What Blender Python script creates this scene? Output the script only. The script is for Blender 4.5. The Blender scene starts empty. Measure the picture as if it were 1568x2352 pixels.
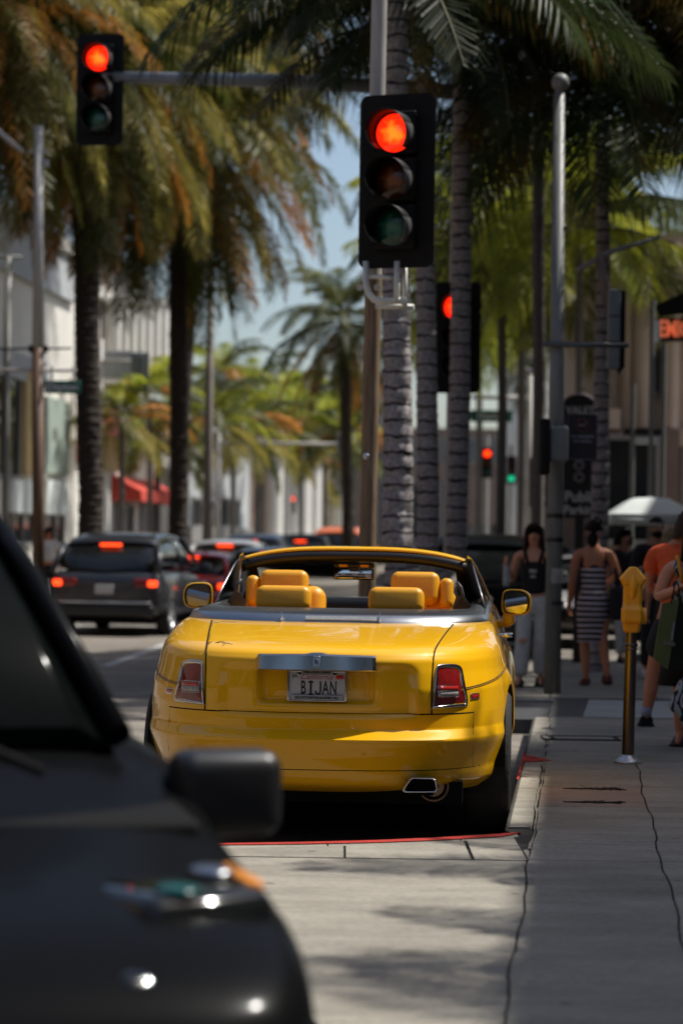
import bpy, bmesh, math, random
from mathutils import Vector, Matrix, noise as mnoise
R = math.radians
PI = math.pi
sc = bpy.context.scene
COL = sc.collection
rnd = random.Random(7)

# ------------------------------------------------------------------ camera, sky, sun, exposure
CAMZ = 1.45
FPX = 5550.0            # focal length in pixels of a 1568 px wide picture
ROLL = R(0.8)
cd = bpy.data.cameras.new('camera')
cam = bpy.data.objects.new('camera', cd); COL.objects.link(cam)
cam.location = (0, 0, CAMZ)
cam.rotation_euler = (R(90), -ROLL, 0)
cd.sensor_fit = 'VERTICAL'; cd.sensor_height = 36.0
cd.lens = FPX / 2352 * 36.0
cd.shift_y = 69 / 2352
cd.clip_start = 0.1; cd.clip_end = 3000
cd.dof.use_dof = True
cd.dof.focus_distance = 13.0
cd.dof.aperture_fstop = 2.0
sc.camera = cam

SUN_EL, SUN_AZ = R(57), R(72)      # azimuth from +Y towards +X
W = bpy.data.worlds.new('World'); sc.world = W; W.use_nodes = True
nt = W.node_tree
sky = nt.nodes.new('ShaderNodeTexSky'); sky.sky_type = 'NISHITA'
sky.sun_disc = False; sky.sun_elevation = SUN_EL; sky.sun_rotation = SUN_AZ
sky.air_density = 1.0; sky.dust_density = 1.8; sky.ozone_density = 1.4
bg = nt.nodes['Background']; bg.inputs['Strength'].default_value = 0.11
nt.links.new(sky.outputs[0], bg.inputs[0])
sl = bpy.data.lights.new('sun', 'SUN'); sl.energy = 4.8; sl.angle = R(0.6); sl.color = (1.0, 0.965, 0.90)
so = bpy.data.objects.new('sun', sl); COL.objects.link(so)
sdir = Vector((math.cos(SUN_EL) * math.sin(SUN_AZ), math.cos(SUN_EL) * math.cos(SUN_AZ), math.sin(SUN_EL)))
so.rotation_euler = sdir.to_track_quat('Z', 'Y').to_euler()
so.location = (20, 15, 40)
sc.view_settings.view_transform = 'Standard'; sc.view_settings.look = 'None'
sc.view_settings.gamma = 1.0; sc.view_settings.exposure = 0.22
sc.view_settings.use_curve_mapping = False
sc.cycles.use_denoising = True
sc.cycles.max_bounces = 8; sc.cycles.transparent_max_bounces = 12
sc.cycles.caustics_reflective = False; sc.cycles.caustics_refractive = False

def at(px, py, Y):
    """point at distance Y that the photograph shows at (px, py)"""
    x, y = px - 784.0, py - 1245.0
    c, s = math.cos(ROLL), math.sin(ROLL)
    xr = x * c + y * s; yr = -x * s + y * c
    return Vector((xr / FPX * Y, Y, CAMZ - yr / FPX * Y))
ST = 0.0975             # the street runs this far to the right per metre
def street(a, Y, z=0.0): return Vector((a + ST * Y, Y, z))

# ------------------------------------------------------------------ materials
MATS = {}
def mat(name, col, rough=0.6, metal=0.0, coat=0.0, emit=None, es=1.0, nscale=None, namt=0.25, bump=0.0, spec=0.5, alpha=1.0,
        trans=0.0, ior=1.5, col2=None, detail=6, stretch=None, sss=0.0, rnd_obj=0.0, coatr=0.03):
    if name in MATS: return MATS[name]
    m = bpy.data.materials.new(name); m.use_nodes = True; MATS[name] = m
    n = m.node_tree; b = n.nodes['Principled BSDF']
    b.inputs['Base Color'].default_value = (*col, 1); b.inputs['Roughness'].default_value = rough
    b.inputs['Metallic'].default_value = metal; b.inputs['Coat Weight'].default_value = coat
    b.inputs['Coat Roughness'].default_value = coatr
    b.inputs['Specular IOR Level'].default_value = spec; b.inputs['IOR'].default_value = ior
    b.inputs['Transmission Weight'].default_value = trans; b.inputs['Alpha'].default_value = alpha
    if emit: b.inputs['Emission Color'].default_value = (*emit, 1); b.inputs['Emission Strength'].default_value = es
    if nscale:
        tc = n.nodes.new('ShaderNodeTexCoord'); mp = n.nodes.new('ShaderNodeMapping')
        n.links.new(tc.outputs['Object'], mp.inputs[0])
        if stretch: mp.inputs['Scale'].default_value = stretch
        t = n.nodes.new('ShaderNodeTexNoise'); t.inputs['Scale'].default_value = nscale; t.inputs['Detail'].default_value = detail
        t.inputs['Roughness'].default_value = 0.62
        n.links.new(mp.outputs[0], t.inputs['Vector'])
        cr = n.nodes.new('ShaderNodeValToRGB')
        c2 = col2 if col2 else tuple(max(0, c * (1 - namt)) for c in col)
        c1 = col if col2 else tuple(min(1, c * (1 + namt)) for c in col)
        cr.color_ramp.elements[0].position = 0.32; cr.color_ramp.elements[0].color = (*c2, 1)
        cr.color_ramp.elements[1].position = 0.68; cr.color_ramp.elements[1].color = (*c1, 1)
        n.links.new(t.outputs['Fac'], cr.inputs[0])
        src = cr.outputs[0]
        if rnd_obj:
            oi = n.nodes.new('ShaderNodeObjectInfo'); hs = n.nodes.new('ShaderNodeHueSaturation')
            mr = n.nodes.new('ShaderNodeMapRange'); mr.inputs[3].default_value = 1 - rnd_obj; mr.inputs[4].default_value = 1 + rnd_obj
            n.links.new(oi.outputs['Random'], mr.inputs[0]); n.links.new(mr.outputs[0], hs.inputs['Value'])
            n.links.new(src, hs.inputs['Color']); src = hs.outputs[0]
        n.links.new(src, b.inputs['Base Color'])
        if bump:
            bp = n.nodes.new('ShaderNodeBump'); bp.inputs['Strength'].default_value = bump; bp.inputs['Distance'].default_value = 0.02
            n.links.new(t.outputs['Fac'], bp.inputs['Height']); n.links.new(bp.outputs[0], b.inputs['Normal'])
    return m

# ------------------------------------------------------------------ mesh builder
class MB:
    def __init__(s): s.v = []; s.f = []; s.mi = []; s.k = 0; s.sm = []; s.smooth = False
    def add(s, vs, fs):
        o = len(s.v); s.v += [tuple(v) for v in vs]
        for f in fs: s.f.append([i + o for i in f]); s.mi.append(s.k); s.sm.append(s.smooth)
        return s
    def box(s, c, d, rot=None):
        M = rot if rot is not None else Matrix.Identity(3); c = Vector(c)
        vs = [c + M @ Vector((x * d[0] / 2, y * d[1] / 2, z * d[2] / 2)) for z in (-1, 1) for y in (-1, 1) for x in (-1, 1)]
        return s.add(vs, [(0, 2, 3, 1), (4, 5, 7, 6), (0, 1, 5, 4), (2, 6, 7, 3), (0, 4, 6, 2), (1, 3, 7, 5)])
    def rbox(s, c, d, r, rot=None, n=3, bulge=0.0):
        """box with rounded edges"""
        M = rot if rot is not None else Matrix.Identity(3); c = Vector(c)
        h = Vector(d) / 2; r = min(r, min(h) * 0.999)
        idx = {}; vs = []; fs = []; N = 2 * n + 1
        def coord(i, hh):
            if i <= n: return -hh + r * (i / n)
            return hh - r * ((N - i) / n)
        def vid(p):
            key = tuple(round(q, 6) for q in p)
            if key not in idx:
                inner = Vector([max(-h[a] + r, min(h[a] - r, p[a])) for a in range(3)])
                dv = Vector(p) - inner
                q = inner + (dv.normalized() * r if dv.length > 1e-9 else dv)
                if bulge:
                    q = Vector((q.x * (1 + bulge * (1 - (q.z / h.z) ** 2)), q.y * (1 + bulge * (1 - (q.x / h.x) ** 2)), q.z * (1 + bulge * (1 - (q.x / h.x) ** 2))))
                idx[key] = len(vs); vs.append(c + M @ q)
            return idx[key]
        for ax in range(3):
            a, b = (ax + 1) % 3, (ax + 2) % 3
            for sg in (-1, 1):
                for i in range(N):
                    for j in range(N):
                        q = []
                        for (ii, jj) in ((i, j), (i + 1, j), (i + 1, j + 1), (i, j + 1)):
                            p = [0, 0, 0]; p[ax] = sg * h[ax]; p[a] = coord(ii, h[a]); p[b] = coord(jj, h[b])
                            q.append(vid(p))
                        if sg < 0: q.reverse()
                        fs.append(q)
        sm = s.smooth; s.smooth = True; s.add(vs, fs); s.smooth = sm
        return s
    def cyl(s, p0, p1, r0, r1=None, n=12, cap=True):
        r1 = r0 if r1 is None else r1; p0 = Vector(p0); p1 = Vector(p1); d = (p1 - p0).normalized()
        a = d.orthogonal().normalized(); b = d.cross(a); vs = []
        for p, r in ((p0, r0), (p1, r1)):
            for i in range(n):
                t = 2 * PI * i / n; vs.append(p + a * (math.cos(t) * r) + b * (math.sin(t) * r))
        sm = s.smooth; s.smooth = True
        s.add(vs, [(i, (i + 1) % n, n + (i + 1) % n, n + i) for i in range(n)])
        s.smooth = sm
        if cap: s.add(vs, [tuple(reversed(range(n))), tuple(range(n, 2 * n))])
        return s
    def tube(s, pts, r, n=8, closed=False, cap=True):
        pts = [Vector(p) for p in pts]; m = len(pts)
        rr = r if isinstance(r, (list, tuple)) else [r] * m
        rings = []; prev = None
        for i, p in enumerate(pts):
            if closed: d = (pts[(i + 1) % m] - pts[i - 1]).normalized()
            else: d = (pts[min(i + 1, m - 1)] - pts[max(i - 1, 0)]).normalized()
            a = d.orthogonal().normalized() if prev is None else (prev - d * prev.dot(d))
            if a.length < 1e-6: a = d.orthogonal()
            a.normalize(); prev = a; b = d.cross(a)
            rings.append([p + a * (math.cos(2 * PI * k / n) * rr[i]) + b * (math.sin(2 * PI * k / n) * rr[i]) for k in range(n)])
        return s.loft(rings, closed, cap)
    def loft(s, rings, closed=False, cap=True, wrap=True):
        n = len(rings[0]); m = len(rings); vs = [v for r in rings for v in r]; fs = []
        for i in range(m if closed else m - 1):
            j = (i + 1) % m
            for k in range(n if wrap else n - 1):
                l = (k + 1) % n; fs.append((i * n + k, i * n + l, j * n + l, j * n + k))
        sm = s.smooth; s.smooth = True; o = len(s.v); s.add(vs, fs); s.smooth = sm
        if cap and not closed and wrap:
            for f in (tuple(range(n - 1, -1, -1)), tuple(range((m - 1) * n, m * n))):
                s.f.append([i + o for i in f]); s.mi.append(s.k); s.sm.append(False)
        return s
    def lathe(s, prof, c=(0, 0, 0), n=20, cap=True):
        c = Vector(c)
        return s.loft([[c + Vector((r * math.cos(2 * PI * k / n), r * math.sin(2 * PI * k / n), z)) for k in range(n)] for r, z in prof], cap=cap)
    def sphere(s, c, r, n=14, m=9):
        c = Vector(c); r = Vector((r, r, r)) if not hasattr(r, '__len__') else Vector(r); vs = [c + Vector((0, 0, -r.z))]; fs = []
        for i in range(1, m):
            t = -PI / 2 + PI * i / m
            for k in range(n):
                p = 2 * PI * k / n; vs.append(c + Vector((r.x * math.cos(t) * math.cos(p), r.y * math.cos(t) * math.sin(p), r.z * math.sin(t))))
        vs.append(c + Vector((0, 0, r.z))); T = len(vs) - 1
        for k in range(n):
            l = (k + 1) % n; fs.append((0, 1 + l, 1 + k)); fs.append((T, T - n + k, T - n + l))
            for i in range(m - 2):
                a = 1 + i * n; fs.append((a + k, a + l, a + n + l, a + n + k))
        sm = s.smooth; s.smooth = True; s.add(vs, fs); s.smooth = sm
        return s
    def prism(s, poly, ax0, ax1, ext):
        """polygon (list of points) extruded by the vector ext"""
        n = len(poly); e = Vector(ext); vs = [Vector(p) for p in poly] + [Vector(p) + e for p in poly]
        return s.add(vs, [tuple(range(n)), tuple(range(2 * n - 1, n - 1, -1))] + [(i, n + i, n + (i + 1) % n, (i + 1) % n) for i in range(n)])
def fixn(me):
    b = bmesh.new(); b.from_mesh(me); bmesh.ops.recalc_face_normals(b, faces=b.faces); b.to_mesh(me); b.free()
def obj(name, mb, m, parent=None, fix=True, subsurf=0, loc=None, auto=None):
    me = bpy.data.meshes.new(name); me.from_pydata(mb.v, [], mb.f)
    ms = m if isinstance(m, (list, tuple)) else [m]
    for q in ms: me.materials.append(q)
    me.polygons.foreach_set('material_index', mb.mi); me.polygons.foreach_set('use_smooth', mb.sm)
    if fix: fixn(me)
    me.update()
    o = bpy.data.objects.new(name, me); COL.objects.link(o)
    if parent is not None: o.parent = parent
    if loc is not None: o.location = loc
    if subsurf:
        sm = o.modifiers.new('s', 'SUBSURF'); sm.levels = subsurf; sm.render_levels = subsurf
    return o
def tag(o, label=None, cat=None, group=None, kind=None):
    if label: o['label'] = label
    if cat: o['category'] = cat
    if group: o['group'] = group
    if kind: o['kind'] = kind
    return o
def thing(name, label, cat, loc=(0, 0, 0), rz=0.0, group=None):
    o = bpy.data.objects.new(name, None); COL.objects.link(o); o.empty_display_size = 0.2
    o.location = loc; o.rotation_euler = (0, 0, rz)
    return tag(o, label, cat, group)
def kids(o): return [c for c in bpy.data.objects if c.parent == o]
def copy_tree(o, parent=None):
    ch = kids(o)
    c = o.copy(); COL.objects.link(c); c.parent = parent
    for k in ch: copy_tree(k, c)
    return c
def lerp(a, b, t): return a + (b - a) * t
def interp(tab, x):
    if x <= tab[0][0]: return tab[0][1]
    for (x0, y0), (x1, y1) in zip(tab, tab[1:]):
        if x <= x1: return y0 + (y1 - y0) * (x - x0) / (x1 - x0)
    return tab[-1][1]
def sstep(a, b, x):
    t = max(0.0, min(1.0, (x - a) / (b - a))); return t * t * (3 - 2 * t)
def text_mesh(name, s, size, m, parent, loc, rot, sx=1.0, shear=0.0, bold=0.0, extrude=0.0006, align='CENTER'):
    cu = bpy.data.curves.new(name, 'FONT'); cu.body = s; cu.size = size; cu.shear = shear; cu.offset = bold; cu.extrude = extrude
    cu.align_x = align; cu.align_y = 'CENTER'; cu.resolution_u = 3
    t = bpy.data.objects.new(name, cu); COL.objects.link(t)
    me = bpy.data.meshes.new_from_object(t.evaluated_get(bpy.context.evaluated_depsgraph_get()))
    bpy.data.objects.remove(t)
    me.materials.clear(); me.materials.append(m)
    o = bpy.data.objects.new(name, me); COL.objects.link(o); o.parent = parent
    o.location = loc; o.rotation_euler = rot; o.scale = (sx, 1, 1)
    return o

M_yellow = mat('car_yellow_paint', (0.88, 0.455, 0.002), 0.42, coat=1.0, nscale=900, namt=0.04, detail=2, coatr=0.008, spec=0.1)
M_chrome = mat('chrome', (0.60, 0.60, 0.585), 0.08, metal=1.0)
M_barchrome = mat('satin_chrome', (0.42, 0.41, 0.39), 0.12, metal=1.0)
M_steel = mat('brushed_steel', (0.36, 0.37, 0.38), 0.28, metal=1.0, nscale=40, namt=0.15, stretch=(1, 30, 1))
M_blacktrim = mat('black_trim', (0.012, 0.012, 0.012), 0.4, nscale=60, namt=0.2)
M_blackglass = mat('dark_tinted_glass', (0.008, 0.009, 0.009), 0.05, coat=0.25, spec=.35, nscale=3, namt=0.3)
M_rubber = mat('tyre_rubber', (0.012, 0.012, 0.012), 0.85, nscale=50, namt=0.3, bump=0.3)
M_leather = mat('yellow_leather', (0.76, 0.35, 0.010), 0.42, nscale=130, namt=0.10, bump=0.12)
M_black = mat('matte_black', (0.005, 0.005, 0.005), 0.8, spec=.15, nscale=30, namt=0.3)
M_redlens = mat('red_lens', (0.20, 0.008, 0.008), 0.12, coat=0.7, nscale=24, namt=0.25)
M_redlens2 = mat('bright_red_lens', (0.45, 0.02, 0.015), 0.12, coat=0.7, nscale=24, namt=0.2)
M_clearlens = mat('clear_lens', (0.35, 0.33, 0.30), 0.12, coat=0.6, nscale=60, namt=0.35)
M_glass = mat('windscreen_glass', (0.9, 0.95, 0.93), 0.0, trans=1.0, ior=1.02, spec=0.3, nscale=3, namt=0.02)
M_brakelit = mat('lit_brake_light', (0.5, 0.01, 0.0), 0.3, emit=(1.0, 0.06, 0.01), es=2.6, nscale=20, namt=0.2)
M_silver = mat('silver_metal', (0.55, 0.56, 0.57), 0.35, metal=0.8, nscale=30, namt=0.15)
# ------------------------------------------------------------------ the yellow convertible (local frame: x right, y forward, z up, origin on the road under its tail)
CAR_H = 0.068
car = thing('convertible_car', 'bright yellow open-top luxury convertible parked by the red kerb', 'car', (-0.122, 12.34, -0.15), -CAR_H)
# level curves of the body: z, rear offset, half width, corner length, exponent
LV = [(0.30, .26, .91, 1.35, 2.9), (0.335, .14, .935, 1.42, 2.95), (0.36, .085, .95, 1.46, 3.0), (0.40, .06, .962, 1.48, 2.95), (0.43, .052, .965, 1.48, 2.95), (0.50, .035, .985, 1.48, 2.95),
      (0.56, .014, .997, 1.48, 3.0), (0.580, .003, .998, 1.48, 3.0), (0.588, .004, .998, 1.48, 3.0), (0.591, .008, .998, 1.48, 3.0), (0.632, .070, .998, 1.46, 3.0), (0.636, .073, .997, 1.46, 3.0), (0.717, .074, .996, 1.46, 3.0),
      (0.76, .070, .992, 1.46, 3.0), (0.84, .064, .982, 1.46, 3.0), (0.93, .062, .962, 1.46, 2.85), (0.99, .078, .95, 1.44, 2.85), (1.025, .105, .94, 1.40, 2.8), (1.045, .15, .93, 1.34, 2.8),
      (1.065, .25, .92, 1.22, 2.75), (1.09, .42, .91, 1.08, 2.7), (1.115, .62, .90, .96, 2.7), (1.138, .82, .888, .86, 2.6), (1.150, .94, .875, .80, 2.6), (1.155, 1.0, .865, .78, 2.6)]
def lev(z):
    if z <= LV[0][0]: return LV[0]
    for a, b in zip(LV, LV[1:]):
        if z <= b[0]:
            t = (z - a[0]) / (b[0] - a[0]); return tuple(lerp(p, q, t) for p, q in zip(a, b))
    return LV[-1]
def ysurf(s, z):
    _, r, w, L, n = lev(z)
    k = min(0.99999, abs(s) / w)
    return r + L * (1 - (1 - k ** n) ** (1 / n))
WH_R = (1.17, 0.40); WH_F = (4.55, 0.40); ARCH = 0.425
def side_scale(y, z):
    """plan shape of the flanks: fuller over the wheels"""
    k = 1.0
    low = 1 - sstep(0.75, 1.10, z)
    k -= 0.035 * sstep(1.5, 2.3, y) * (1 - sstep(3.4, 4.1, y)) * (0.4 + 0.6 * low)
    k += 0.012 * sstep(3.6, 4.4, y) * low
    k -= 0.16 * sstep(4.8, 5.6, y) ** 2
    for wy, wz in (WH_R, WH_F):
        d = math.hypot(y - wy, z - wz)
        k += 0.022 * math.exp(-((d - ARCH - 0.03) / 0.06) ** 2)
    return k
def recess(s, z):
    """inward depth of the number-plate recess and the raised panel around it"""
    a = (1 - sstep(.285, .315, abs(s) + (0.93 - z) * 0.05)) * sstep(.758, .785, z) * (1 - sstep(.948, .955, z))
    b = (1 - sstep(.46, .53, abs(s) * (1 + max(0, z - .93) * 1.2))) * sstep(.70, .72, z) * (1 - sstep(.93, .985, z))
    return 0.050 * a + 0.024 * b
# grid: exact level curves resampled along their length
zs = []
for a, b in zip(LV, LV[1:]):
    k = max(1, int(round((b[0] - a[0]) / (0.012 if a[0] < 1.0 else 0.02))), int((b[1] - a[1]) / 0.06))
    zs += [a[0] + (b[0] - a[0]) * i / k for i in range(k)]
zs.append(LV[-1][0])
NS, NR, YEND = 150, 210, 5.3
def level_curve(z):
    _, r, w, L, n = lev(z)
    half = []
    for i in range(401):
        ph = PI / 2 * i / 400
        x = w * math.sin(ph) ** (2 / n); y = r + L * (1 - math.cos(ph) ** (2 / n) if i < 400 else 1)
        half.append((x, y))
    cum = [0]
    for p, q in zip(half, half[1:]): cum.append(cum[-1] + math.hypot(q[0] - p[0], q[1] - p[1]))
    out = []; j = 0
    for i in range(NR // 2 + 1):
        d = cum[-1] * (i / (NR // 2))
        while j < 399 and cum[j + 1] < d: j += 1
        t = (d - cum[j]) / max(1e-9, cum[j + 1] - cum[j]); t = max(0, min(1, t))
        out.append((lerp(half[j][0], half[j + 1][0], t), lerp(half[j][1], half[j + 1][1], t)))
    ye = out[-1][1]
    for i in range(1, NS + 1): out.append((w, lerp(ye, YEND, i / NS)))
    return out
def shell_point(x, y, z, sg):
    if y > 0.9: x = x * lerp(1.0, side_scale(y, z), sstep(0.9, 1.3, y))
    if y < 0.9: y += recess(x, z) * (1 - sstep(0.3, 0.6, y))
    z2 = z + 0.02 * sstep(1.5, 4, y) * sstep(0.9, 1.1, z)
    return (sg * x, y, z2)
b = bmesh.new(); rows = []
for z in zs:
    cv = level_curve(z)
    pts = [shell_point(x, y, z, -1) for x, y in reversed(cv[1:])] + [shell_point(x, y, z, 1) for x, y in cv]
    rows.append([b.verts.new(p) for p in pts])
for r0, r1 in zip(rows, rows[1:]):
    for i in range(len(r0) - 1): b.faces.new((r0[i], r0[i + 1], r1[i + 1], r1[i]))
def cut(bm, co, no): bmesh.ops.bisect_plane(bm, geom=bm.verts[:] + bm.edges[:] + bm.faces[:], plane_co=co, plane_no=no, dist=1e-5)
LIDX, LIDK = 0.585, 0.09    # half width of the boot lid at its crease and how it widens forwards
BUMP_Z = 0.717
cut(b, (0, 0, BUMP_Z), (0, 0, 1))
def lid_half(y, z): return LIDX + LIDK * max(0, y - 0.15) - 0.06 * max(0, 1.0 - z) * 0.6
for sg in (-1, 1):
    cut(b, (sg * LIDX, 0.15, 0), (1, -sg * LIDK, 0))
for f in b.faces: f.smooth = True
def split_part(name, test, m, parent, arches=False):
    nb = b.copy(); nb.faces.ensure_lookup_table()
    bmesh.ops.delete(nb, geom=[f for f in nb.faces if not test(f.calc_center_median())], context='FACES')
    bmesh.ops.recalc_face_normals(nb, faces=nb.faces)
    me = bpy.data.meshes.new(name); nb.to_mesh(me); nb.free(); me.materials.append(m)
    o = bpy.data.objects.new(name, me); COL.objects.link(o); o.parent = parent
    s = o.modifiers.new('thick', 'SOLIDIFY'); s.thickness = 0.006; s.offset = 0
    if arches:
        o.parent = None; bo_ = o.modifiers.new('arch', 'BOOLEAN'); bo_.operation = 'DIFFERENCE'; bo_.object = cutter; bo_.solver = 'EXACT'
        nm = bpy.data.meshes.new_from_object(o.evaluated_get(bpy.context.evaluated_depsgraph_get())); nm.name = name
        o.modifiers.clear(); o.data = nm; o.parent = parent
        nm.materials.clear(); nm.materials.append(m); nm.polygons.foreach_set('use_smooth', [True] * len(nm.polygons)); nm.polygons.foreach_set('material_index', [0] * len(nm.polygons))
        es = o.modifiers.new('e', 'EDGE_SPLIT'); es.split_angle = R(38)
    return o
cmb = MB()
for wy, wz in (WH_R, WH_F):
    for sg in (-1, 1): cmb.cyl((sg * .50, wy, wz), (sg * 1.3, wy, wz), ARCH, n=96)
cutter = obj('cutter', cmb, M_black)
def in_lid(c): return c.z > BUMP_Z and c.y < 1.05 and abs(c.x) < LIDX + LIDK * (c.y - 0.15)
def in_bump(c): return c.z < BUMP_Z and c.y < 0.78
trunk_lid = split_part('trunk_lid', in_lid, M_yellow, car)
rear_bumper = split_part('rear_bumper', in_bump, M_yellow, car, True)
body = split_part('body', lambda c: not in_lid(c) and not in_bump(c), M_yellow, car, True)
bpy.data.objects.remove(cutter)
b.free()
def on_rear(s, z, off=0.004): return Vector((s, ysurf(s, z) + recess(s, z) - off, z))
# dark shut lines
mb = MB()
for sg in (-1, 1):
    pts = []
    for i in range(26):
        z = lerp(BUMP_Z, 1.15, i / 25); y = ysurf(LIDX, z)
        for _ in range(4): s_ = LIDX + LIDK * (y - 0.15); y = ysurf(s_, z)
        pts.append((sg * s_, y - 0.003, z + .002))
    mb.tube(pts, 0.0045, 6)
mb.tube([on_rear(lerp(-.80, .80, i / 60), BUMP_Z, .001) for i in range(61)], 0.0046, 6)
mb.tube([on_rear(lerp(-.86, .86, i / 60), 0.43, .001) for i in range(61)], 0.0035, 6)
mb.tube([on_rear(lerp(-LIDX, LIDX, i / 40), 1.032, .0005) for i in range(41)], 0.0022, 6)
for sg in (-1, 1):
    mb.tube([on_rear(sg * .80, lerp(BUMP_Z, .43, i / 10), .001) for i in range(11)], 0.003, 6)
obj('panel_gap', mb, M_black, car)
# tow-eye cover and parking sensors
mb = MB()
mb.tube([on_rear(s_, z_, .0015) for s_, z_ in ((-.065, .425), (-.065, .37), (-.058, .355), (.008, .355), (.016, .37), (.016, .425))], 0.0022, 6)
obj('tow_cover', mb, M_black, car)
for s_ in (-.29, .245, .625, -.66):
    mb = MB(); p = on_rear(s_, .525, .002)
    mb.tube([p + Vector((math.cos(t) * .0125, 0, math.sin(t) * .0125)) for t in [2 * PI * k / 16 for k in range(16)]], 0.0016, 5, closed=True)
    mb.cyl(p + Vector((0, -.001, 0)), p + Vector((0, .004, 0)), 0.0095, n=16)
    obj('parking_sensor', mb, M_yellow, car)
# chrome boot bar with its badge
def bar_pt(s, z, off): return Vector((s, .055 + 0.02 * (s / .3) ** 2 - off, z))
mb = MB(); mb.smooth = False
rings = []
for i in range(41):
    s = lerp(-.303, .303, i / 40)
    zt = 1.028 - 0.006 * abs(s / .3); tl = .0 if abs(s) > .05 else .006 * (1 - (s / .05) ** 4)
    e = 1.0 if abs(s) < .297 else .85
    rings.append([bar_pt(s, .938, -.10), bar_pt(s, .940, .026 * e), bar_pt(s, .944, .030 * e), bar_pt(s, zt - .012, .0175 * e), bar_pt(s, zt + tl - .003, .007 * e), bar_pt(s, zt + tl, -.06)])
mb.loft(rings, wrap=True)
for i in range(len(mb.sm)): mb.sm[i] = False
chrome_bar = obj('chrome_bar', mb, M_barchrome, car)
mb = MB(); mb.rbox((0, .030, .983), (.036, .012, .062), .003, Matrix.Rotation(R(-12), 3, 'X'))
bd = obj('badge', mb, M_silver, chrome_bar)
M_ink = mat('black_ink', (0.008, 0.008, 0.012), 0.5, nscale=40, namt=0.2)
text_mesh('lettering', 'R', .034, M_ink, bd, (-.0035, .0228, .9845), (R(78), 0, 0), .75, bold=.0006)
text_mesh('lettering', 'R', .034, M_ink, bd, (.0045, .0222, .9815), (R(78), 0, 0), .75, bold=.0006)
text_mesh('lettering', 'ROLLS', .0085, M_ink, bd, (0, .0278, 1.0065), (R(78), 0, 0), 1.05)
text_mesh('lettering', 'ROYCE', .0085, M_ink, bd, (0, .0172, .960), (R(78), 0, 0), 1.0)
mb = MB(); mb.tube([(sx_ * .0165, .0230 + (z_ - .983) * .21, z_) for sx_, z_ in ((-1, .955), (1, .955), (1, 1.012), (-1, 1.012))], .0006, 4, closed=True)
obj('badge_border', mb, M_ink, bd)
# number plate
PY = 0.100
M_plate = mat('plate_white', (0.50, 0.50, 0.50), 0.45, nscale=50, namt=0.06)
pl = thing('number_plate', None, None); pl.parent = car; del_keys = [k for k in pl.keys()]
for k in del_keys: del pl[k]
pl.location = (0, 0, 0)
mb = MB(); mb.rbox((0, PY + .002, .858), (.296, .006, .150), .002); obj('plate', mb, M_plate, pl)
mb = MB()
def fr(x0, x1, z0, z1, y=PY - .005, t=.007): mb.rbox(((x0 + x1) / 2, y, (z0 + z1) / 2), (x1 - x0, t, z1 - z0), .0025)
fr(-.153, .153, .778, .786); fr(-.153, -.143, .778, .9355); fr(.143, .153, .778, .9355); fr(-.153, -.080, .928, .9355); fr(.080, .153, .928, .9355)
mb.prism([(-.113, PY - .006, .93), (-.082, PY - .006, .93), (-.082, PY - .006, .916), (-.09, PY - .006, .914)], 0, 0, (0, .004, 0))
mb.prism([(.113, PY - .006, .93), (.082, PY - .006, .93), (.082, PY - .006, .916), (.09, PY - .006, .914)], 0, 0, (0, .004, 0))
obj('plate_frame', mb, M_chrome, pl)
M_framepanel = mat('frame_panel_grey', (0.40, 0.41, 0.40), 0.5, nscale=30, namt=0.06)
mb = MB(); mb.box((0, PY - .0075, .7975), (.262, .008, .0255)); mb.box((0, PY - .0075, .9275), (.160, .008, .019)); obj('frame_panel', mb, [M_framepanel], pl)
mb = MB()
for (cx, cz, w_, h_) in ((0, .7975, .264, .0275), (0, .9275, .162, .021)):
    mb.tube([(cx - w_ / 2, PY - .0118, cz - h_ / 2), (cx + w_ / 2, PY - .0118, cz - h_ / 2), (cx + w_ / 2, PY - .0118, cz + h_ / 2), (cx - w_ / 2, PY - .0118, cz + h_ / 2)], .0009, 4, closed=True)
obj('panel_border', mb, M_ink, pl)
RX = (R(90), 0, 0)
mb = MB(); mb.tube([Vector((.006, 0, 0)) + Vector(q) for q in ((.012, 0, .036), (.012, 0, -.012), (.010, 0, -.022), (.003, 0, -.029), (-.006, 0, -.029), (-.012, 0, -.022), (-.0135, 0, -.012))], .0048, 8); jj = obj('plate_letter', mb, M_ink, pl); jj.location = (0, PY - .0018, .8455); jj.scale = (1, .15, 1)
for ch, x_ in (('B', -.071), ('I', -.032), ('A', .044), ('N', .083)):
    o_ = text_mesh('plate_letter', ch, .098, M_ink, pl, (x_, PY - .0018, .8455), RX, {'I': .9, 'J': .80}.get(ch, .52), bold=.0018)
    if ch == 'I':
        mb = MB(); mb.box((x_, PY - .0018, .8775), (.027, .0012, .0085)); mb.box((x_, PY - .0018, .8135), (.027, .0012, .0085)); obj('plate_letter', mb, M_ink, pl)
M_cal = mat('red_script', (0.35, 0.01, 0.06), 0.5, nscale=40, namt=0.1)
text_mesh('lettering', 'California', .040, M_cal, pl, (-.004, PY - .0016, .9035), RX, 1.08, shear=.35)
M_blue = mat('navy_ink', (0.01, 0.015, 0.10), 0.5, nscale=40, namt=0.1)
text_mesh('lettering', 'JUL', .0215, M_blue, pl, (-.114, PY - .0016, .908), RX, .85, bold=.0008)
mb = MB(); mb.box((.117, PY - .0016, .905), (.042, .0012, .022)); obj('plate_sticker', mb, mat('orange_sticker', (0.62, 0.05, 0.008), .5, nscale=40, namt=.1), pl)
text_mesh('lettering', '2023', .0135, M_ink, pl, (.117, PY - .0028, .908), RX, .95, bold=.0003)
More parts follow.
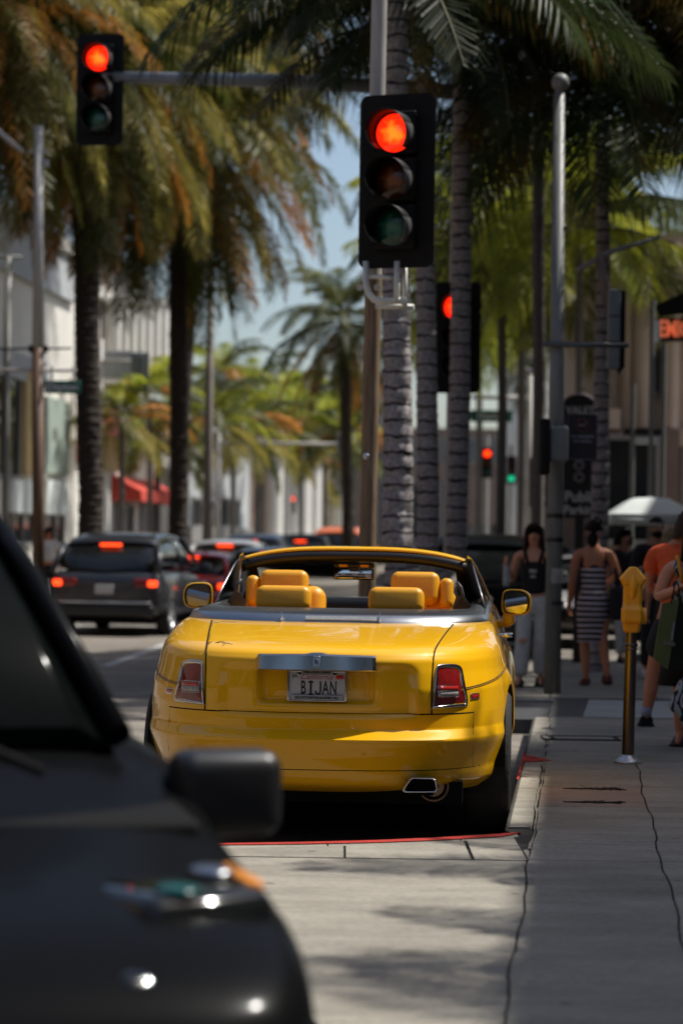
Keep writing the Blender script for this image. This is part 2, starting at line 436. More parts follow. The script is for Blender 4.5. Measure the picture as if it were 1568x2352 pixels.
text_mesh('lettering', 'ROLLS ROYCE MOTORCARS BEVERLY HILLS', .0175, M_ink, pl, (0, PY - .0128, .7970), RX, .66, bold=.0007)
text_mesh('lettering', "O'GARA COACH COMPANY", .0155, M_ink, pl, (0, PY - .0128, .9270), RX, .74, bold=.0008)
for x_ in (-.088, .088): mb = MB(); mb.cyl((x_, PY - .009, .921), (x_, PY - .002, .921), .0035, n=8); obj('screw', mb, M_ink, pl)
# tail lamps: chrome surround, red lens, inner lamp
def lamp(sg):
    t = thing('tail_light', None, None); t.parent = car
    for k in [k for k in t.keys()]: del t[k]
    out = [(.590, .752), (.598, .743), (.755, .748), (.772, .760), (.772, .80), (.752, .90), (.742, .945), (.725, .966), (.69, .975), (.628, .975), (.607, .962), (.60, .90)]
    if True:
        # smooth the outline
        dense = []
        n = len(out)
        for i in range(n):
            p0, p1, p2, p3 = out[i - 1], out[i], out[(i + 1) % n], out[(i + 2) % n]
            for k in range(5):
                u = k / 5
                dense.append(tuple(0.5 * ((2 * p1[a]) + (-p0[a] + p2[a]) * u + (2 * p0[a] - 5 * p1[a] + 4 * p2[a] - p3[a]) * u * u + (-p0[a] + 3 * p1[a] - 3 * p2[a] + p3[a]) * u ** 3) for a in (0, 1)))
    cx, cz = .682, .858
    def P(s_, z_, off): p = on_rear(s_, z_, off); p.x *= sg; return p
    mb = MB(); rings = []
    for (s_, z_) in dense:
        ux, uz = cx - s_, cz - z_; L_ = math.hypot(ux, uz); ux /= L_; uz /= L_
        rings.append([P(s_, z_, -.004), P(s_ + ux * .003, z_ + uz * .003, .010), P(s_ + ux * .010, z_ + uz * .010, .017), P(s_ + ux * .020, z_ + uz * .020, .010), P(s_ + ux * .024, z_ + uz * .024, -.004)])
    mb.loft(rings, closed=True, wrap=False); obj('chrome_surround', mb, M_chrome, t)
    inner = []
    for (s_, z_) in dense:
        ux, uz = cx - s_, cz - z_; L_ = math.hypot(ux, uz); inner.append((s_ + ux / L_ * .021, z_ + uz / L_ * .021))
    mb = MB(); vs = []; fs = []; n = len(inner)
    for k in range(5):
        for (s_, z_) in inner:
            u = 1 - k / 5; q = (cx + (s_ - cx) * u, cz + (z_ - cz) * u); vs.append(P(q[0], q[1], .004 + .010 * (1 - u * u)))
    vs.append(P(cx, cz, .014))
    for k in range(4):
        for i in range(n): fs.append((k * n + i, k * n + (i + 1) % n, (k + 1) * n + (i + 1) % n, (k + 1) * n + i))
    for i in range(n): fs.append((4 * n + i, 4 * n + (i + 1) % n, 5 * n))
    mb.smooth = True; mb.add(vs, fs); obj('lens', mb, M_redlens, t)
    for (a, c_, mm, nm) in (((.622, .838), (.722, .862), M_redlens2, 'inner_lens'), ((.622, .808), (.722, .836), M_clearlens, 'reversing_lens')):
        mb = MB(); rings = []
        for i in range(6):
            s_ = lerp(a[0], c_[0], i / 5); rings.append([P(s_, a[1], .008), P(s_, a[1] + .002, .018), P(s_, c_[1] - .002, .018), P(s_, c_[1], .008)])
        mb.loft(rings); obj(nm, mb, mm, t)
    mb = MB()
    loop = [P(lerp(.620, .724, i / 5), .806, .0185) for i in range(6)] + [P(lerp(.724, .620, i / 5), .864, .0185) for i in range(6)]
    mb.tube(loop, .0018, 5, closed=True); mb.tube([P(lerp(.620, .724, i / 5), .837, .0185) for i in range(6)], .0014, 5)
    obj('lamp_border', mb, M_chrome, t)
lamp(-1); lamp(1)
# side marker lamps
for sg in (-1, 1):
    mb = MB(); x_ = .805; z_ = .800; y_ = ysurf(x_, z_)
    d = Vector((ysurf(x_ + .02, z_) - ysurf(x_ - .02, z_), -.04, 0)).normalized()
    rot = Matrix(((0.04, 0, 0), (0, 0, 0), (0, 0, 0)))
    ang = math.atan2(ysurf(x_ + .02, z_) - ysurf(x_ - .02, z_), .04) * sg
    m3 = Matrix.Rotation(ang, 3, 'Z')
    mb.rbox((sg * x_, y_ - .002, z_), (.085, .014, .034), .006, m3); mk = obj('side_marker', mb, M_chrome, car)
    mb = MB(); mb.rbox((sg * x_ - d.x * 0, y_ - .007, z_), (.068, .014, .022), .005, m3); obj('marker_lens', mb, M_redlens2, mk)
# coach line
M_coach = mat('coach_line_paint', (0.05, 0.02, 0.005), .4, nscale=30, namt=.1)
mb = MB()
for dz in (0, .008):
    for sg in (-1, 1):
        pts = []
        for i in range(60):
            y = lerp(.31, 3.9, (i / 59) ** 1.3); z = .838 + .140 * min(1, (y - .31) / 1.55) + dz
            _, r, w, L, n = lev(z)
            x = w * (1 - (1 - min(1, (y - r) / L)) ** n) ** (1 / n) if y < r + L else w
            q = shell_point(x, y, z, sg); pts.append((q[0] + sg * .0045, q[1] - .001, q[2]))
        mb = MB(); mb.tube(pts, .0021, 5); obj('coach_line', mb, M_coach, car)
# fuel flap outline on the shoulder
mb = MB(); pts = []
for k in range(30):
    t = 2 * PI * k / 30; s_ = .765 + .060 * math.cos(t); zz = 1.085 + .022 * math.sin(t) - .010 * math.cos(t)
    pts.append((s_, ysurf(s_, zz) - .001, zz + .001))
mb.tube(pts, .0016, 5, closed=True); obj('fuel_flap', mb, M_coach, car)
# signature on the lid
sig = [[(-.0, .0), (.03, .012), (.05, .024), (.046, .006), (.03, .0), (.012, .004), (.03, .018), (.062, .014), (.078, -.006), (.07, .010), (.092, .014), (.088, -.030), (.078, -.040), (.10, -.004), (.118, .010), (.112, -.006), (.13, .004), (.135, -.008), (.165, -.010)],
       [(.06, .028), (.075, .024)], [(.09, .03), (.10, .032)]]
mb = MB()
for st in sig:
    pts = []
    for (a, c_) in st:
        s_ = -.56 + a * .62; z_ = 1.058 + c_ * .30
        pts.append((s_, ysurf(s_, z_) - .004, z_ + .003))
    mb.tube(pts, .0014, 5)
obj('signature', mb, M_ink, car)
# exhaust tips
for sg in (-1, 1):
    cx = .545 * sg
    prof = [(-.098, .332), (-.09, .35), (-.062, .392), (-.05, .402), (.062, .402), (.08, .39), (.088, .345), (.08, .328), (.0, .326), (-.085, .325)]
    mb = MB(); rings = []
    for (off, k) in ((.10, 1.0), (-.02, 1.0), (-.03, .97), (-.028, .86), (.02, .84), (.09, .84)):
        rings.append([Vector((cx + sg * a * k, .06 + off, .364 + (c_ - .364) * k)) for a, c_ in prof])
    mb.loft(rings, cap=False); e = obj('exhaust_tip', mb, M_chrome, car)
    mb = MB(); mb.prism([(cx + sg * a * .84, .09, .364 + (c_ - .364) * .84) for a, c_ in prof], 0, 0, (0, .01, 0)); obj('exhaust_opening', mb, M_black, e)
# underbody
mb = MB(); mb.box((0, 2.9, .30), (1.5, 5.2, .12)); mb.box((0, .5, .33), (1.2, .5, .08)); obj('underbody', mb, M_black, car)
# wheels
def wheel(parent, x, y, z, rad, wid, sg, m_rim=M_chrome, spokes=7):
    t = bpy.data.objects.new('wheel', None); COL.objects.link(t); t.parent = parent; t.location = (x, y, z)
    mb = MB(); w = wid / 2
    prof = [(rad * .70, -w), (rad * .90, -w), (rad * .97, -w * .85), (rad, -w * .6), (rad, w * .6), (rad * .97, w * .85), (rad * .90, w), (rad * .70, w), (rad * .66, w * .8), (rad * .66, -w * .8)]
    n = 40; rings = [[Vector((q, r_ * math.cos(2 * PI * k / n), r_ * math.sin(2 * PI * k / n))) for r_, q in prof] for k in range(n)]
    mb.loft(rings, closed=True); obj('tyre', mb, M_rubber, t)
    mb = MB(); mb.cyl((sg * w * .1, 0, 0), (sg * w * .3, 0, 0), rad * .66, n=32)
    for k in range(spokes):
        a = 2 * PI * k / spokes; c_ = Vector((sg * w * .75, math.cos(a) * rad * .36, math.sin(a) * rad * .36))
        mb.rbox(c_, (w * .3, rad * .62, rad * .16), .008, Matrix.Rotation(a, 3, 'X'))
    mb.cyl((sg * w * .5, 0, 0), (sg * w * .95, 0, 0), rad * .16, n=16)
    prof = [(rad * .70, sg * w * .98), (rad * .63, sg * w * .9), (rad * .63, 0), (rad * .70, 0)]
    rings = [[Vector((q, r_ * math.cos(2 * PI * k / n), r_ * math.sin(2 * PI * k / n))) for r_, q in prof] for k in range(n)]
    mb.loft(rings, closed=True); obj('rim', mb, m_rim, t)
    return t
for sg in (-1, 1):
    for wy, wz in (WH_R, WH_F): wheel(car, sg * .875, wy, .395, .395, .255, sg)
    for wy, wz in (WH_R, WH_F):        # dark liner inside each arch
        mb = MB(); n = 24; rings = [[Vector((sg * x_, wy + ARCH * 1.01 * math.cos(a), wz + ARCH * 1.01 * math.sin(a))) for a in [PI * k / n for k in range(n + 1)]] for x_ in (.62, .97)]
        mb.loft(rings, wrap=False); obj('wheel_arch_liner', mb, M_black, car)
mb = MB(); mb.cyl((.60, .30, .335), (.60, .62, .335), .078, n=28); obj('silencer', mb, M_black, car)
mb = MB(); mb.tube([(.60 + .076 * math.cos(2 * PI * k / 32), .297, .335 + .076 * math.sin(2 * PI * k / 32)) for k in range(32)], .007, 6, closed=True); mb.cyl((.60, .296, .335), (.60, .30, .335), .055, n=24); obj('silencer_rim', mb, mat('warm_dull_metal', (.30, .20, .13), .35, metal=.8, nscale=12, namt=.3), car)
for sg in (-1, 1):  # dark blocks added low under the body to cut light passing beneath
    mb = MB(); mb.rbox((sg * .84, 2.86, .22), (.10, 2.40, .20), .03); obj('sill', mb, M_blacktrim, car)
    mb = MB(); mb.rbox((sg * .70, 1.30, .19), (.12, .9, .26), .03); obj('underside_block', mb, M_black, car)
mb = MB(); mb.rbox((0, 1.17, .29), (1.66, .30, .26), .05); mb.rbox((0, 4.55, .29), (1.66, .30, .26), .05); mb.rbox((0, 2.9, .25), (1.50, 3.2, .12), .04); obj('axle_block', mb, M_black, car)  # axle boxes made oversized to block light under the car
# bright band and deck cover around the cockpit
def nested(r, w, L, n, z, yend, N=80):
    out = []
    for i in range(N + 1):
        ph = PI / 2 * i / N; out.append((w * math.sin(ph) ** (2 / n), r + L * (1 - (math.cos(ph) ** (2 / n) if i < N else 0))))
    for i in range(1, 31): out.append((w, lerp(r + L, yend, i / 30)))
    zf = lambda y: z + 0.02 * sstep(1.5, 4, y)
    return [Vector((-x, y, zf(y))) for x, y in reversed(out[1:])] + [Vector((x, y, zf(y))) for x, y in out]
mb = MB(); mb.loft([nested(.985, .868, .79, 2.6, 1.150, 4.1), nested(.990, .868, .79, 2.6, 1.160, 4.1), nested(1.03, .850, .77, 2.6, 1.196, 4.1), nested(1.05, .84, .76, 2.6, 1.199, 4.1), nested(1.07, .83, .75, 2.6, 1.19, 4.1)], wrap=False)
obj('deck_band', mb, M_steel, car)
for s_ in (-.272, .272): mb = MB(); mb.box((s_, 1.012, 1.178), (.004, .05, .05), Matrix.Rotation(R(-40), 3, 'X')); obj('band_joint', mb, M_chrome, car)
mb = MB(); 
for i in range(46):
    mb.box((-.135 + i * .0088, 1.0, 1.180), (.005, .030, .004), Matrix.Rotation(R(42), 3, 'X'))
obj('high_brake_light', mb, mat('clear_ribbed_plastic', (.30, .31, .30), .4, nscale=30, namt=.2), car)
M_deck = mat('dark_brushed_deck', (0.10, 0.105, 0.11), 0.3, metal=.8, nscale=30, namt=0.2, stretch=(1, 40, 1))
mb = MB(); mb.loft([nested(1.06, .835, .75, 2.6, 1.188, 4.1), nested(1.10, .82, .74, 2.6, 1.205, 4.1), nested(1.35, .80, .60, 2.6, 1.216, 4.1), nested(1.62, .77, .45, 2.8, 1.219, 4.1), nested(1.66, .74, .42, 2.8, 1.20, 4.1), nested(1.68, .73, .42, 2.8, .75, 4.1)], wrap=False)
obj('deck_cover', mb, M_deck, car)
mb = MB(); mb.box((0, 2.9, .60), (1.5, 2.8, .1)); obj('cockpit_floor', mb, M_black, car)
# bonnet, nose and grille
def hood_z(x, y): return 1.175 - 0.10 * (abs(x) / .85) ** 2.4 - 0.06 * sstep(4.6, 5.5, y)
mb = MB(); rings = []
for i in range(14):
    y = lerp(3.95, 5.42, i / 13); rings.append([Vector((lerp(-.87, .87, k / 16) * (1 - .17 * sstep(4.8, 5.6, y)), y, hood_z(lerp(-.87, .87, k / 16), y))) for k in range(17)])
mb.loft(rings, wrap=False); obj('bonnet', mb, M_silver, car)
mb = MB(); rings = []
for k in range(17):
    x = lerp(-.86, .86, k / 16) * .87
    rings.append([Vector((x, 5.28, .32)), Vector((x, 5.46 - .12 * (x / .8) ** 2, .45)), Vector((x, 5.48 - .12 * (x / .8) ** 2, .9)), Vector((x, 5.42, hood_z(x, 5.42)))])
mb.loft(rings, wrap=False); obj('nose', mb, M_yellow, car)
mb = MB(); mb.box((0, 5.50, .85), (.66, .06, .48))
for k in range(14): mb.box((-.30 + k * .046, 5.54, .85), (.012, .03, .46))
obj('grille', mb, M_chrome, car)
# seats
def seat_part(name, c, d, r, rot=None, bulge=0.05, par=car, m=M_leather):
    mb = MB(); mb.rbox(c, d, r, rot, n=5, bulge=bulge); return obj(name, mb, m, par)
rs = thing('rear_seat', None, None); rs.parent = car; [rs.pop(k) for k in list(rs.keys())] if False else None
for k in list(rs.keys()): del rs[k]
seat_part('seat_back', (0, 1.86, 1.04), (1.40, .22, .33), .07, Matrix.Rotation(R(-14), 3, 'X'), .02, rs)
seat_part('seat', (0, 2.15, .82), (1.36, .55, .22), .07, None, .02, rs)
for sx_ in (-.335, .325):
    seat_part('headrest', (sx_, 1.80, 1.262), (.315, .12, .150), .045, Matrix.Rotation(R(-14), 3, 'X'), .04, rs)
for sx_ in (-.415, .40):
    fs_ = bpy.data.objects.new('front_seat', None); COL.objects.link(fs_); fs_.parent = car; fs_.location = (sx_, 2.75, 0)
    seat_part('seat_back', (0, 0.02, .98), (.50, .17, .68), .07, Matrix.Rotation(R(-13), 3, 'X'), .03, fs_)
    seat_part('seat', (0, .30, .70), (.50, .52, .16), .06, None, .02, fs_)
    sg = -1 if sx_ < 0 else 1
    seat_part('seat_shoulder', (sg * .195, -.03, 1.285), (.085, .14, .19), .04, Matrix.Rotation(R(-13), 3, 'X'), .0, fs_)
    seat_part('headrest', (0, -.05, 1.318), (.295, .115, .20), .045, Matrix.Rotation(R(-13), 3, 'X'), .04, fs_)
    mb = MB()
    for q in (-.07, .07): mb.cyl((q, -.03, 1.2), (q, -.04, 1.36), .007, n=8)
    obj('headrest_post', mb, M_chrome, fs_)
    mb = MB(); mb.tube([(sg * .26, -.12, 1.36), (sg * .285, -.13, 1.33), (sg * .30, -.14, 1.27), (sg * .37, -.1, 1.16)], .011, 8)
    mb.prism([(sg * .255, -.14, 1.27), (sg * .30, -.15, 1.29), (sg * .36, -.12, 1.20), (sg * .37, -.12, 1.10), (sg * .22, -.14, 1.16)], 0, 0, (0, .006, 0))
    obj('seat_belt', mb, mat('dark_webbing', (.03, .035, .04), .5, nscale=80, namt=.2), fs_)
mb = MB()
mb.tube([(-.43 + .19 * math.cos(a), 3.40 + .09 * math.sin(a), 1.17 + .17 * math.sin(a)) for a in [2 * PI * k / 36 for k in range(36)]], .015, 8, closed=True)
mb.tube([(-.62, 3.40, 1.17), (-.24, 3.40, 1.17)], .018, 8)
obj('steering_wheel', mb, M_leather, car)
mb = MB(); mb.rbox((0, 3.78, 1.11), (1.5, .4, .24), .06); obj('dashboard', mb, M_blacktrim, car)
mb = MB(); mb.rbox((0, 3.57, 1.09), (1.45, .04, .12), .015); obj('dash_trim', mb, M_leather, car)
for sg in (-1, 1):
    mb = MB(); mb.rbox((sg * .735, 2.9, 1.0), (.05, 1.7, .36), .02); obj('door_lining', mb, M_leather, car)
# windscreen frame
WB = (.80, 3.95, 1.21); WT = (.715, 3.08, 1.485)
def header(x): return 1.560 - .075 * (abs(x) / .72) ** 3.2
hx = [lerp(-.715, .715, i / 40) for i in range(41)]
ws = thing('windscreen', None, None); ws.parent = car
for k in list(ws.keys()): del ws[k]
mb = MB(); mb.loft([[Vector((x, 3.03, header(x) - .012)), Vector((x, 3.04, header(x) + .004)), Vector((x, 3.10, header(x) + .014)), Vector((x, 3.20, header(x) + .008)), Vector((x, 3.20, header(x) - .02))] for x in hx])
obj('header_rail', mb, M_yellow, ws)
mb = MB(); mb.loft([[Vector((x, 3.02, header(x) - .030 * (1 - .5 * (x / .72) ** 4))), Vector((x, 3.01, header(x) - .060)), Vector((x, 3.05, header(x) - .085)), Vector((x, 3.15, header(x) - .06)), Vector((x, 3.12, header(x) - .012)), Vector((x, 3.04, header(x) - .010))] for x in hx])
obj('header_lining', mb, M_blacktrim, ws)
for sg in (-1, 1):
    mb = MB(); rings = []
    for i in range(13):
        t = i / 12; x = lerp(.715, .805, t ** .9); y = lerp(3.05, 3.95, t); z = lerp(1.490, 1.20, t ** 1.12)
        wi = lerp(.075, .15, t ** .8)
        rings.append([Vector((sg * x, y - .015, z + .01)), Vector((sg * (x - wi * .5), y - .055, z - .005)), Vector((sg * (x - wi), y - .02, z - .03)), Vector((sg * (x - wi), y + .03, z - .02)), Vector((sg * x, y + .04, z + .02))])
    mb.loft(rings); obj('pillar_lining', mb, M_blacktrim, ws)
    mb = MB(); rings = []
    for i in range(17):
        t = i / 16; x = lerp(.712, .845, t ** .9); y = lerp(3.05, 4.02, t); z = lerp(1.492, 1.20, t ** 1.12)
        rings.append([Vector((sg * (x + .002), y - .02, z + .018)), Vector((sg * (x + .020), y - .012, z + .012)), Vector((sg * (x + .024), y + .03, z + .018)), Vector((sg * (x + .004), y + .06, z + .034))])
    mb.loft(rings); obj('pillar', mb, M_yellow, ws)
    # raised door window with its bright edge
    tri = [(.835, 2.62, 1.19), (.845, 3.90, 1.19), (.74, 3.08, 1.475), (.750, 2.96, 1.45), (.80, 2.72, 1.30)]
    mb = MB(); mb.prism([(sg * x, y, z) for x, y, z in tri], 0, 0, (sg * .005, 0, 0)); obj('door_window', mb, M_blackglass, car)
    mb = MB(); mb.tube([(sg * x, y, z) for x, y, z in ((.842, 2.62, 1.19), (.806, 2.715, 1.30), (.756, 2.955, 1.45), (.744, 3.05, 1.478))], .005, 6); obj('window_edge', mb, M_steel, car)
mb = MB(); rings = []
for i in range(9):
    t = i / 8; x0 = lerp(.66, .70, t); z0 = lerp(1.49, 1.20, t); rings.append([Vector((x0 * q, lerp(3.14, 3.95, t) + .10 * (1 - q * q), z0 + .05 * (1 - abs(q) ** 3) * (1 - t))) for q in [k / 8 for k in range(-8, 9)]])
mb.loft(rings, wrap=False); obj('glass', mb, M_glass, ws)
# interior mirror and lamp console
mb = MB(); mb.rbox((-.008, 3.12, 1.452), (.26, .04, .030), .012); mb.box((-.008, 3.14, 1.44), (.06, .05, .05)); obj('roof_console', mb, M_blacktrim, car)
for x_ in (-.075, .06): mb = MB(); mb.rbox((x_, 3.095, 1.450), (.055, .01, .018), .004); obj('console_lamp', mb, M_leather, car)
im = bpy.data.objects.new('interior_mirror', None); COL.objects.link(im); im.parent = car; im.location = (-.012, 3.14, 1.395)
mb = MB(); mb.rbox((0, .012, 0), (.258, .03, .072), .028, n=4); obj('mirror_housing', mb, M_black, im)
mb = MB(); mb.rbox((0, -.003, 0), (.238, .008, .056), .003); o_ = obj('mirror_glass', mb, mat('mirror_glass', (.8, .8, .8), .02, metal=1.0, nscale=3, namt=.02), im); o_.rotation_euler = (R(-4), 0, R(-2))
# door mirrors
def door_mirror(sg):
    t = bpy.data.objects.new('door_mirror', None); COL.objects.link(t); t.parent = car; t.location = (sg * 1.035, 3.52, 1.222)
    if sg < 0: t.location = (-1.06, 3.52, 1.235)
    mb = MB()
    sec = []
    out = [(-.098, -.045), (-.09, -.075), (-.05, -.086), (.05, -.084), (.085, -.07), (.100, -.02), (.096, .04), (.07, .075), (.03, .088), (-.06, .088), (-.09, .075), (-.1, .03)]
    for (yy, k) in ((-.030, .88), (-.036, .94), (-.030, 1.0), (.01, 1.0), (.07, .93), (.12, .75), (.145, .4)):
        sec.append([Vector((sg * a * k, yy, c_ * k)) for a, c_ in out])
    mb.loft(sec); h = obj('mirror_housing', mb, M_yellow, t, subsurf=2)
    mb = MB(); mb.loft([[Vector((sg * a * k, yy, c_ * k)) for a, c_ in out] for (yy, k) in ((-.034, .89), (-.041, .87), (-.041, .80), (-.030, .79))], cap=False); obj('mirror_rim', mb, M_black, t, subsurf=1)
    mb = MB(); mb.prism([(sg * a * .82, -.038, c_ * .82) for a, c_ in out], 0, 0, (0, .006, 0)); g = obj('mirror_glass', mb, MATS['mirror_glass'], t); g.rotation_euler = (R(3), 0, -sg * R(10)); g.location = (0, -.006, 0)
    mb = MB(); mb.rbox((-sg * .055, .03, -.11), (.075, .10, .08), .02); mb.rbox((-sg * .10, .05, -.14), (.12, .09, .05), .02); obj('mirror_stalk', mb, M_yellow, t)
    t.rotation_euler = (0, 0, sg * R(-8))
    return t
door_mirror(-1); door_mirror(1)
# door handles
for sg in (-1, 1):
    mb = MB(); mb.rbox((sg * .985, 2.55, 1.045), (.05, .16, .03), .012); mb.cyl((sg * .93, 2.5, 1.045), (sg * .985, 2.5, 1.045), .012, n=10); obj('door_handle', mb, M_chrome, car)
# ------------------------------------------------------------------ ground: road, pavement slabs, kerbs
def gp(px, py, z=0.0):
    """point of the level z that the photograph shows at (px, py)"""
    q = at(px, py, 1.0); k = CAMZ - q.z
    Y = (CAMZ - z) / k; return Vector((q.x * Y, Y, z))
def ground_mat(name, c1, c2, sc1, crack=0.0, stretch=(1, 3, 1), rough=.85, speck=0.25):
    m = bpy.data.materials.new(name); m.use_nodes = True; n = m.node_tree; b = n.nodes['Principled BSDF']
    b.inputs['Roughness'].default_value = rough; b.inputs['Specular IOR Level'].default_value = .3
    tc = n.nodes.new('ShaderNodeTexCoord'); mp = n.nodes.new('ShaderNodeMapping'); mp.inputs['Scale'].default_value = stretch
    n.links.new(tc.outputs['Object'], mp.inputs[0])
    def noise(s, det, src=mp.outputs[0]):
        t = n.nodes.new('ShaderNodeTexNoise'); t.inputs['Scale'].default_value = s; t.inputs['Detail'].default_value = det; t.inputs['Roughness'].default_value = .65
        n.links.new(src, t.inputs['Vector']); return t
    big = noise(sc1, 5); fine = noise(sc1 * 22, 4, tc.outputs['Object']); mid = noise(sc1 * 5, 8)
    def mix(fac, a, b_, mode='MIX', f=None):
        x = n.nodes.new('ShaderNodeMix'); x.data_type = 'RGBA'; x.blend_type = mode
        if f is not None: x.inputs[0].default_value = f
        else: n.links.new(fac, x.inputs[0])
        for sck, v in ((x.inputs[6], a), (x.inputs[7], b_)):
            if isinstance(v, tuple): sck.default_value = (*v, 1)
            else: n.links.new(v, sck)
        return x.outputs[2]
    def ramp(src, p0, p1, v0=0.0, v1=1.0):
        r = n.nodes.new('ShaderNodeMapRange'); r.inputs[1].default_value = p0; r.inputs[2].default_value = p1; r.inputs[3].default_value = v0; r.inputs[4].default_value = v1
        n.links.new(src, r.inputs[0]); return r.outputs[0]
    base = mix(ramp(big.outputs['Fac'], .38, .62), c1, c2)
    dark = mix(ramp(mid.outputs['Fac'], .56, .74, 0, .45), base, tuple(c * .45 for c in c1))
    sp = mix(ramp(fine.outputs['Fac'], .25, .75), (1 - speck,) * 3, (1 + speck * .5,) * 3)
    vo = n.nodes.new('ShaderNodeTexVoronoi'); vo.inputs['Scale'].default_value = 3.4; n.links.new(tc.outputs['Object'], vo.inputs['Vector'])
    gum = mix(ramp(vo.outputs['Distance'], .055, .10, .7, 0), dark, tuple(c * .35 for c in c1))
    stain = noise(.55, 3, tc.outputs['Object']); dark = mix(ramp(stain.outputs['Fac'], .52, .66, 0, .35), gum, tuple(c * .55 for c in c1))
    fin = mix(None, dark, sp, 'MULTIPLY', 1.0)
    oi = n.nodes.new('ShaderNodeObjectInfo'); hs = n.nodes.new('ShaderNodeHueSaturation')
    n.links.new(ramp(oi.outputs['Random'], 0, 1, .86, 1.12), hs.inputs['Value']); n.links.new(fin, hs.inputs['Color'])
    n.links.new(hs.outputs[0], b.inputs['Base Color'])
    bp = n.nodes.new('ShaderNodeBump'); bp.inputs['Strength'].default_value = .35; bp.inputs['Distance'].default_value = .006
    n.links.new(mid.outputs['Fac'], bp.inputs['Height']); n.links.new(bp.outputs[0], b.inputs['Normal'])
    return m
M_road = ground_mat('worn_road', (.21, .185, .155), (.30, .265, .22), .5)
M_slab = ground_mat('concrete_slab_grey', (.262, .237, .192), (.345, .315, .258), 1.3, stretch=(1, 2.6, 1))
M_inset = ground_mat('pinkish_stone', (.27, .20, .16), (.32, .25, .20), 2.0)
M_joint = ground_mat('joint_dirt', (.03, .028, .024), (.05, .045, .04), 3.0)
M_redkerb = ground_mat('red_kerb_paint', (.40, .03, .02), (.52, .045, .03), 6.0, stretch=(1, 1, 1), speck=.4)
M_asph = ground_mat('dark_asphalt', (.055, .055, .058), (.08, .08, .082), 3.0)
mb = MB(); mb.box((0, 330, -.65), (900, 900, 1.0)); road = tag(obj('road', mb, M_road), kind='structure')
# pavement bed (joints show as its dirt between the slabs)
KA, KB, KK = -.202, .411, -.352      # street offsets of the two long joints and of the kerb
edge_l = [(0.05, -8), (0.05, 6.2), (-.42, 8.4), (-.62, 10.5), (-.75, 11.45)]
def xl(Y): return interp([(y, x) for x, y in edge_l], Y)
back = [gp(520, 1938), gp(700, 1935), gp(860, 1931), gp(1000, 1925), gp(1100, 1919), gp(1200, 1912)]
END = 20.35
corner = Vector((KK + ST * 12.45, 12.45, 0))
poly = [(x, y) for x, y in edge_l[:-1]] + [(-.75, 11.52)] + [(p.x, p.y) for p in back[:-1]] + [(KK + .05 + ST * 12.2, 12.17), (KK + ST * 12.4, 12.38), (KK + ST * END, END), (30, END), (30, -8)]
mb = MB(); mb.prism([(x, y, -.16) for x, y in poly], 0, 0, (0, 0, .148)); pave = tag(obj('pavement', mb, M_joint), kind='structure')
def wav(a, Y, k=0.0):      # a long joint wanders a little
    return a + ST * Y + .009 * math.sin(Y * 2.3 + a * 9) + .004 * math.sin(Y * 7.3 + a * 31 + 1) + .004 * mnoise.noise(Vector((Y * 5.1, a * 7, 0))) + .003 * mnoise.noise(Vector((Y * 17, a * 7, 3)))
def slab(xa, xb, Y0, Y1, m=M_slab, z=0.0, g=.0042, th=.06, par=pave, name='slab', bev=.004):
    """slab between two long joints (functions of Y) and two cross joints"""
    N = max(2, int((Y1 - Y0) / .06)); ring = []
    y0, y1 = Y0 + g, Y1 - g
    L_ = [(xa(lerp(y0, y1, i / N)) + g + .0014 * mnoise.noise(Vector((i * .7, Y0, 1))), lerp(y0, y1, i / N)) for i in range(N + 1)]
    R_ = [(xb(lerp(y0, y1, i / N)) - g + .0014 * mnoise.noise(Vector((i * .7, Y0, 5))), lerp(y0, y1, i / N)) for i in range(N + 1)]
    mb = MB(); rows_ = []
    for (l, r) in zip(L_, R_):
        rows_.append([Vector((l[0], l[1], z - th)), Vector((l[0], l[1], z - bev)), Vector((l[0] + bev, l[1], z)), Vector((r[0] - bev, r[1], z)), Vector((r[0], r[1], z - bev)), Vector((r[0], r[1], z - th))])
    mb.loft(rows_, wrap=True); mb.sm = [False] * len(mb.sm)
    return obj(name, mb, m, par)
A_ = lambda Y: wav(KA, Y); B_ = lambda Y: wav(KB, Y)
K_ = lambda Y: KK + ST * Y + .15
C_ = lambda Y: wav(1.9, Y); D_ = lambda Y: wav(3.4, Y); E_ = lambda Y: 5.2 + ST * Y
L0 = lambda Y: xl(Y)
yc = [-7.5, -3.8, 0, 3.6, 7.3, 11.08]
for Y0, Y1 in zip(yc, yc[1:]):
    slab(lambda Y: L0(Y) + .12, A_, Y0, Y1)
yc2 = [-7.5, -3.8, 0, 3.6, 7.3, 11.12, 11.86, 13.42, 14.52, 16.2, 18.2, END - .02]
for Y0, Y1 in zip(yc2, yc2[1:]):
    inset = abs(Y0 - 13.42) < .01
    s_ = slab(A_, B_, Y0, Y1, M_inset if inset else M_slab, name='slab')
    if inset: plaque = s_; tag(plaque, 'pinkish stone slab with dark sprig marks')
    slab(B_, C_, Y0, Y1); slab(C_, D_, Y0 + .0, Y1); slab(D_, E_, Y0, Y1)
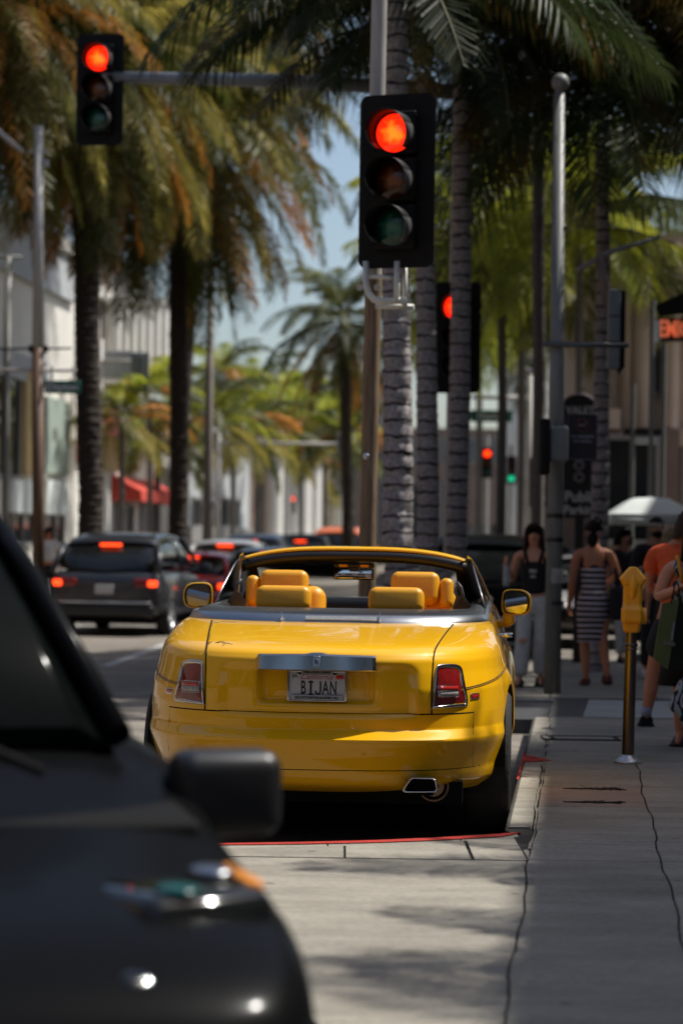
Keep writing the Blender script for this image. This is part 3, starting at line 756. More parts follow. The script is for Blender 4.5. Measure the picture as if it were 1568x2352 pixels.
# strip between the cross joint and the back kerb (two slabs and the corner piece)
def kerb_y(x): 
    pts = [(p.x, p.y) for p in back]; return interp(pts, x)
def kerb_strip(x0, x1, name, m, in0, in1, z=0.0):
    """a piece along the curved back kerb between x0 and x1, from in0 to in1 metres in front of it"""
    N = 12; mb = MB(); rows_ = []
    for i in range(N + 1):
        x = lerp(x0, x1, i / N); y1 = kerb_y(x) - in1; y0 = (kerb_y(x) - in0) if in0 is not None else 11.10 + .006
        rows_.append([Vector((x, y0, z - .15)), Vector((x, y0, z)), Vector((x, y1, z)), Vector((x, y1, z - .15))])
    mb.loft(rows_); mb.sm = [False] * len(mb.sm); return obj(name, mb, m, pave)
xs_ = [-.62, .035, .62]
for x0, x1 in zip(xs_, xs_[1:]): kerb_strip(x0 + .006, x1 - .006, 'slab', M_slab, None, .158)
kerb_strip(.632, .872, 'slab', M_slab, None, .158)
for x0, x1 in ((-.74, -.05), (-.042, .60), (.608, .90)): kerb_strip(x0, x1, 'kerb_stone', M_slab, .150, 0.0, z=-.002)
# red paint on the kerb top and face, widening to the corner
mb = MB(); N = 30; rows_ = []
for i in range(N + 1):
    x = lerp(-.74, .92, i / N); y1 = kerb_y(x) + .002; w_ = lerp(.05, .12, i / N) + .006 * mnoise.noise(Vector((x * 9, 0, 0)))
    if x > .84: w_ *= (.92 - x) / .08
    rows_.append([Vector((x, y1, -.10)), Vector((x, y1 + .001, .003)), Vector((x, y1 - w_, .003))])
mb.loft(rows_, wrap=False); mb.sm = [False] * len(mb.sm); obj('red_paint', mb, M_redkerb, pave)
# kerb along the parking bay
for Y0, Y1 in ((12.42, 14.4), (14.41, 16.4), (16.41, 18.4), (18.41, END)):
    slab(lambda Y: KK + ST * Y, K_, Y0, Y1, z=-.002, g=.003, th=.15, name='kerb_stone', bev=.02)
    slab(K_, A_, Y0, Y1, g=.003)
slab(lambda Y: max(KK + ST * Y + .15, .878) if Y > 11.5 else .878 + .0 * Y, lambda Y: max(A_(Y), .895), 11.12, 12.42, g=.003)
mb = MB(); rows_ = []
for i in range(24):
    Y = lerp(14.9, 16.9, i / 23); x = KK + ST * Y; w_ = .012 + .20 * sstep(16.12, 16.2, Y) * max(0, 1 - (Y - 16.2) / .45)
    rows_.append([Vector((x - .003, Y, -.14)), Vector((x - .003, Y, .003)), Vector((x + w_, Y, .004))])
mb.loft(rows_, wrap=False); mb.sm = [False] * len(mb.sm); obj('red_paint', mb, M_redkerb, pave)
# service cover, sprig marks on the stone
mb = MB(); c_ = gp(1340, 1697); 
mb.box((c_.x, c_.y, .003), (.62, .34, .006)); cv = obj('service_cover', mb, M_slab, pave)
mb = MB()
for dx in (-.24, .24): mb.box((c_.x + dx, c_.y, .0085), (.03, .22, .006))
mb.tube([(c_.x + a, c_.y + b_, .007) for a, b_ in ((-.31, -.17), (.31, -.17), (.31, .17), (-.31, .17))], .006, 4, closed=True)
obj('cover_frame', mb, M_joint, cv)
for (py_) in (1812, 1843):
    mb = MB(); l_ = gp(1292, py_); r_ = gp(1418, py_ + 1)
    for i in range(70):
        t = i / 70; p = l_.lerp(r_, t); w_ = .035 * math.sin(min(1, t * 1.3) * PI * .5) 
        a = rnd.uniform(-1, 1); q = p + Vector((rnd.uniform(.02, .06), w_ * a * 2.2, 0))
        mb.tube([(p.x, p.y, .004), (q.x, q.y, .004)], .0035, 4)
    o_ = obj('sprig_mark', mb, M_joint, plaque); tag(o_, kind='stuff')
# far side of the small crossing: gutter, ridged plate, pale band, next stretch of pavement
mb = MB(); mb.prism([(-.2, 20.42, -.15), (1.755, 20.42, -.15), (2.015, 22.74, -.15), (0, 22.74, -.15)], 0, 0, (0, 0, .125)); gut = tag(obj('gutter', mb, M_asph), kind='structure')
mb = MB(); p0, p1 = gp(1262, 1650), gp(1341, 1604)
mb.prism([(1.76, 20.4, -.1), (2.05, 20.4, -.1), (2.335, 22.74, -.1), (2.02, 22.74, -.1)], 0, 0, (0, 0, .10)); tp = obj('drain_plate', mb, mat('plate_pale', (.30, .29, .27), .7, nscale=20, namt=.15), gut)
mb = MB()
for i in range(14): u = .008 + i * .0208; v = .009 + i * .0226; mb.prism([(1.76 + u, 20.44, .001), (1.76 + u + .009, 20.44, .001), (2.02 + v + .010, 22.7, .001), (2.02 + v, 22.7, .001)], 0, 0, (0, 0, .009))
rb = obj('plate_rib', mb, M_joint, tp); tag(rb, kind='stuff')
mb = MB(); mb.prism([(2.056, 20.4, -.14), (20, 20.4, -.14), (20, 22.74, -.14), (2.34, 22.74, -.14)], 0, 0, (0, 0, .142)); obj('pale_band', mb, ground_mat('pale_concrete', (.36, .37, .35), (.44, .45, .43), 1.5), gut)
mb = MB(); mb.box((1.35, 22.82, -.08), (1.9, .16, .15)); mb.box((.62, 20.33, -.08), (1.6, .14, .15)); obj('gutter_lip', mb, ground_mat('pale_lip', (.34, .34, .32), (.42, .42, .40), 3), gut)
mb = MB(); mb.prism([(.6, 22.92, -.15), (16, 22.86, -.15), (16, 27.6, -.15), (1.2, 27.6, -.15)], 0, 0, (0, 0, .15)); fp = tag(obj('pavement', mb, M_joint), kind='structure')
xs = [.62 + .02, 2.0, 3.02, 4.4, 5.8, 7.2, 8.6]
for i, (x0, x1) in enumerate(zip(xs, xs[1:])):
    for (Y0, Y1) in ((22.93, 24.6), (24.6, 26.2), (26.2, 27.6)):
        slab(lambda Y, x0=x0: x0 + ST * (Y - 23), lambda Y, x1=x1: x1 + ST * (Y - 23), Y0, Y1, z=.004, g=.008, th=.02, par=fp)
# lane lines and a crossing painted on the road
M_line = ground_mat('worn_white_paint', (.42, .42, .40), (.55, .54, .52), 5.0, stretch=(1, 1, 1), speck=.5)
def line(p0, p1, w):
    d = (p1 - p0); d.z = 0; n_ = Vector((-d.y, d.x, 0)).normalized() * w / 2
    mb = MB(); mb.prism([p0 - n_, p1 - n_, p1 + n_, p0 + n_], 0, 0, (0, 0, .004)); return obj('road_marking', mb, M_line, road)
zr = -.149
a0 = gp(245, 1530, zr); a1 = gp(385, 1478, zr); line(a0, a1, .14)
for Y in (44, 46, 48, 66, 68.5):
    line(Vector((-12, Y, zr)), Vector((12, Y + .5, zr)), .45)
for k in range(9): line(Vector((-2.1 + ST * (50 + k * 9), 50 + k * 9, zr)), Vector((-2.1 + ST * (54 + k * 9), 54 + k * 9, zr)), .12)
# ------------------------------------------------------------------ signals, poles, signs
M_sigblack = mat('signal_black', (.007, .006, .005), .6, spec=.2, nscale=40, namt=.3)
M_visor = mat('visor_outer_painted_sheen', (.10, .10, .10), .42, nscale=30, namt=.2)  # lighter grey outside stands for daylight on the visor; inside stays black
def lens_mat(name, c, c2, es):
    m = bpy.data.materials.new(name); m.use_nodes = True; n = m.node_tree; b = n.nodes['Principled BSDF']
    tc = n.nodes.new('ShaderNodeTexCoord'); t = n.nodes.new('ShaderNodeTexNoise'); t.inputs['Scale'].default_value = 14; n.links.new(tc.outputs['Object'], t.inputs['Vector'])
    g = n.nodes.new('ShaderNodeVectorMath'); g.operation = 'LENGTH'; mp = n.nodes.new('ShaderNodeMapping'); mp.inputs['Scale'].default_value = (1, 0, 1)
    n.links.new(tc.outputs['Object'], mp.inputs[0]); n.links.new(mp.outputs[0], g.inputs[0])
    a = n.nodes.new('ShaderNodeMath'); a.operation = 'MULTIPLY_ADD'; a.inputs[1].default_value = 5.0; n.links.new(g.outputs['Value'], a.inputs[0]); 
    s2 = n.nodes.new('ShaderNodeMath'); s2.operation = 'MULTIPLY'; s2.inputs[1].default_value = .9; n.links.new(t.outputs['Fac'], s2.inputs[0]); n.links.new(s2.outputs[0], a.inputs[2])
    cr = n.nodes.new('ShaderNodeValToRGB'); cr.color_ramp.elements[0].position = .55; cr.color_ramp.elements[0].color = (*c2, 1); cr.color_ramp.elements[1].position = .95; cr.color_ramp.elements[1].color = (*c, 1)
    n.links.new(a.outputs[0], cr.inputs[0]); n.links.new(cr.outputs[0], b.inputs['Base Color']); b.inputs['Roughness'].default_value = .15
    if es: n.links.new(cr.outputs[0], b.inputs['Emission Color']); b.inputs['Emission Strength'].default_value = es
    return m
M_lred = lens_mat('lit_red_signal', (1.0, .012, .002), (1.0, .13, .006), 2.0)
M_lamb = lens_mat('unlit_amber_signal', (.06, .014, .003), (.26, .08, .02), 0)
M_lgrn = lens_mat('unlit_green_signal', (.006, .05, .035), (.04, .20, .14), 0)
M_lgrn_on = lens_mat('lit_green_signal', (.0, .5, .25), (.05, .9, .5), .7)
def signal(name, label, c, yaw, lit='red', plate=(.573, 1.333), sc_=1.0, group=None, back=True):
    t = thing(name, label, 'traffic light', c, yaw, group)
    w, h = plate; r = .07
    if back:
        mb = MB(); pts = []
        for (cx, cz, a0) in ((w / 2 - r, h / 2 - r, 0), (-w / 2 + r, h / 2 - r, 90), (-w / 2 + r, -h / 2 + r, 180), (w / 2 - r, -h / 2 + r, 270)):
            for k in range(6): a = R(a0 + 90 * k / 5); pts.append((cx + r * math.cos(a), .02, cz + r * math.sin(a)))
        mb.prism(pts, 0, 0, (0, .006, 0)); obj('backplate', mb, M_sigblack, t)
    for i, q in enumerate((.357, 0, -.357)):
        s = bpy.data.objects.new('signal_section', None); COL.objects.link(s); s.parent = t; s.location = (0, 0, q)
        mb = MB(); mb.rbox((0, .07, 0), (.345, .20, .345), .03, n=2); mb.rbox((0, -.035, 0), (.335, .03, .335), .012, n=2)
        for sx_ in (-.168, .168):
            for sz_ in (-.13, .13): mb.box((sx_, -.045, sz_), (.02, .03, .018))
        obj('housing', mb, M_sigblack, s)
        mb = MB(); rings = []
        for rr, yy in ((.146, -.052), (.13, -.066), (.09, -.076), (.045, -.082), (.002, -.084)):
            rings.append([Vector((rr * math.cos(2 * PI * k / 32), yy, rr * math.sin(2 * PI * k / 32))) for k in range(32)])
        mb.loft(rings, cap=False); obj('lens', mb, {0: M_lred if lit == 'red' else M_lred_off, 1: M_lamb, 2: M_lgrn_on if lit == 'green' else M_lgrn}[i], s)
        mb = MB(); rings = []; N = 44
        for k in range(N + 1):
            a = R(lerp(-138, 138, k / N)); L_ = .265 * (.50 + .50 * math.cos(a * .62))
            ux, uz = math.sin(a), math.cos(a)
            rings.append([Vector((.162 * ux, -.045, .162 * uz)), Vector((.162 * ux, -.05 - L_, .162 * uz - .012)), Vector((.157 * ux, -.05 - L_, .157 * uz - .012)), Vector((.157 * ux, -.045, .157 * uz))])
        mb.loft(rings); 
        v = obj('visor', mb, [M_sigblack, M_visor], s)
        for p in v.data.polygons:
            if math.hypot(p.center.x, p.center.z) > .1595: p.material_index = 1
    return t
M_lred_off = lens_mat('unlit_red_signal', (.06, .004, .003), (.15, .01, .008), 0)
M_polegrey = mat('grey_green_pole', (.17, .172, .158), .5, nscale=3, namt=.18, stretch=(8, 8, 1))
M_poletan = mat('weathered_tan_pole', (.27, .19, .12), .62, nscale=5, col2=(.10, .058, .03), stretch=(6, 6, .6), detail=8)
M_polelight = mat('pale_painted_pole', (.38, .36, .33), .5, nscale=4, namt=.15, stretch=(6, 6, 1))
M_bracket = mat('pale_bracket_paint', (.66, .66, .60), .4, nscale=14, namt=.12)
# main signal with its pole
Y1_ = 18.5
c1 = at(909, 415, Y1_)
signal('traffic_signal', 'big black signal head showing red, mounted on tan pole above the convertible', c1, R(-20), plate=(.61, 1.333))
pb = at(840, 1245, Y1_ + .35)
pole1 = thing('signal_pole', 'tan weathered steel pole holding the big signal head', 'pole', (pb.x, pb.y, -.15))
zt = 9.0; lean = math.tan(R(.1))
mb = MB(); mb.cyl((0, 0, 0), (0.03, 0, 3.65), .067, .064, 24); obj('shaft', mb, M_poletan, pole1)
mb = MB(); mb.cyl((0.03, 0, 3.65), (.07, 0, zt), .064, .056, 24); obj('upper_shaft', mb, M_polelight, pole1)
mb = MB(); mb.lathe([(.16, 0), (.16, .03), (.10, .05), (.075, .12), (.07, .14)], n=20); obj('base', mb, M_poletan, pole1)
for dx in (-.005,):
    mb = MB(); mb.sphere((dx, -.05 if dx == -.005 else 0, 2.27), .03); obj('bolt', mb, M_silver, pole1)
# bracket under the head
br = bpy.data.objects.new('bracket', None); COL.objects.link(br); br.parent = pole1
def L1(px, py, dy=0.0):
    q = at(px, py, Y1_ + dy); return Vector((q.x - pb.x, q.y - pb.y, q.z + .15))
mb = MB(); mb.tube([L1(840, 600, .1), L1(840, 650, .1), L1(845, 672, .08), L1(858, 688, .05), L1(880, 692, .02), L1(925, 690, 0)], .026, 12); obj('pipe', mb, M_bracket, br)
mb = MB(); mb.tube([L1(848, 636, .1), L1(875, 636, .05), L1(897, 638, 0)], .017, 10); obj('pipe', mb, M_bracket, br)
mb = MB(); mb.tube([L1(912, 600, .02), L1(911, 650, .02), L1(911, 692, 0)], .025, 12); obj('pipe', mb, M_bracket, br)
mb = MB(); mb.tube([L1(929, 600, .12), L1(929, 705, .12)], .022, 12); obj('pipe', mb, M_bracket, br)
mb = MB(); mb.tube([L1(862, 703, .2), L1(950, 705, .15)], .022, 12); obj('pipe', mb, M_bracket, br)
q = L1(926, 691, 0); mb = MB(); mb.cyl(q + Vector((0, -.06, 0)), q + Vector((0, .03, 0)), .032, n=16); mb.cyl(q + Vector((0, -.075, 0)), q + Vector((0, -.06, 0)), .016, n=8); obj('clamp', mb, M_bracket, br)
for px_ in (826, 866):
    mb = MB(); mb.cyl(L1(px_, 660, .28), L1(px_, 660, .42), .028, n=12); obj('bolt', mb, M_silver, br)
# second pole with the mast arm
Y2_ = 29.5
p2 = at(1036, 1245, Y2_)
pole2 = thing('mast_arm_pole', 'pale pole with long horizontal mast arm behind the ringed palm trunks', 'pole', (p2.x, p2.y, -.15))
mb = MB(); mb.cyl((0, 0, 0), (0.05, 0, 9.2), .11, .085, 20); obj('shaft', mb, M_polelight, pole2)
e = at(1036, 212, Y2_); z0 = e.z + .15; f2 = at(285, 178, 28.8)
mb = MB(); mb.tube([(0.05, 0, z0), (lerp(0, f2.x - p2.x, .5), -.35, lerp(z0, f2.z + .15, .5) + .05), (f2.x - p2.x - .25, f2.y - p2.y, f2.z + .15)], [.10, .085, .07], 16)
obj('mast_arm', mb, mat('grey_mast_paint', (.24, .26, .27), .4, nscale=6, namt=.15), pole2)
mb = MB(); mb.cyl((-1.6, -.1, z0 - .02), (-1.6, -.1, z0 + .16), .05, n=10); obj('arm_clamp', mb, M_sigblack, pole2)
signal('traffic_signal', 'signal head showing red hung at the tip of the mast arm among palm fronds', at(229, 205, 28.8), R(-8))
signal('traffic_signal', 'signal head showing red half hidden behind ringed palm trunk', at(1048, 775, 29.0), R(-8))
mb = MB(); q3 = at(1048, 775, 29.0)
for dz in (-.45, .45): mb.tube([(.02, 0, q3.z + .15 + dz), (q3.x - p2.x, -.32, q3.z + .15 + dz)], .02, 8)
obj('signal_bracket', mb, M_polelight, pole2)
# grey pole on the corner
g0 = gp(1272, 1592); g0.y = 23.5; g0 = at(1272, 1245, 23.5)
gpole = thing('street_pole', 'grey-green corner pole with ball cap and cross bar', 'pole', (g0.x, g0.y, 0))
def G(px, py, dy=0.0):
    q = at(px, py, 23.5 + dy); return Vector((q.x - g0.x, q.y - g0.y, q.z))
mb = MB(); mb.tube([(0, 0, 0), G(1276, 1050), G(1283, 215)], [.083, .075, .056], 24); obj('shaft', mb, M_polegrey, gpole)
mb = MB(); mb.sphere(G(1286, 189), .088, 20, 12); mb.cyl(G(1284, 218), G(1285, 200), .04, n=12); obj('ball_cap', mb, M_polegrey, gpole)
mb = MB(); mb.tube([G(1247, 791, -.09), G(1442, 793, -.09)], .026, 10); obj('cross_bar', mb, mat('dark_grey_steel', (.07, .08, .085), .45, nscale=10, namt=.2), gpole)
mb = MB(); mb.tube([G(1272, 520, -.02), G(1298, 520, -.02)], .018, 8); obj('clamp', mb, M_polegrey, gpole)
mb = MB()
for py_ in (1185, 1240, 1385): q = G(1274, py_); mb.cyl(q - Vector((0, 0, .02)), q + Vector((0, 0, .02)), .086, n=20)
obj('strap', mb, M_blacktrim, gpole)
mb = MB(); q = G(1274, 1322); mb.cyl(q - Vector((0, 0, .07)), q + Vector((0, 0, .07)), .084, n=20); obj('faded_sticker', mb, mat('faded_sticker_grey', (.32, .30, .27), .7, nscale=10, namt=.2), gpole)
# pedestrian signal box and sign on the pole
ps = thing('pedestrian_signal', 'grey pedestrian signal box clamped sideways to the corner pole', 'pedestrian signal', at(1281, 1020, 23.2))
mb = MB(); mb.rbox((.0, 0, 0), (.19, .16, .34), .03); obj('housing', mb, mat('grey_signal_box', (.16, .17, .16), .5, nscale=12, namt=.12), ps)
mb = MB(); mb.rbox((-.135, -.02, -.03), (.10, .24, .54), .03); obj('hood', mb, M_sigblack, ps)
mb = MB(); mb.cyl((.0, .05, .16), (.0, .05, .30), .03, n=10); obj('bracket', mb, M_polegrey, ps)
M_sign = mat('sign_dark', (.016, .012, .013), .5, nscale=20, namt=.2)
M_signtext = mat('sign_text_grey', (.26, .24, .27), .6, nscale=30, namt=.15)
sg_ = thing('no_smoking_sign', 'dark rectangular sign with crossed cigarette reading no smoking or vaping', 'sign', at(1336, 1003, 23.3), R(3))
mb = MB(); pts = []
for (cx, cz, a0) in ((.115, .19, 0), (-.115, .19, 90), (-.115, -.19, 180), (.115, -.19, 270)):
    for k in range(5): a = R(a0 + 90 * k / 4); pts.append((cx + .03 * math.cos(a), 0, cz + .03 * math.sin(a)))
mb.prism(pts, 0, 0, (0, .005, 0)); obj('panel', mb, M_sign, sg_)
mb = MB(); mb.tube([(x, -.003, z) for x, _, z in pts], .0035, 4, closed=True); obj('border', mb, mat('sign_border_grey', (.16, .13, .15), .6, nscale=20, namt=.1), sg_)
mb = MB(); mb.tube([(.062 * math.cos(2 * PI * k / 24), -.003, .11 + .062 * math.sin(2 * PI * k / 24)) for k in range(24)], .005, 5, closed=True); mb.tube([(-.045, -.003, .155), (.045, -.003, .065)], .005, 5)
obj('prohibition_ring', mb, mat('faded_red_paint', (.16, .02, .012), .6, nscale=20, namt=.1), sg_)
mb = MB(); mb.box((-.008, -.005, .11), (.06, .004, .012)); mb.tube([(.02, -.006, .118), (.035, -.006, .13), (.03, -.006, .145)], .004, 5); obj('cigarette', mb, M_signtext, sg_)
text_mesh('lettering', 'NO SMOKING', .038, M_signtext, sg_, (0, -.004, .0), RX, .92, bold=.001)
text_mesh('lettering', 'OR VAPING', .038, M_signtext, sg_, (0, -.004, -.045), RX, .9, bold=.001)
mb = MB(); mb.cyl((-.18, .02, .1), (.1, .02, .1), .01, n=8); obj('bracket', mb, M_polegrey, sg_)
# signal seen from behind, with its diagonal stays
bs = thing('traffic_signal', 'grey back of a signal head beside the cross bar, facing away', 'traffic light', at(1413, 758, 26.0))
mb = MB(); mb.rbox((-.03, -.06, 0), (.13, .14, .86), .02); obj('housing', mb, mat('grey_signal_back', (.15, .165, .165), .5, nscale=12, namt=.12), bs)
mb = MB(); mb.prism([(.03, -.02, -.48), (.10, -.02, -.40), (.10, -.02, .42), (-.02, -.02, .44), (.0, -.02, -.3)], 0, 0, (0, .02, 0)); obj('backplate', mb, M_sigblack, bs)
mb = MB()
for zz in (-.14, .14): mb.box((-.03, -.132, zz), (.12, .006, .012))
obj('section_seam', mb, M_sigblack, bs)
stay = thing('signal_stay', 'thin sloping grey arm crossing dark palm trunk beside the corner pole', 'mast arm', at(1400, 600, 26.5))
def SP(px, py): return at(px, py, 26.5) - Vector(stay.location)
mb = MB(); mb.tube([SP(1322, 622), SP(1400, 578), SP(1512, 545)], [.03, .028, .02], 8); obj('arm', mb, mat('stay_grey', (.20, .19, .18), .5, nscale=10, namt=.15), stay)
mb = MB(); mb.tube([SP(1374, 590), SP(1398, 718)], .05, 8); obj('hanger', mb, mat('brown_steel', (.16, .11, .09), .5, nscale=10, namt=.15), stay)
# public parking sign
pk = thing('parking_sign', 'tall black arched Public Parking sign behind the corner pole', 'sign', (*at(1330, 1245, 33).xy, -.15))
def PK(px, py): q = at(px, py, 33); return Vector((q.x - pk.location.x, 0, q.z + .15))
arch = [PK(1290, 1190), PK(1290, 935)] + [PK(1329 - 39 * math.cos(PI * k / 10), 935 - 30 * math.sin(PI * k / 10)) for k in range(1, 10)] + [PK(1368, 935), PK(1368, 1190)]
mb = MB(); mb.prism(arch, 0, 0, (0, .12, 0)); obj('panel', mb, M_sign, pk)
mb = MB(); mb.tube([p + Vector((0, -.01, 0)) for p in arch[1:-1]], .012, 6); obj('border', mb, mat('sign_rim_lilac', (.22, .16, .20), .5, nscale=10, namt=.1), pk)
q = PK(1330, 1180); mb = MB(); mb.box((q.x, .06, q.z / 2), (.12, .1, q.z)); obj('post', mb, M_sign, pk)
M_white = mat('white_paint', (.62, .62, .62), .6, nscale=10, namt=.08)
for (px_, py_, s_, tx) in ((1331, 943, .14, 'VALET'), (1333, 1142, .20, 'Public'), (1333, 1172, .17, 'Parking')):
    q = PK(px_, py_); text_mesh('lettering', tx, s_, M_white, pk, (q.x, -.012, q.z), RX, .95, bold=.004)
for py_ in (1040, 1068, 1096):
    q = PK(1329, py_); mb = MB(); mb.tube([(q.x + .055 * math.cos(2 * PI * k / 20), -.012, q.z + .055 * math.sin(2 * PI * k / 20)) for k in range(20)], .018, 6, closed=True); obj('ring_emblem', mb, M_signtext, pk)
# parking meter
m0 = gp(1440, 1752); mt = thing('parking_meter', 'orange-yellow single-head parking meter on a bronze post', 'parking meter', (m0.x, m0.y, 0), R(-4))
mt.rotation_euler = (0, R(.9), R(-4))
M_meter = mat('meter_yellow_paint', (.92, .42, .012), .42, coat=.15, nscale=8, namt=.08)
mb = MB(); mb.cyl((0, 0, 0), (0, 0, .90), .042, .038, 24); mb.lathe([(.046, .78), (.046, .80)], n=24); mb.lathe([(.044, .755), (.044, .765)], n=24); obj('post', mb, mat('bronze_metal', (.17, .14, .12), .25, metal=.9, nscale=6, namt=.2, stretch=(5, 5, .5)), mt)
mb = MB(); mb.lathe([(.095, 0), (.095, .012), (.075, .02), (.05, .045), (.043, .055)], n=28); obj('base_flange', mb, M_silver, mt)
mb = MB(); mb.smooth = False
def mring(w, y0, y1, z, ch=.018): return [Vector((-w + ch, y0, z)), Vector((w - ch, y0, z)), Vector((w, y0 + ch, z)), Vector((w, y1 - ch, z)), Vector((w - ch, y1, z)), Vector((-w + ch, y1, z)), Vector((-w, y1 - ch, z)), Vector((-w, y0 + ch, z))]
mb.loft([mring(.045, -.05, .05, .872), mring(.055, -.06, .06, .885), mring(.060, -.065, .065, .93), mring(.068, -.085, .08, .94), mring(.070, -.092, .085, .96), mring(.070, -.092, .085, 1.025), mring(.064, -.078, .075, 1.045), mring(.061, -.070, .07, 1.06), mring(.061, -.068, .07, 1.17), mring(.064, -.068, .07, 1.185), mring(.088, -.068, .07, 1.225), mring(.090, -.066, .068, 1.235), mring(.028, -.05, .05, 1.308), mring(.018, -.04, .04, 1.312, .01)])
mb.sm = [False] * len(mb.sm); hd = obj('meter_head', mb, M_meter, mt)
bv = hd.modifiers.new('b', 'BEVEL'); bv.width = .006; bv.segments = 3; bv.limit_method = 'ANGLE'; bv.angle_limit = R(20)
mb = MB(); rings = []
for i in range(17):
    t = i / 16; z = lerp(1.085, 1.262, t); w_ = .026 * math.sin(PI * t) ** .7 + .0005; d_ = .026 * math.sin(PI * t) ** .8 + .0005
    rings.append([Vector((w_ * math.cos(a), -.066 - d_ * math.sin(a), z)) for a in [PI * k / 10 for k in range(11)]])
mb.loft(rings, wrap=False); obj('dome_ridge', mb, M_meter, mt)
mb = MB(); mb.cyl((.066, 0, .985), (.095, 0, .985), .055, n=20); obj('lock_cap', mb, M_meter, mt)
mb = MB(); mb.tube([(-.062, -.0705, 1.19), (.062, -.0705, 1.19)], .0012, 4); obj('seam', mb, M_blacktrim, mt)
# umbrella over the cafe, right
u0 = at(1490, 1245, 34)
um = thing('parasol', 'pale grey square parasol over the pavement behind the bearded man', 'parasol', (u0.x, 34, -.15))
M_canvas = mat('pale_canvas', (.62, .66, .64), .8, nscale=6, namt=.06)
q0 = at(1396, 1190, 34); zc = q0.z + .15
mb = MB(); 
top = [Vector((0.0, 0, zc + .32))]; w_ = u0.x - q0.x
rings = []
for k, h_ in ((1.0, 0), (.99, .055), (.62, .21), (.40, .285), (.01, .30)):
    rings.append([Vector((w_ * k * a, w_ * k * b_, zc + h_)) for a, b_ in ((-1, -1), (0, -1), (1, -1), (1, 0), (1, 1), (0, 1), (-1, 1), (-1, 0))])
mb.loft(rings, cap=False); mb.sm = [False] * len(mb.sm)
rings2 = [[v - Vector((0, 0, .09)) for v in rings[0]], rings[0]]; mb.loft(rings2, cap=False); cnp = obj('canopy', mb, M_canvas, um); sdf = cnp.modifiers.new('s', 'SOLIDIFY'); sdf.thickness = .01
mb = MB(); mb.cyl((0, 0, 0), (0, 0, zc + .33), .035, n=12); obj('pole', mb, M_polegrey, um)
for k in range(8):
    a, b_ = ((-1, -1), (0, -1), (1, -1), (1, 0), (1, 1), (0, 1), (-1, 1), (-1, 0))[k]
    mb = MB(); mb.tube([(0, 0, zc + .28), (w_ * a, w_ * b_, zc - .02)], .012, 6); obj('rib', mb, M_steel, um)
mb = MB(); mb.box((0, 0, .05), (.6, .6, .1)); obj('base', mb, M_polegrey, um)
# poles on the far left
lp = thing('lamp_post', 'tall brown and grey post with short cross arms beside date palm trunk', 'pole', (*at(88, 1245, 42).xy, -.15))
def LP(px, py, Y=42): q = at(px, py, Y); return Vector((q.x - lp.location.x, q.y - lp.location.y, q.z + .15))
M_rust = mat('rust_brown_post', (.15, .08, .04), .6, nscale=4, col2=(.07, .035, .02), stretch=(5, 5, .7))
mb = MB(); mb.tube([LP(88, 1450), LP(88, 800)], .105, 16); obj('lower_shaft', mb, M_rust, lp)
mb = MB(); mb.tube([LP(88, 800), LP(90, 290)], [.10, .075], 16); obj('upper_shaft', mb, M_polelight, lp)
mb = MB(); mb.tube([LP(66, 349), LP(112, 349)], .03, 8); mb.box(LP(106, 375), (.10, .1, .12)); obj('cross_piece', mb, M_polelight, lp)
mb = MB(); mb.tube([LP(-60, 802), LP(165, 800)], .018, 6); mb.sphere(LP(74, 801), .07); mb.sphere(LP(104, 801), .07); obj('cross_wire', mb, M_sigblack, lp)
mb = MB(); mb.tube([LP(-40, 270), LP(52, 348)], .045, 8); obj('diagonal_arm', mb, M_polelight, lp)
mb = MB(); mb.tube([LP(-60, 850), LP(170, 850)], .035, 8); obj('sign_arm', mb, M_polelight, lp)
tp_ = thing('lamp_post', 'slim pale green post at the picture edge left of the brown post', 'pole', (*at(11, 1245, 50).xy, -.15))
mb = MB(); zz = at(11, 590, 50).z + .15; mb.tube([(0, 0, 0), (0, 0, zz)], .07, 12); obj('shaft', mb, M_polegrey, tp_)
mb = MB(); mb.tube([(-.6, 0, zz), (.3, 0, zz)], .03, 8); obj('arm', mb, M_polegrey, tp_)
tp2 = thing('lamp_post', 'brown-grey post with thin cross wire between palm trunk and sky gap', 'pole', (*at(476, 1245, 58).xy, -.15))
zz = at(476, 560, 58).z + .15
mb = MB(); mb.tube([(0, 0, 0), (0, 0, zz * .35), (0, 0, zz)], [.15, .11, .07], 14); obj('shaft', mb, mat('brown_grey_post', (.20, .165, .14), .6, nscale=5, namt=.2, stretch=(5, 5, .7)), tp2)
zc_ = at(476, 665, 58).z + .15
mb = MB(); mb.tube([(-.6, 0, zc_), (1.4, 0, zc_)], .015, 6); mb.sphere((0, 0, zc_), .13); obj('cross_wire', mb, M_sigblack, tp2)
mb = MB(); mb.cyl((-.14, 0, zz * .29), (.18, 0, zz * .29), .08, n=10); obj('clamp', mb, M_silver, tp2)
# green street-name signs
M_green = mat('sign_green', (.005, .09, .055), .5, nscale=12, namt=.12)
def street_sign(px0, px1, py0, py1, Y, txt, label, post=None):
    c = at((px0 + px1) / 2, (py0 + py1) / 2, Y); w_ = (px1 - px0) * Y / FPX; h_ = (py1 - py0) * Y / FPX
    t = thing('street_name_sign', label, 'street sign', c)
    mb = MB(); mb.rbox((0, 0, 0), (w_, .04, h_), .02, n=2); obj('panel', mb, M_green, t)
    text_mesh('lettering', txt, h_ * .8, M_white, t, (0, -.023, 0), RX, min(1.0, w_ / (len(txt) * h_ * .42)), bold=h_ * .012)
    mb = MB(); mb.cyl((-w_ * .3, 0, h_ / 2), (-w_ * .3, 0, h_ / 2 + .25), .02, n=8); mb.cyl((w_ * .3, 0, h_ / 2), (w_ * .3, 0, h_ / 2 + .25), .02, n=8); obj('hanger', mb, M_polelight, t)
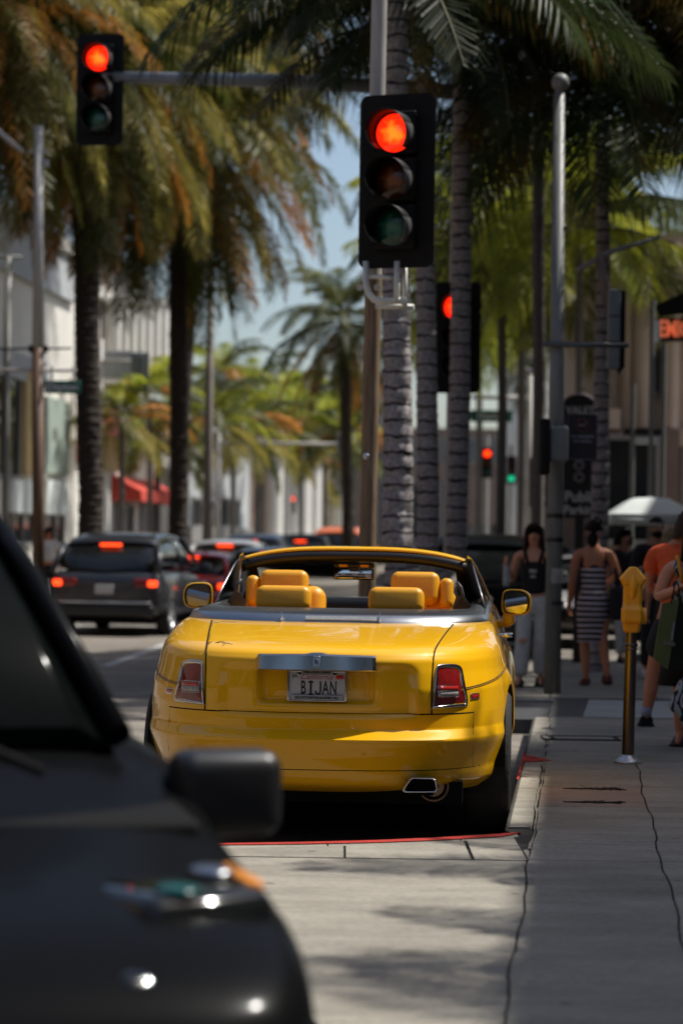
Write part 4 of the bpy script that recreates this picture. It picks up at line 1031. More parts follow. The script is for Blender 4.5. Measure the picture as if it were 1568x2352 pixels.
street_sign(103, 186, 874, 904, 41.5, 'Dayton', 'green Dayton street sign hanging beside the brown post')
street_sign(1078, 1176, 942, 969, 62, 'Dayton', 'green street-name sign under mast arm behind the ringed trunks')
# far mast arms and signals
def far_arm(pxp, pyb, px_tip, py, Y, label, r=.07, lab2=None):
    b0 = at(pxp, 1245, Y); t = thing('mast_arm_pole', label, 'pole', (b0.x, Y, -.15))
    top = at(pxp, py, Y); tip = at(px_tip, py, Y)
    mb = MB(); mb.tube([(0, 0, 0), (0, 0, top.z + .75)], [r * 1.6, r], 12); obj('shaft', mb, M_polelight, t)
    mb = MB(); mb.tube([(0, 0, top.z + .15), (tip.x - b0.x, 0, top.z + .15)], [r, r * .7], 10); obj('mast_arm', mb, M_polelight, t); return t
far_arm(1213, 1245, 1082, 914, 63, 'pale pole and arm carrying the green sign behind palm trunks')
far_arm(500, 1245, 790, 1016, 84, 'distant grey mast arm reaching over the stopped traffic')
far_arm(226, 1245, 345, 830, 66, 'grey pole and short arm beside the date palm trunk')
def grey_head(px, py, w, h, Y, label):
    t = thing('traffic_signal', label, 'traffic light', at(px, py, Y)); k = Y / FPX
    mb = MB(); mb.rbox((0, 0, 0), (w * k, .15, h * k), .03, n=2); mb.rbox((0, -.1, 0), (w * k * .5, .1, h * k * .9), .03, n=2); obj('housing', mb, MATS['grey_signal_back'], t); 
    mb = MB(); mb.cyl((0, 0, h * k / 2), (0, 0, h * k / 2 + .1), .03, n=8); obj('hanger', mb, M_polelight, t)
grey_head(322, 855, 42, 92, 65.6, 'back of a grey signal head on short arm by the date palm')
grey_head(786, 1020, 24, 46, 83.8, 'back of a distant grey signal head left of the tan pole')
mb = MB(); k = 67 / FPX; q = at(262, 838, 67); mb.rbox((0, 0, 0), (88 * k, .1, 66 * k), .02, n=2); o_ = obj('overhead_sign', mb, mat('sign_back_grey', (.34, .35, .36), .5, nscale=8, namt=.1)); o_.location = q
tag(o_, 'blank grey back of an overhead road sign beside palm trunk', 'sign')
for (px, py, Y, lab, lit) in ((672, 1140, 110, 'tiny distant signal showing red above the stopped cars', 'red'), (1118, 1045, 66, 'distant signal showing red below the green street sign', 'red'), (1174, 1080, 72, 'distant signal showing green between two palm trunks', 'green'), (1236, 1090, 40, 'signal showing red just left of the corner pole', 'red')):
    if lit == 'red': c = at(px, py + 18, Y)
    else: c = at(px, py, Y)
    sgn = signal('traffic_signal', lab, c, R(-6), lit, back=True, plate=(.42, 1.2)); sgn.scale = (.7, .7, .7)
    p_ = thing('signal_pole', lab.replace('signal showing', 'pole under the') .replace('red', 'red signal', 1).replace('green b', 'green signal b'), 'pole', (c.x, Y + .25, -.15))
    mb = MB(); mb.cyl((0, 0, 0), (0, 0, c.z + .9), .07, n=10); obj('shaft', mb, M_polelight, p_)
# ------------------------------------------------------------------ palms
def leaf_mat(name, c1, c2, tl=.35, rough=.45):
    m = bpy.data.materials.new(name); m.use_nodes = True; n = m.node_tree; b = n.nodes['Principled BSDF']; out = n.nodes['Material Output']
    tc = n.nodes.new('ShaderNodeTexCoord'); t = n.nodes.new('ShaderNodeTexNoise'); t.inputs['Scale'].default_value = 1.6; t.inputs['Detail'].default_value = 4; n.links.new(tc.outputs['Object'], t.inputs['Vector'])
    cr = n.nodes.new('ShaderNodeValToRGB'); cr.color_ramp.elements[0].position = .38; cr.color_ramp.elements[0].color = (*c1, 1); cr.color_ramp.elements[1].position = .62; cr.color_ramp.elements[1].color = (*c2, 1)
    n.links.new(t.outputs['Fac'], cr.inputs[0])
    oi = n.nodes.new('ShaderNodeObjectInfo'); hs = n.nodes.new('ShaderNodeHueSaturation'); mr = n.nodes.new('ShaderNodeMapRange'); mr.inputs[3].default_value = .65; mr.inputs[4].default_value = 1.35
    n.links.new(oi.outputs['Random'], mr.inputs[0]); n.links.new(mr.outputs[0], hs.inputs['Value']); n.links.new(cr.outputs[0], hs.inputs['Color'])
    n.links.new(hs.outputs[0], b.inputs['Base Color']); b.inputs['Roughness'].default_value = rough; b.inputs['Specular IOR Level'].default_value = .22
    tr = n.nodes.new('ShaderNodeBsdfTranslucent'); n.links.new(hs.outputs[0], tr.inputs[0])
    mx = n.nodes.new('ShaderNodeMixShader'); mx.inputs[0].default_value = tl
    n.links.new(b.outputs[0], mx.inputs[1]); n.links.new(tr.outputs[0], mx.inputs[2]); n.links.new(mx.outputs[0], out.inputs[0])
    return m
LM = dict(
    date=leaf_mat('date_frond_green', (.045, .056, .010), (.13, .13, .024)),
    date_o=leaf_mat('date_frond_orange', (.30, .11, .012), (.48, .22, .04), .4),
    date_y=leaf_mat('date_frond_straw', (.17, .15, .025), (.38, .31, .07), .4),
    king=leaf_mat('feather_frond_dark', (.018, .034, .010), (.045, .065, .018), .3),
    king_o=leaf_mat('feather_frond_tinged', (.05, .045, .012), (.13, .085, .02), .35),
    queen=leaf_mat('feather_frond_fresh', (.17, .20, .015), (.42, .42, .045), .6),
    far=leaf_mat('far_frond_green', (.045, .06, .015), (.13, .14, .035), .35))
M_rachis = mat('frond_rib', (.11, .10, .035), .6, nscale=6, namt=.2)
def frond_mesh(name, m, L=2.6, e0=40, droop=70, leaf=.55, lw=.035, n=46, hang=.5, fwd=.55, t0=.12, seed=0, seg=2, dens_jit=.15, loose=0.0):
    r_ = random.Random(seed); N = 14; pts = []; p = Vector((0, 0, 0)); tans = []
    for i in range(N + 1):
        t = i / N; a = R(e0 - droop * t ** 1.25); d = Vector((math.cos(a), 0, math.sin(a))); pts.append(p.copy()); tans.append(d); p = p + d * (L / N)
    mb = MB(); mb.tube(pts, [lerp(.022, .004, i / N) for i in range(N + 1)], 5); mb.k = 1
    for i in range(n):
        for sg in (-1, 1):
            t = t0 + (1 - t0) * (i + r_.uniform(-.3, .3)) / n; t = max(0, min(.999, t)); f = t * N; k = int(f); q = pts[k].lerp(pts[min(N, k + 1)], f - k); d = tans[k]
            up = Vector((-d.z, 0, d.x)) if d.x >= 0 else Vector((d.z, 0, -d.x))
            side = Vector((0, sg, 0)); ll = leaf * (math.sin(PI * (t * .86 + .10)) ** .6) * r_.uniform(.8, 1.1)
            v = (side * 1.0 + d * (fwd + .6 * t) + up * r_.uniform(-.05 - loose, .35 + loose) + d * r_.uniform(-loose, loose)).normalized()
            a0 = q; a1 = q + v * ll * .5; a1.z -= hang * ll * .14
            v2 = (v + Vector((0, 0, -hang * 1.25 - r_.uniform(0, dens_jit)))).normalized(); a2 = a1 + v2 * ll * .5
            wv = (d * .9 + up * .25 * sg).normalized() * lw * .5
            vs = [a0 - wv * .7, a0 + wv * .7, a1 - wv, a1 + wv, a2 - wv * .12, a2 + wv * .12]
            mb.add(vs, [(0, 1, 3, 2), (2, 3, 5, 4)])
    me = bpy.data.meshes.new(name); me.from_pydata(mb.v, [], mb.f); me.materials.append(M_rachis); me.materials.append(m)
    me.polygons.foreach_set('material_index', mb.mi); me.update(); return me
FR = {}
def kind(nm, mats, L, leaf, lw, n, hang, angles, extra=18, **kw):
    FR[nm] = [(e, [frond_mesh('%s_frond' % nm, LM[mn], L, e, dr, leaf, lw, n, hang, seed=hash((nm, e, mn)) % 999 if False else (len(nm) * 31 + e + i * 7), **kw) for i, mn in enumerate(ms)]) for e, dr, ms in angles]
kind('date', None, 3.2, .56, .030, 66, .65, [(70, 95, ['date', 'date_y']), (35, 95, ['date', 'date_y', 'date']), (0, 80, ['date', 'date_o', 'date_y', 'date']), (-35, 48, ['date_o', 'date_y', 'date', 'date_y']), (-62, 22, ['date', 'date_o', 'date'])], fwd=.55, dens_jit=.6, loose=.30)
kind('king', None, 2.5, .72, .030, 64, .95, [(65, 85, ['king', 'king', 'king_o']), (30, 80, ['king', 'king_o', 'king']), (0, 62, ['king', 'king', 'king_o'])], fwd=.35)
kind('queen', None, 2.5, .75, .045, 46, .95, [(62, 95, ['queen', 'queen', 'far']), (28, 95, ['queen', 'far', 'queen']), (-5, 72, ['queen', 'far', 'queen'])], fwd=.35)
kind('far', None, 2.4, .62, .07, 26, .8, [(62, 95, ['far', 'queen']), (25, 95, ['far', 'queen', 'date_o']), (-10, 72, ['far', 'date_y'])], fwd=.5)
kind('shaded', None, 3.0, .6, .05, 40, .5, [(60, 90, ['far', 'date']), (25, 90, ['date', 'far']), (-10, 75, ['date', 'king']), (-45, 40, ['date', 'date_o'])], fwd=.9)
def ring_trunk_mat(name, c1, c2, dark, freq, wob=.11, band=.17):
    m = bpy.data.materials.new(name); m.use_nodes = True; n = m.node_tree; b = n.nodes['Principled BSDF']; b.inputs['Roughness'].default_value = .85
    tc = n.nodes.new('ShaderNodeTexCoord'); sx_ = n.nodes.new('ShaderNodeSeparateXYZ'); n.links.new(tc.outputs['Object'], sx_.inputs[0])
    t = n.nodes.new('ShaderNodeTexNoise'); t.inputs['Scale'].default_value = 7; t.inputs['Detail'].default_value = 5; n.links.new(tc.outputs['Object'], t.inputs['Vector'])
    def mth(op, a, b_=None, c_=None):
        x = n.nodes.new('ShaderNodeMath'); x.operation = op
        for i, v in enumerate((a, b_, c_)):
            if v is None: continue
            if isinstance(v, (int, float)): x.inputs[i].default_value = v
            else: n.links.new(v, x.inputs[i])
        return x.outputs[0]
    zz = mth('MULTIPLY_ADD', t.outputs['Fac'], wob, sx_.outputs[2]); fr_ = mth('FRACT', mth('MULTIPLY', zz, freq))
    bnd = mth('LESS_THAN', fr_, mth('MULTIPLY_ADD', t.outputs['Fac'], band * 1.4, band * .2))
    t2 = n.nodes.new('ShaderNodeTexNoise'); t2.inputs['Scale'].default_value = 30; t2.inputs['Detail'].default_value = 6; n.links.new(tc.outputs['Object'], t2.inputs['Vector'])
    cr = n.nodes.new('ShaderNodeValToRGB'); cr.color_ramp.elements[0].position = .35; cr.color_ramp.elements[0].color = (*c1, 1); cr.color_ramp.elements[1].position = .65; cr.color_ramp.elements[1].color = (*c2, 1); n.links.new(t2.outputs['Fac'], cr.inputs[0])
    mx = n.nodes.new('ShaderNodeMix'); mx.data_type = 'RGBA'; n.links.new(bnd, mx.inputs[0]); n.links.new(cr.outputs[0], mx.inputs[6]); mx.inputs[7].default_value = (*dark, 1)
    n.links.new(mx.outputs[2], b.inputs['Base Color'])
    bp = n.nodes.new('ShaderNodeBump'); bp.inputs['Strength'].default_value = .6; bp.inputs['Distance'].default_value = .02; n.links.new(t2.outputs['Fac'], bp.inputs['Height']); n.links.new(bp.outputs[0], b.inputs['Normal'])
    return m
M_ring = ring_trunk_mat('ringed_grey_bark', (.20, .175, .17), (.42, .38, .37), (.018, .014, .012), 6.3)
M_datebark = mat('date_palm_bark', (.055, .038, .026), .9, nscale=14, col2=(.018, .012, .008), bump=.8)
M_greybark = mat('plain_palm_bark', (.17, .15, .14), .9, nscale=9, col2=(.08, .07, .06), stretch=(1, 1, 5))
M_shaft = mat('green_crownshaft', (.045, .06, .018), .4, nscale=3, col2=(.10, .09, .03), stretch=(3, 3, .5))
def trunk_profile(pts, radii, ring=0.0, step=.16, seed=0, nseg=24, rag=.0):
    """trunk through the given points; ring > 0 gives stepped leaf scars"""
    r_ = random.Random(seed); L = [0]
    for a, b_ in zip(pts, pts[1:]): L.append(L[-1] + (b_ - a).length)
    tot = L[-1]; out = []; zz = 0; k = 0; zlist = []
    if ring:
        while zz < tot: zlist += [(zz, 1.0), (zz + step * .12, 1 - ring * 1.2), (zz + step * .25, 1 - ring * .5)]; zz += step * r_.uniform(.6, 1.4)
    else: zlist = [(tot * i / 40, 1.0) for i in range(41)]
    def pos(d):
        for i in range(len(L) - 1):
            if d <= L[i + 1] or i == len(L) - 2: 
                t = (d - L[i]) / (L[i + 1] - L[i]); return pts[i].lerp(pts[i + 1], t), lerp(radii[i], radii[i + 1], t)
    rings = []
    for (d, k_) in zlist:
        p, r0 = pos(min(d, tot)); ring_ = []; r0 *= 1 + .05 * mnoise.noise(Vector((seed * 3, 0, d * .45))); p = p + Vector((.035 * mnoise.noise(Vector((seed, 5, d * .35))), 0, 0))
        for j in range(nseg):
            a = 2 * PI * j / nseg; q = r0 * (1 + .05 * mnoise.noise(Vector((math.cos(a) * .8, math.sin(a) * .8, d * .9 + seed * 7)))) * (k_ + (rag * r_.uniform(-1, 1) if k_ >= 1 or rag > .05 else 0)); ring_.append(p + Vector((q * math.cos(a), q * math.sin(a), r_.uniform(-.02, .02) if ring else 0)))
        rings.append(ring_)
    mb = MB(); mb.loft(rings); return mb
def palm(name, label, base_px, Y, pts_px, radii_px, crown, knd, nf, m_trunk, scale=1.0, ring=0.0, step=.16, shaft=None, group=None, seed=1, el=None, zbase=-.15, rag=.0, loc=None, bias=None, xs=1.0):
    """pts_px: trunk as picture points from ground up; crown: picture point of the crown centre"""
    k = Y / FPX
    if loc is None:
        b0 = at(base_px, 1245, Y); b0.z = zbase
        P = [at(x, y, Y) - b0 for x, y in pts_px]
        P = [Vector((P[0].x, 0, 0))] + [Vector((p.x, 0, p.z)) for p in P]
        rr = [radii_px[0] * k * .5] + [q * k * .5 for q in radii_px]
        cc = at(*crown, Y) - b0; cc.y = 0
    else:
        b0 = Vector(loc); P = [Vector(q) for q in pts_px]; rr = radii_px; cc = Vector(crown)
    t = thing(name, label, 'palm tree', b0, 0, group)
    mb = trunk_profile(P, rr, ring, step, seed, rag=rag, nseg=24 if ring else 14); obj('trunk', mb, m_trunk, t)
    if shaft:
        mb = MB(); s0 = P[-1]; mb.tube([s0, s0.lerp(cc, .5), cc], [rr[-1] * 1.12, rr[-1] * 1.05, rr[-1] * .6], 14); obj('crownshaft', mb, M_shaft, t)
    r_ = random.Random(seed * 13 + 5); cl = FR[knd]
    for i in range(nf):
        az = i * 2.399963 + r_.uniform(-.25, .25)
        u = (i + .5) / nf if el is None else lerp(el[0], el[1], (i + .5) / nf)
        c = min(len(cl) - 1, int(u * len(cl))); ms = cl[c][1]
        o = bpy.data.objects.new('frond', ms[r_.randrange(len(ms))]); COL.objects.link(o); o.parent = t
        o.location = cc + Vector((.07 * scale * math.cos(az), .07 * scale * math.sin(az), lerp(.25, -.25, u) * scale))
        o.rotation_euler = (r_.uniform(-.25, .25), r_.uniform(-.14, .14) + lerp(-.12, .12, (u * len(cl)) % 1), az); s_ = scale * r_.uniform(.86, 1.12); o.scale = (s_, s_, s_)
    return t
# three ringed trunks beside the convertible
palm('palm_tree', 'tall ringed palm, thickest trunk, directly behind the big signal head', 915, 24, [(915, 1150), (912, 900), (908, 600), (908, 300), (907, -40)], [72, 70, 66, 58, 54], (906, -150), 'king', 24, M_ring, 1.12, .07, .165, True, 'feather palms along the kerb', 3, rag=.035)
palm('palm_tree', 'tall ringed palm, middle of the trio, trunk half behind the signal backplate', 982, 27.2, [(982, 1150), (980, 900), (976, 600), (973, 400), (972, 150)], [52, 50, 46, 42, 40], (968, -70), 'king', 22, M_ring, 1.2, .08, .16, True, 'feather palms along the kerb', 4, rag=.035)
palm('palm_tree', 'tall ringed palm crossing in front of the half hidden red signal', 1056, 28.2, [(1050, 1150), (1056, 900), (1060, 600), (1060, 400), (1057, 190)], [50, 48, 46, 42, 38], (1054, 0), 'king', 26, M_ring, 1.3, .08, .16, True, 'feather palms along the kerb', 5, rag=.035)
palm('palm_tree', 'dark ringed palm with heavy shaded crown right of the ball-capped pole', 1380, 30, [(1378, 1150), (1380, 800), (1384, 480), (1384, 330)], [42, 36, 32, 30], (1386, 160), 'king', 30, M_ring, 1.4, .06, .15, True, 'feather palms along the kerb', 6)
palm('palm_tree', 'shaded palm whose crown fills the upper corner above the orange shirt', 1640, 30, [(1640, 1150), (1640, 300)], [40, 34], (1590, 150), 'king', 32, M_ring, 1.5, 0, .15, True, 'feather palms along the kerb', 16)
palm('palm_tree', 'palm crown hanging into the top of the picture above the corner pole', 1230, 34, [(1235, 1150), (1235, 200)], [30, 28], (1215, -20), 'king', 28, M_greybark, 1.5, 0, .15, True, 'feather palms along the kerb', 17)
# sunlit palms further along the same side
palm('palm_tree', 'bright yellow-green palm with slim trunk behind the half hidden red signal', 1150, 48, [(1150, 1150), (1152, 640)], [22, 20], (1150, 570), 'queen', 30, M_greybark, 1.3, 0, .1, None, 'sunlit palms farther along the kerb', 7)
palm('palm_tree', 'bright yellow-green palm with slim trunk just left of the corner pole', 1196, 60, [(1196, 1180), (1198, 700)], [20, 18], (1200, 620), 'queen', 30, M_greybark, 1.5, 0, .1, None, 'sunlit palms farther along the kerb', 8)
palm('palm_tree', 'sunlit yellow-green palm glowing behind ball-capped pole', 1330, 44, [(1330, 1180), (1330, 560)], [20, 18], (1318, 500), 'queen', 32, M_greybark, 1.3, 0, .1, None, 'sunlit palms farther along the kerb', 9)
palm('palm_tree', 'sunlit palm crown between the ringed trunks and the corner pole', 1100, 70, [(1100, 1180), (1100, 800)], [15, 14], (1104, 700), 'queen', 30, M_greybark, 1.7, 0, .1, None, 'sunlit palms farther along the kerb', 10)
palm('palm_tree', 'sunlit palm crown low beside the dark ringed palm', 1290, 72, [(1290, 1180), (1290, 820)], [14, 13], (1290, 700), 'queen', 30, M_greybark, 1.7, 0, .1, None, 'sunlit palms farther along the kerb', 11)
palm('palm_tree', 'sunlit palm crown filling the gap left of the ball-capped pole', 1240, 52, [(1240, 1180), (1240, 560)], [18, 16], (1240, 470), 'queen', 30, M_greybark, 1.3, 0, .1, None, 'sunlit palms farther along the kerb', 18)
# big date palms across the street
palm('date_palm', 'big date palm behind the mast-arm signal, thick dark trunk', 200, 47, [(210, 1150), (203, 900), (200, 700), (195, 520), (195, 330)], [58, 58, 58, 62, 70], (190, 150), 'date', 160, M_datebark, 1.15, .10, .14, None, 'date palms across the street', 12, rag=.08)
palm('date_palm', 'big date palm left of the sky gap with orange drooping fronds', 412, 55, [(412, 1150), (410, 900), (408, 640), (410, 440)], [46, 44, 40, 60], (410, 268), 'date', 185, M_datebark, 1.40, .10, .14, None, 'date palms across the street', 13, rag=.08)
palm('date_palm', 'date palm whose upper crown fills the top edge left of the sky', 470, 62, [(412, 1150), (440, 600), (470, 100)], [30, 30, 30], (500, -60), 'date', 130, M_datebark, 1.5, .05, .14, None, 'date palms across the street', 14)
palm('date_palm', 'date palm crown hanging in the upper left corner', 20, 44, [(-75, 1150), (-60, 300)], [50, 50], (-20, 40), 'date', 110, M_datebark, 1.15, .05, .14, None, 'date palms across the street', 15)
palm('date_palm', 'grey-green date palm crown beside the tan signal pole', 790, 74, [(800, 1180), (792, 900), (788, 800)], [30, 28, 30], (788, 735), 'shaded', 60, M_datebark, 1.0, .05, .14, None, None, 21)
# distant small palms
dist = [(482, 960, 78, 1.05, 'distant bushy palm behind the post under the sky gap'), (535, 985, 86, 1.15, 'distant palm in the row under the green gabled roof'), (590, 1000, 95, 1.2, 'distant palm with hanging fronds above the dark car roofs'),
        (640, 925, 112, 1.4, 'distant palm under the cream parapet building'), (690, 960, 108, 1.2, 'distant palm above the tiny red signal'), (745, 985, 100, 1.2, 'distant palm left of the tan pole over the orange car'), (795, 1010, 98, 1.1, 'distant palm partly behind the tan pole'),
        (280, 960, 66, .9, 'small palm between two thick date trunks'), (345, 905, 72, 1.0, 'small palm above red awning beside thick trunk'), (362, 1005, 76, .9, 'small low palm in front of the red awning'), (310, 900, 80, .9, 'small palm behind overhead sign'),
        (505, 860, 118, 1.2, 'distant palm top below the sky gap'), (575, 905, 125, 1.4, 'distant dark palm top near the cream building'), (700, 1065, 125, 1.2, 'low distant palm just above the car roofs')]
for i, (px, py, Y, s_, lab) in enumerate(dist):
    palm('palm_tree', lab, px, Y, [(px, 1200), (px, py + 12)], [11 if Y > 80 else 14] * 2, (px, py), 'far', 22, M_greybark, s_, 0, .1, None, 'small palms in the distance', 30 + i)
for i, (x_, y_, h_, lab) in enumerate(((-3.2, -9.5, 8.5, 'ringed palm added out of view left of the junction for reflections'), (2.8, -13.0, 9.5, 'tall ringed palm added out of view across the junction for reflections'), (-7.5, -5.0, 9.0, 'palm added out of view opposite the black SUV for reflections'))):  # unseen palms added to be reflected in paint, chrome and glass
    palm('palm_tree', lab, 0, 0, [(0, 0, 0), (.1, 0, h_ - .5)], [.17, .13], (.1, 0, h_), 'king', 30, M_ring, 1.3, .06, .15, True, None, 50 + i, loc=(x_, y_, -.15))
# palms beside and behind the photographer's spot: their fronds throw the feathery shade on the slabs
palm('palm_tree', 'palm on the near pavement whose fronds shade the slabs', 0, 0, [(0, 0, 0), (0, 0, 5.6)], [.15, .12], (0, 0, 6.1), 'king', 26, M_ring, .9, .06, .15, True, None, 41, loc=(6.4, 12.6, 0))
palm('palm_tree', 'young palm on the near pavement, lower than its neighbours', 0, 0, [(0, 0, 0), (0, 0, 5.0)], [.14, .11], (0, 0, 5.5), 'king', 20, M_ring, .85, .06, .15, True, None, 45, loc=(5.6, 9.9, 0))
palm('palm_tree', 'palm outside the picture beside the rear of the convertible', 0, 0, [(0, 0, 0), (0, 0, 6.2)], [.15, .12], (0, 0, 6.7), 'king', 26, M_ring, 1.0, .06, .15, True, None, 43, loc=(6.0, 18.2, 0))
palm('palm_tree', 'added shade palm whose fronds enter the upper corner over the parking meter', 0, 0, [(0, 0, 0), (0, 0, 6.9)], [.15, .12], (0, 0, 7.5), 'king', 16, M_ring, 1.15, .06, .15, True, None, 44, loc=(5.5, 25.6, 0))  # added to shade the pavement around the walkers
palm('palm_tree', 'palm on the near pavement behind the camera side', 0, 0, [(0, 0, 0), (0, 0, 6.2)], [.15, .12], (0, 0, 6.8), 'king', 26, M_ring, 1.0, .06, .15, True, None, 42, loc=(6.5, 8.4, 0))
# ------------------------------------------------------------------ buildings
def fac(a, px, py):
    """point of the street-side plane at offset a that the photograph shows at (px, py)"""
    q = at(px, py, 1.0); Y = a / (q.x - ST); return Vector((q.x * Y, Y, CAMZ + (q.z - CAMZ) * Y))
M_wallwhite = mat('white_stucco', (.70, .67, .61), .85, nscale=.6, namt=.07, bump=.05)
M_wallcream = mat('cream_stucco', (.46, .42, .32), .85, nscale=.6, namt=.08)
M_wallgrey = mat('pale_grey_stucco', (.40, .42, .43), .85, nscale=.6, namt=.08)
M_wallmint = mat('pale_green_stucco', (.30, .36, .31), .85, nscale=.6, namt=.08)
M_wallbrown = mat('warm_brown_stucco', (.20, .14, .11), .85, nscale=.6, namt=.12)
M_stone = mat('beige_limestone', (.50, .40, .33), .8, nscale=1.2, namt=.10)
M_pane = mat('shop_window_glass', (.015, .018, .02), .06, nscale=.8, namt=.4)
M_paneg = mat('grey_window_glass', (.10, .11, .12), .1, nscale=.8, namt=.3)
M_frame = mat('window_frame_grey', (.22, .21, .20), .6, nscale=4, namt=.15)
M_amber = mat('amber_panel', (.50, .36, .16), .6, nscale=1.5, namt=.15)
AX = Vector((math.cos(math.atan(ST)), -math.sin(math.atan(ST)), 0))      # points out of a left-hand facade
ALONG = Vector((math.sin(math.atan(ST)), math.cos(math.atan(ST)), 0))
def street_box(mb, a0, a1, Y0, Y1, z0, z1):
    """box between two street offsets and two distances"""
    P = [Vector((a0 + ST * Y0, Y0, z0)), Vector((a1 + ST * Y0, Y0, z0)), Vector((a1 + ST * Y1, Y1, z0)), Vector((a0 + ST * Y1, Y1, z0))]
    vs = P + [p + Vector((0, 0, z1 - z0)) for p in P]
    return mb.add(vs, [(3, 2, 1, 0), (4, 5, 6, 7), (0, 1, 5, 4), (1, 2, 6, 5), (2, 3, 7, 6), (3, 0, 4, 7)])
def left_building(name, label, px0, px1, pytop, m, feats=(), a=-14.0, depth=9, cornice=True, group=None, Yr=None, ztop=None):
    Y0, Y1 = (fac(a, px0, 1200).y, fac(a, px1, 1200).y) if Yr is None else Yr
    zt = fac(a, px0, pytop).z if ztop is None else ztop
    sgn = -1 if a < 0 else 1
    t = thing(name, label, 'building', (a + ST * Y0, Y0, -.15), 0, group); O = Vector(t.location)
    def part(nm, mm, a0, a1, y0, y1, z0, z1, par=t):
        mb = MB(); street_box(mb, a0, a1, y0, y1, z0, z1); mb.v = [tuple(Vector(v) - O) for v in mb.v]; return obj(nm, mb, mm, par)
    part('wall', m, a, a + sgn * depth, Y0, Y1, -.15, zt)
    if cornice: part('cornice', m, a - sgn * .30, a + sgn * depth, Y0 - .2, Y1 + .1, zt, zt + .35)
    for f in feats:
        kd, x0, y0, x1, y1 = f[:5]
        if kd == 'R':        # rectangle given in metres along and up
            kd = f[5]; ya, yb, za, zb = Y0 + x0, Y0 + x1, y0, y1; mm = f[6] if len(f) > 6 else M_pane
        else:
            p = fac(a, x0, y1); q = fac(a, x1, y0); ya, yb, za, zb = p.y, q.y, p.z, q.z; mm = f[5] if len(f) > 5 else M_pane
        za = max(za, -.1)
        if kd == 'win':
            w = obj('window', MB(), M_frame, t) if False else None
            mb = MB(); e = .10
            for (A, B, C, D) in ((ya, yb, zb, zb + e), (ya, yb, za - e, za), (ya - e, ya, za - e, zb + e), (yb, yb + e, za - e, zb + e), ((ya + yb) / 2 - .04, (ya + yb) / 2 + .04, za, zb)):
                street_box(mb, a - sgn * .10, a + sgn * .02, A, B, C, D)
            mb.v = [tuple(Vector(v) - O) for v in mb.v]; w = obj('window', mb, M_frame, t)
            part('pane', mm, a - sgn * .03, a + sgn * .05, ya, yb, za, zb, w)
        elif kd == 'awn':
            mb = MB(); P = lambda aa, Y, z: Vector((aa + ST * Y, Y, z)) - O
            d = .9 * -sgn
            for (A, B) in ((ya, yb),):
                vs = [P(a, A, zb), P(a, B, zb), P(a + d, B, lerp(za, zb, .4)), P(a + d, A, lerp(za, zb, .4)), P(a + d, B, za), P(a + d, A, za), P(a, A, za), P(a, B, za)]
                mb.add(vs, [(0, 1, 2, 3), (3, 2, 4, 5), (0, 3, 5, 6), (1, 7, 4, 2)])
            o_ = obj('awning', mb, mm, t)
        elif kd == 'panel': part(f[6] if len(f) > 6 and isinstance(f[6], str) else 'panel', mm, a - sgn * .16, a + sgn * .02, ya, yb, za, zb)
        elif kd == 'col':
            mb = MB(); yc_ = (ya + yb) / 2; r_ = (yb - ya) / 2; p = Vector((a - sgn * (r_ + .25) + ST * yc_, yc_, za)) - O
            mb.cyl(p, p + Vector((0, 0, zb - za)), r_, n=14); mb.box(p + Vector((0, 0, zb - za + .1)), (r_ * 2.6, r_ * 2.6, .2)); mb.box(p + Vector((0, 0, .1)), (r_ * 2.6, r_ * 2.6, .2)); obj('column', mb, mm, t)
    return t
M_awnred = mat('red_awning_canvas', (.62, .07, .045), .8, nscale=4, namt=.1)
M_awnwhite = mat('white_awning_canvas', (.68, .72, .70), .8, nscale=4, namt=.06)
M_pink = mat('pink_canvas', (.62, .14, .20), .8, nscale=4, namt=.1)
left_building('shop_building', 'tall white stucco shop at the picture edge with amber strip and white awnings', -60, 165, 470, M_wallwhite,
    [('panel', -60, 575, 165, 590, M_wallgrey, 'ledge'), ('panel', -40, 835, 100, 850, M_wallgrey, 'ledge'), ('win', -30, 855, 40, 1085), ('panel', 44, 858, 72, 1090, M_amber), ('panel', 92, 925, 148, 1085, M_wallmint), ('panel', 108, 985, 118, 1012, M_frame, 'plaque'),
     ('panel', 14, 1108, 74, 1176, M_awnwhite, 'awning'), ('panel', 96, 1108, 146, 1180, M_awnwhite, 'awning'), ('win', 20, 1185, 70, 1245), ('win', 100, 1185, 140, 1245)])
b2 = [('col', x, 700, x + 9, 880, M_wallwhite) for x in (222, 240, 258, 276, 294, 312, 330)]
left_building('shop_building', 'white building with tall slim columns and dark roof edge behind date trunk', 168, 345, 660, M_wallwhite,
    b2 + [('panel', 205, 648, 345, 668, M_frame, 'ledge')] + [('win', x + 10, 700, x + 16, 860, M_paneg) for x in (222, 240, 258, 276, 294, 312)] + [('awn', 256, 1106, 356, 1150, M_awnred), ('win', 262, 1165, 300, 1245), ('win', 320, 1165, 360, 1245, M_paneg), ('awn', 230, 940, 268, 1000, M_pink), ('panel', 175, 960, 190, 1060, M_awnred, 'banner'), ('panel', 236, 1010, 262, 1080, M_amber)], depth=7)
left_building('shop_building', 'low white shop with striped pilasters beside the thick date trunk', 347, 428, 1000, M_wallwhite, [('win', x, 1080, x + 7, 1245, M_paneg) for x in range(352, 424, 12)], depth=8)
left_building('shop_building', 'pale grey low building with two black square windows', 430, 572, 985, M_wallgrey, [('win', 440, 1150, 472, 1206), ('win', 488, 1152, 546, 1206), ('panel', 430, 1215, 572, 1245, M_frame, 'plinth')], depth=8)
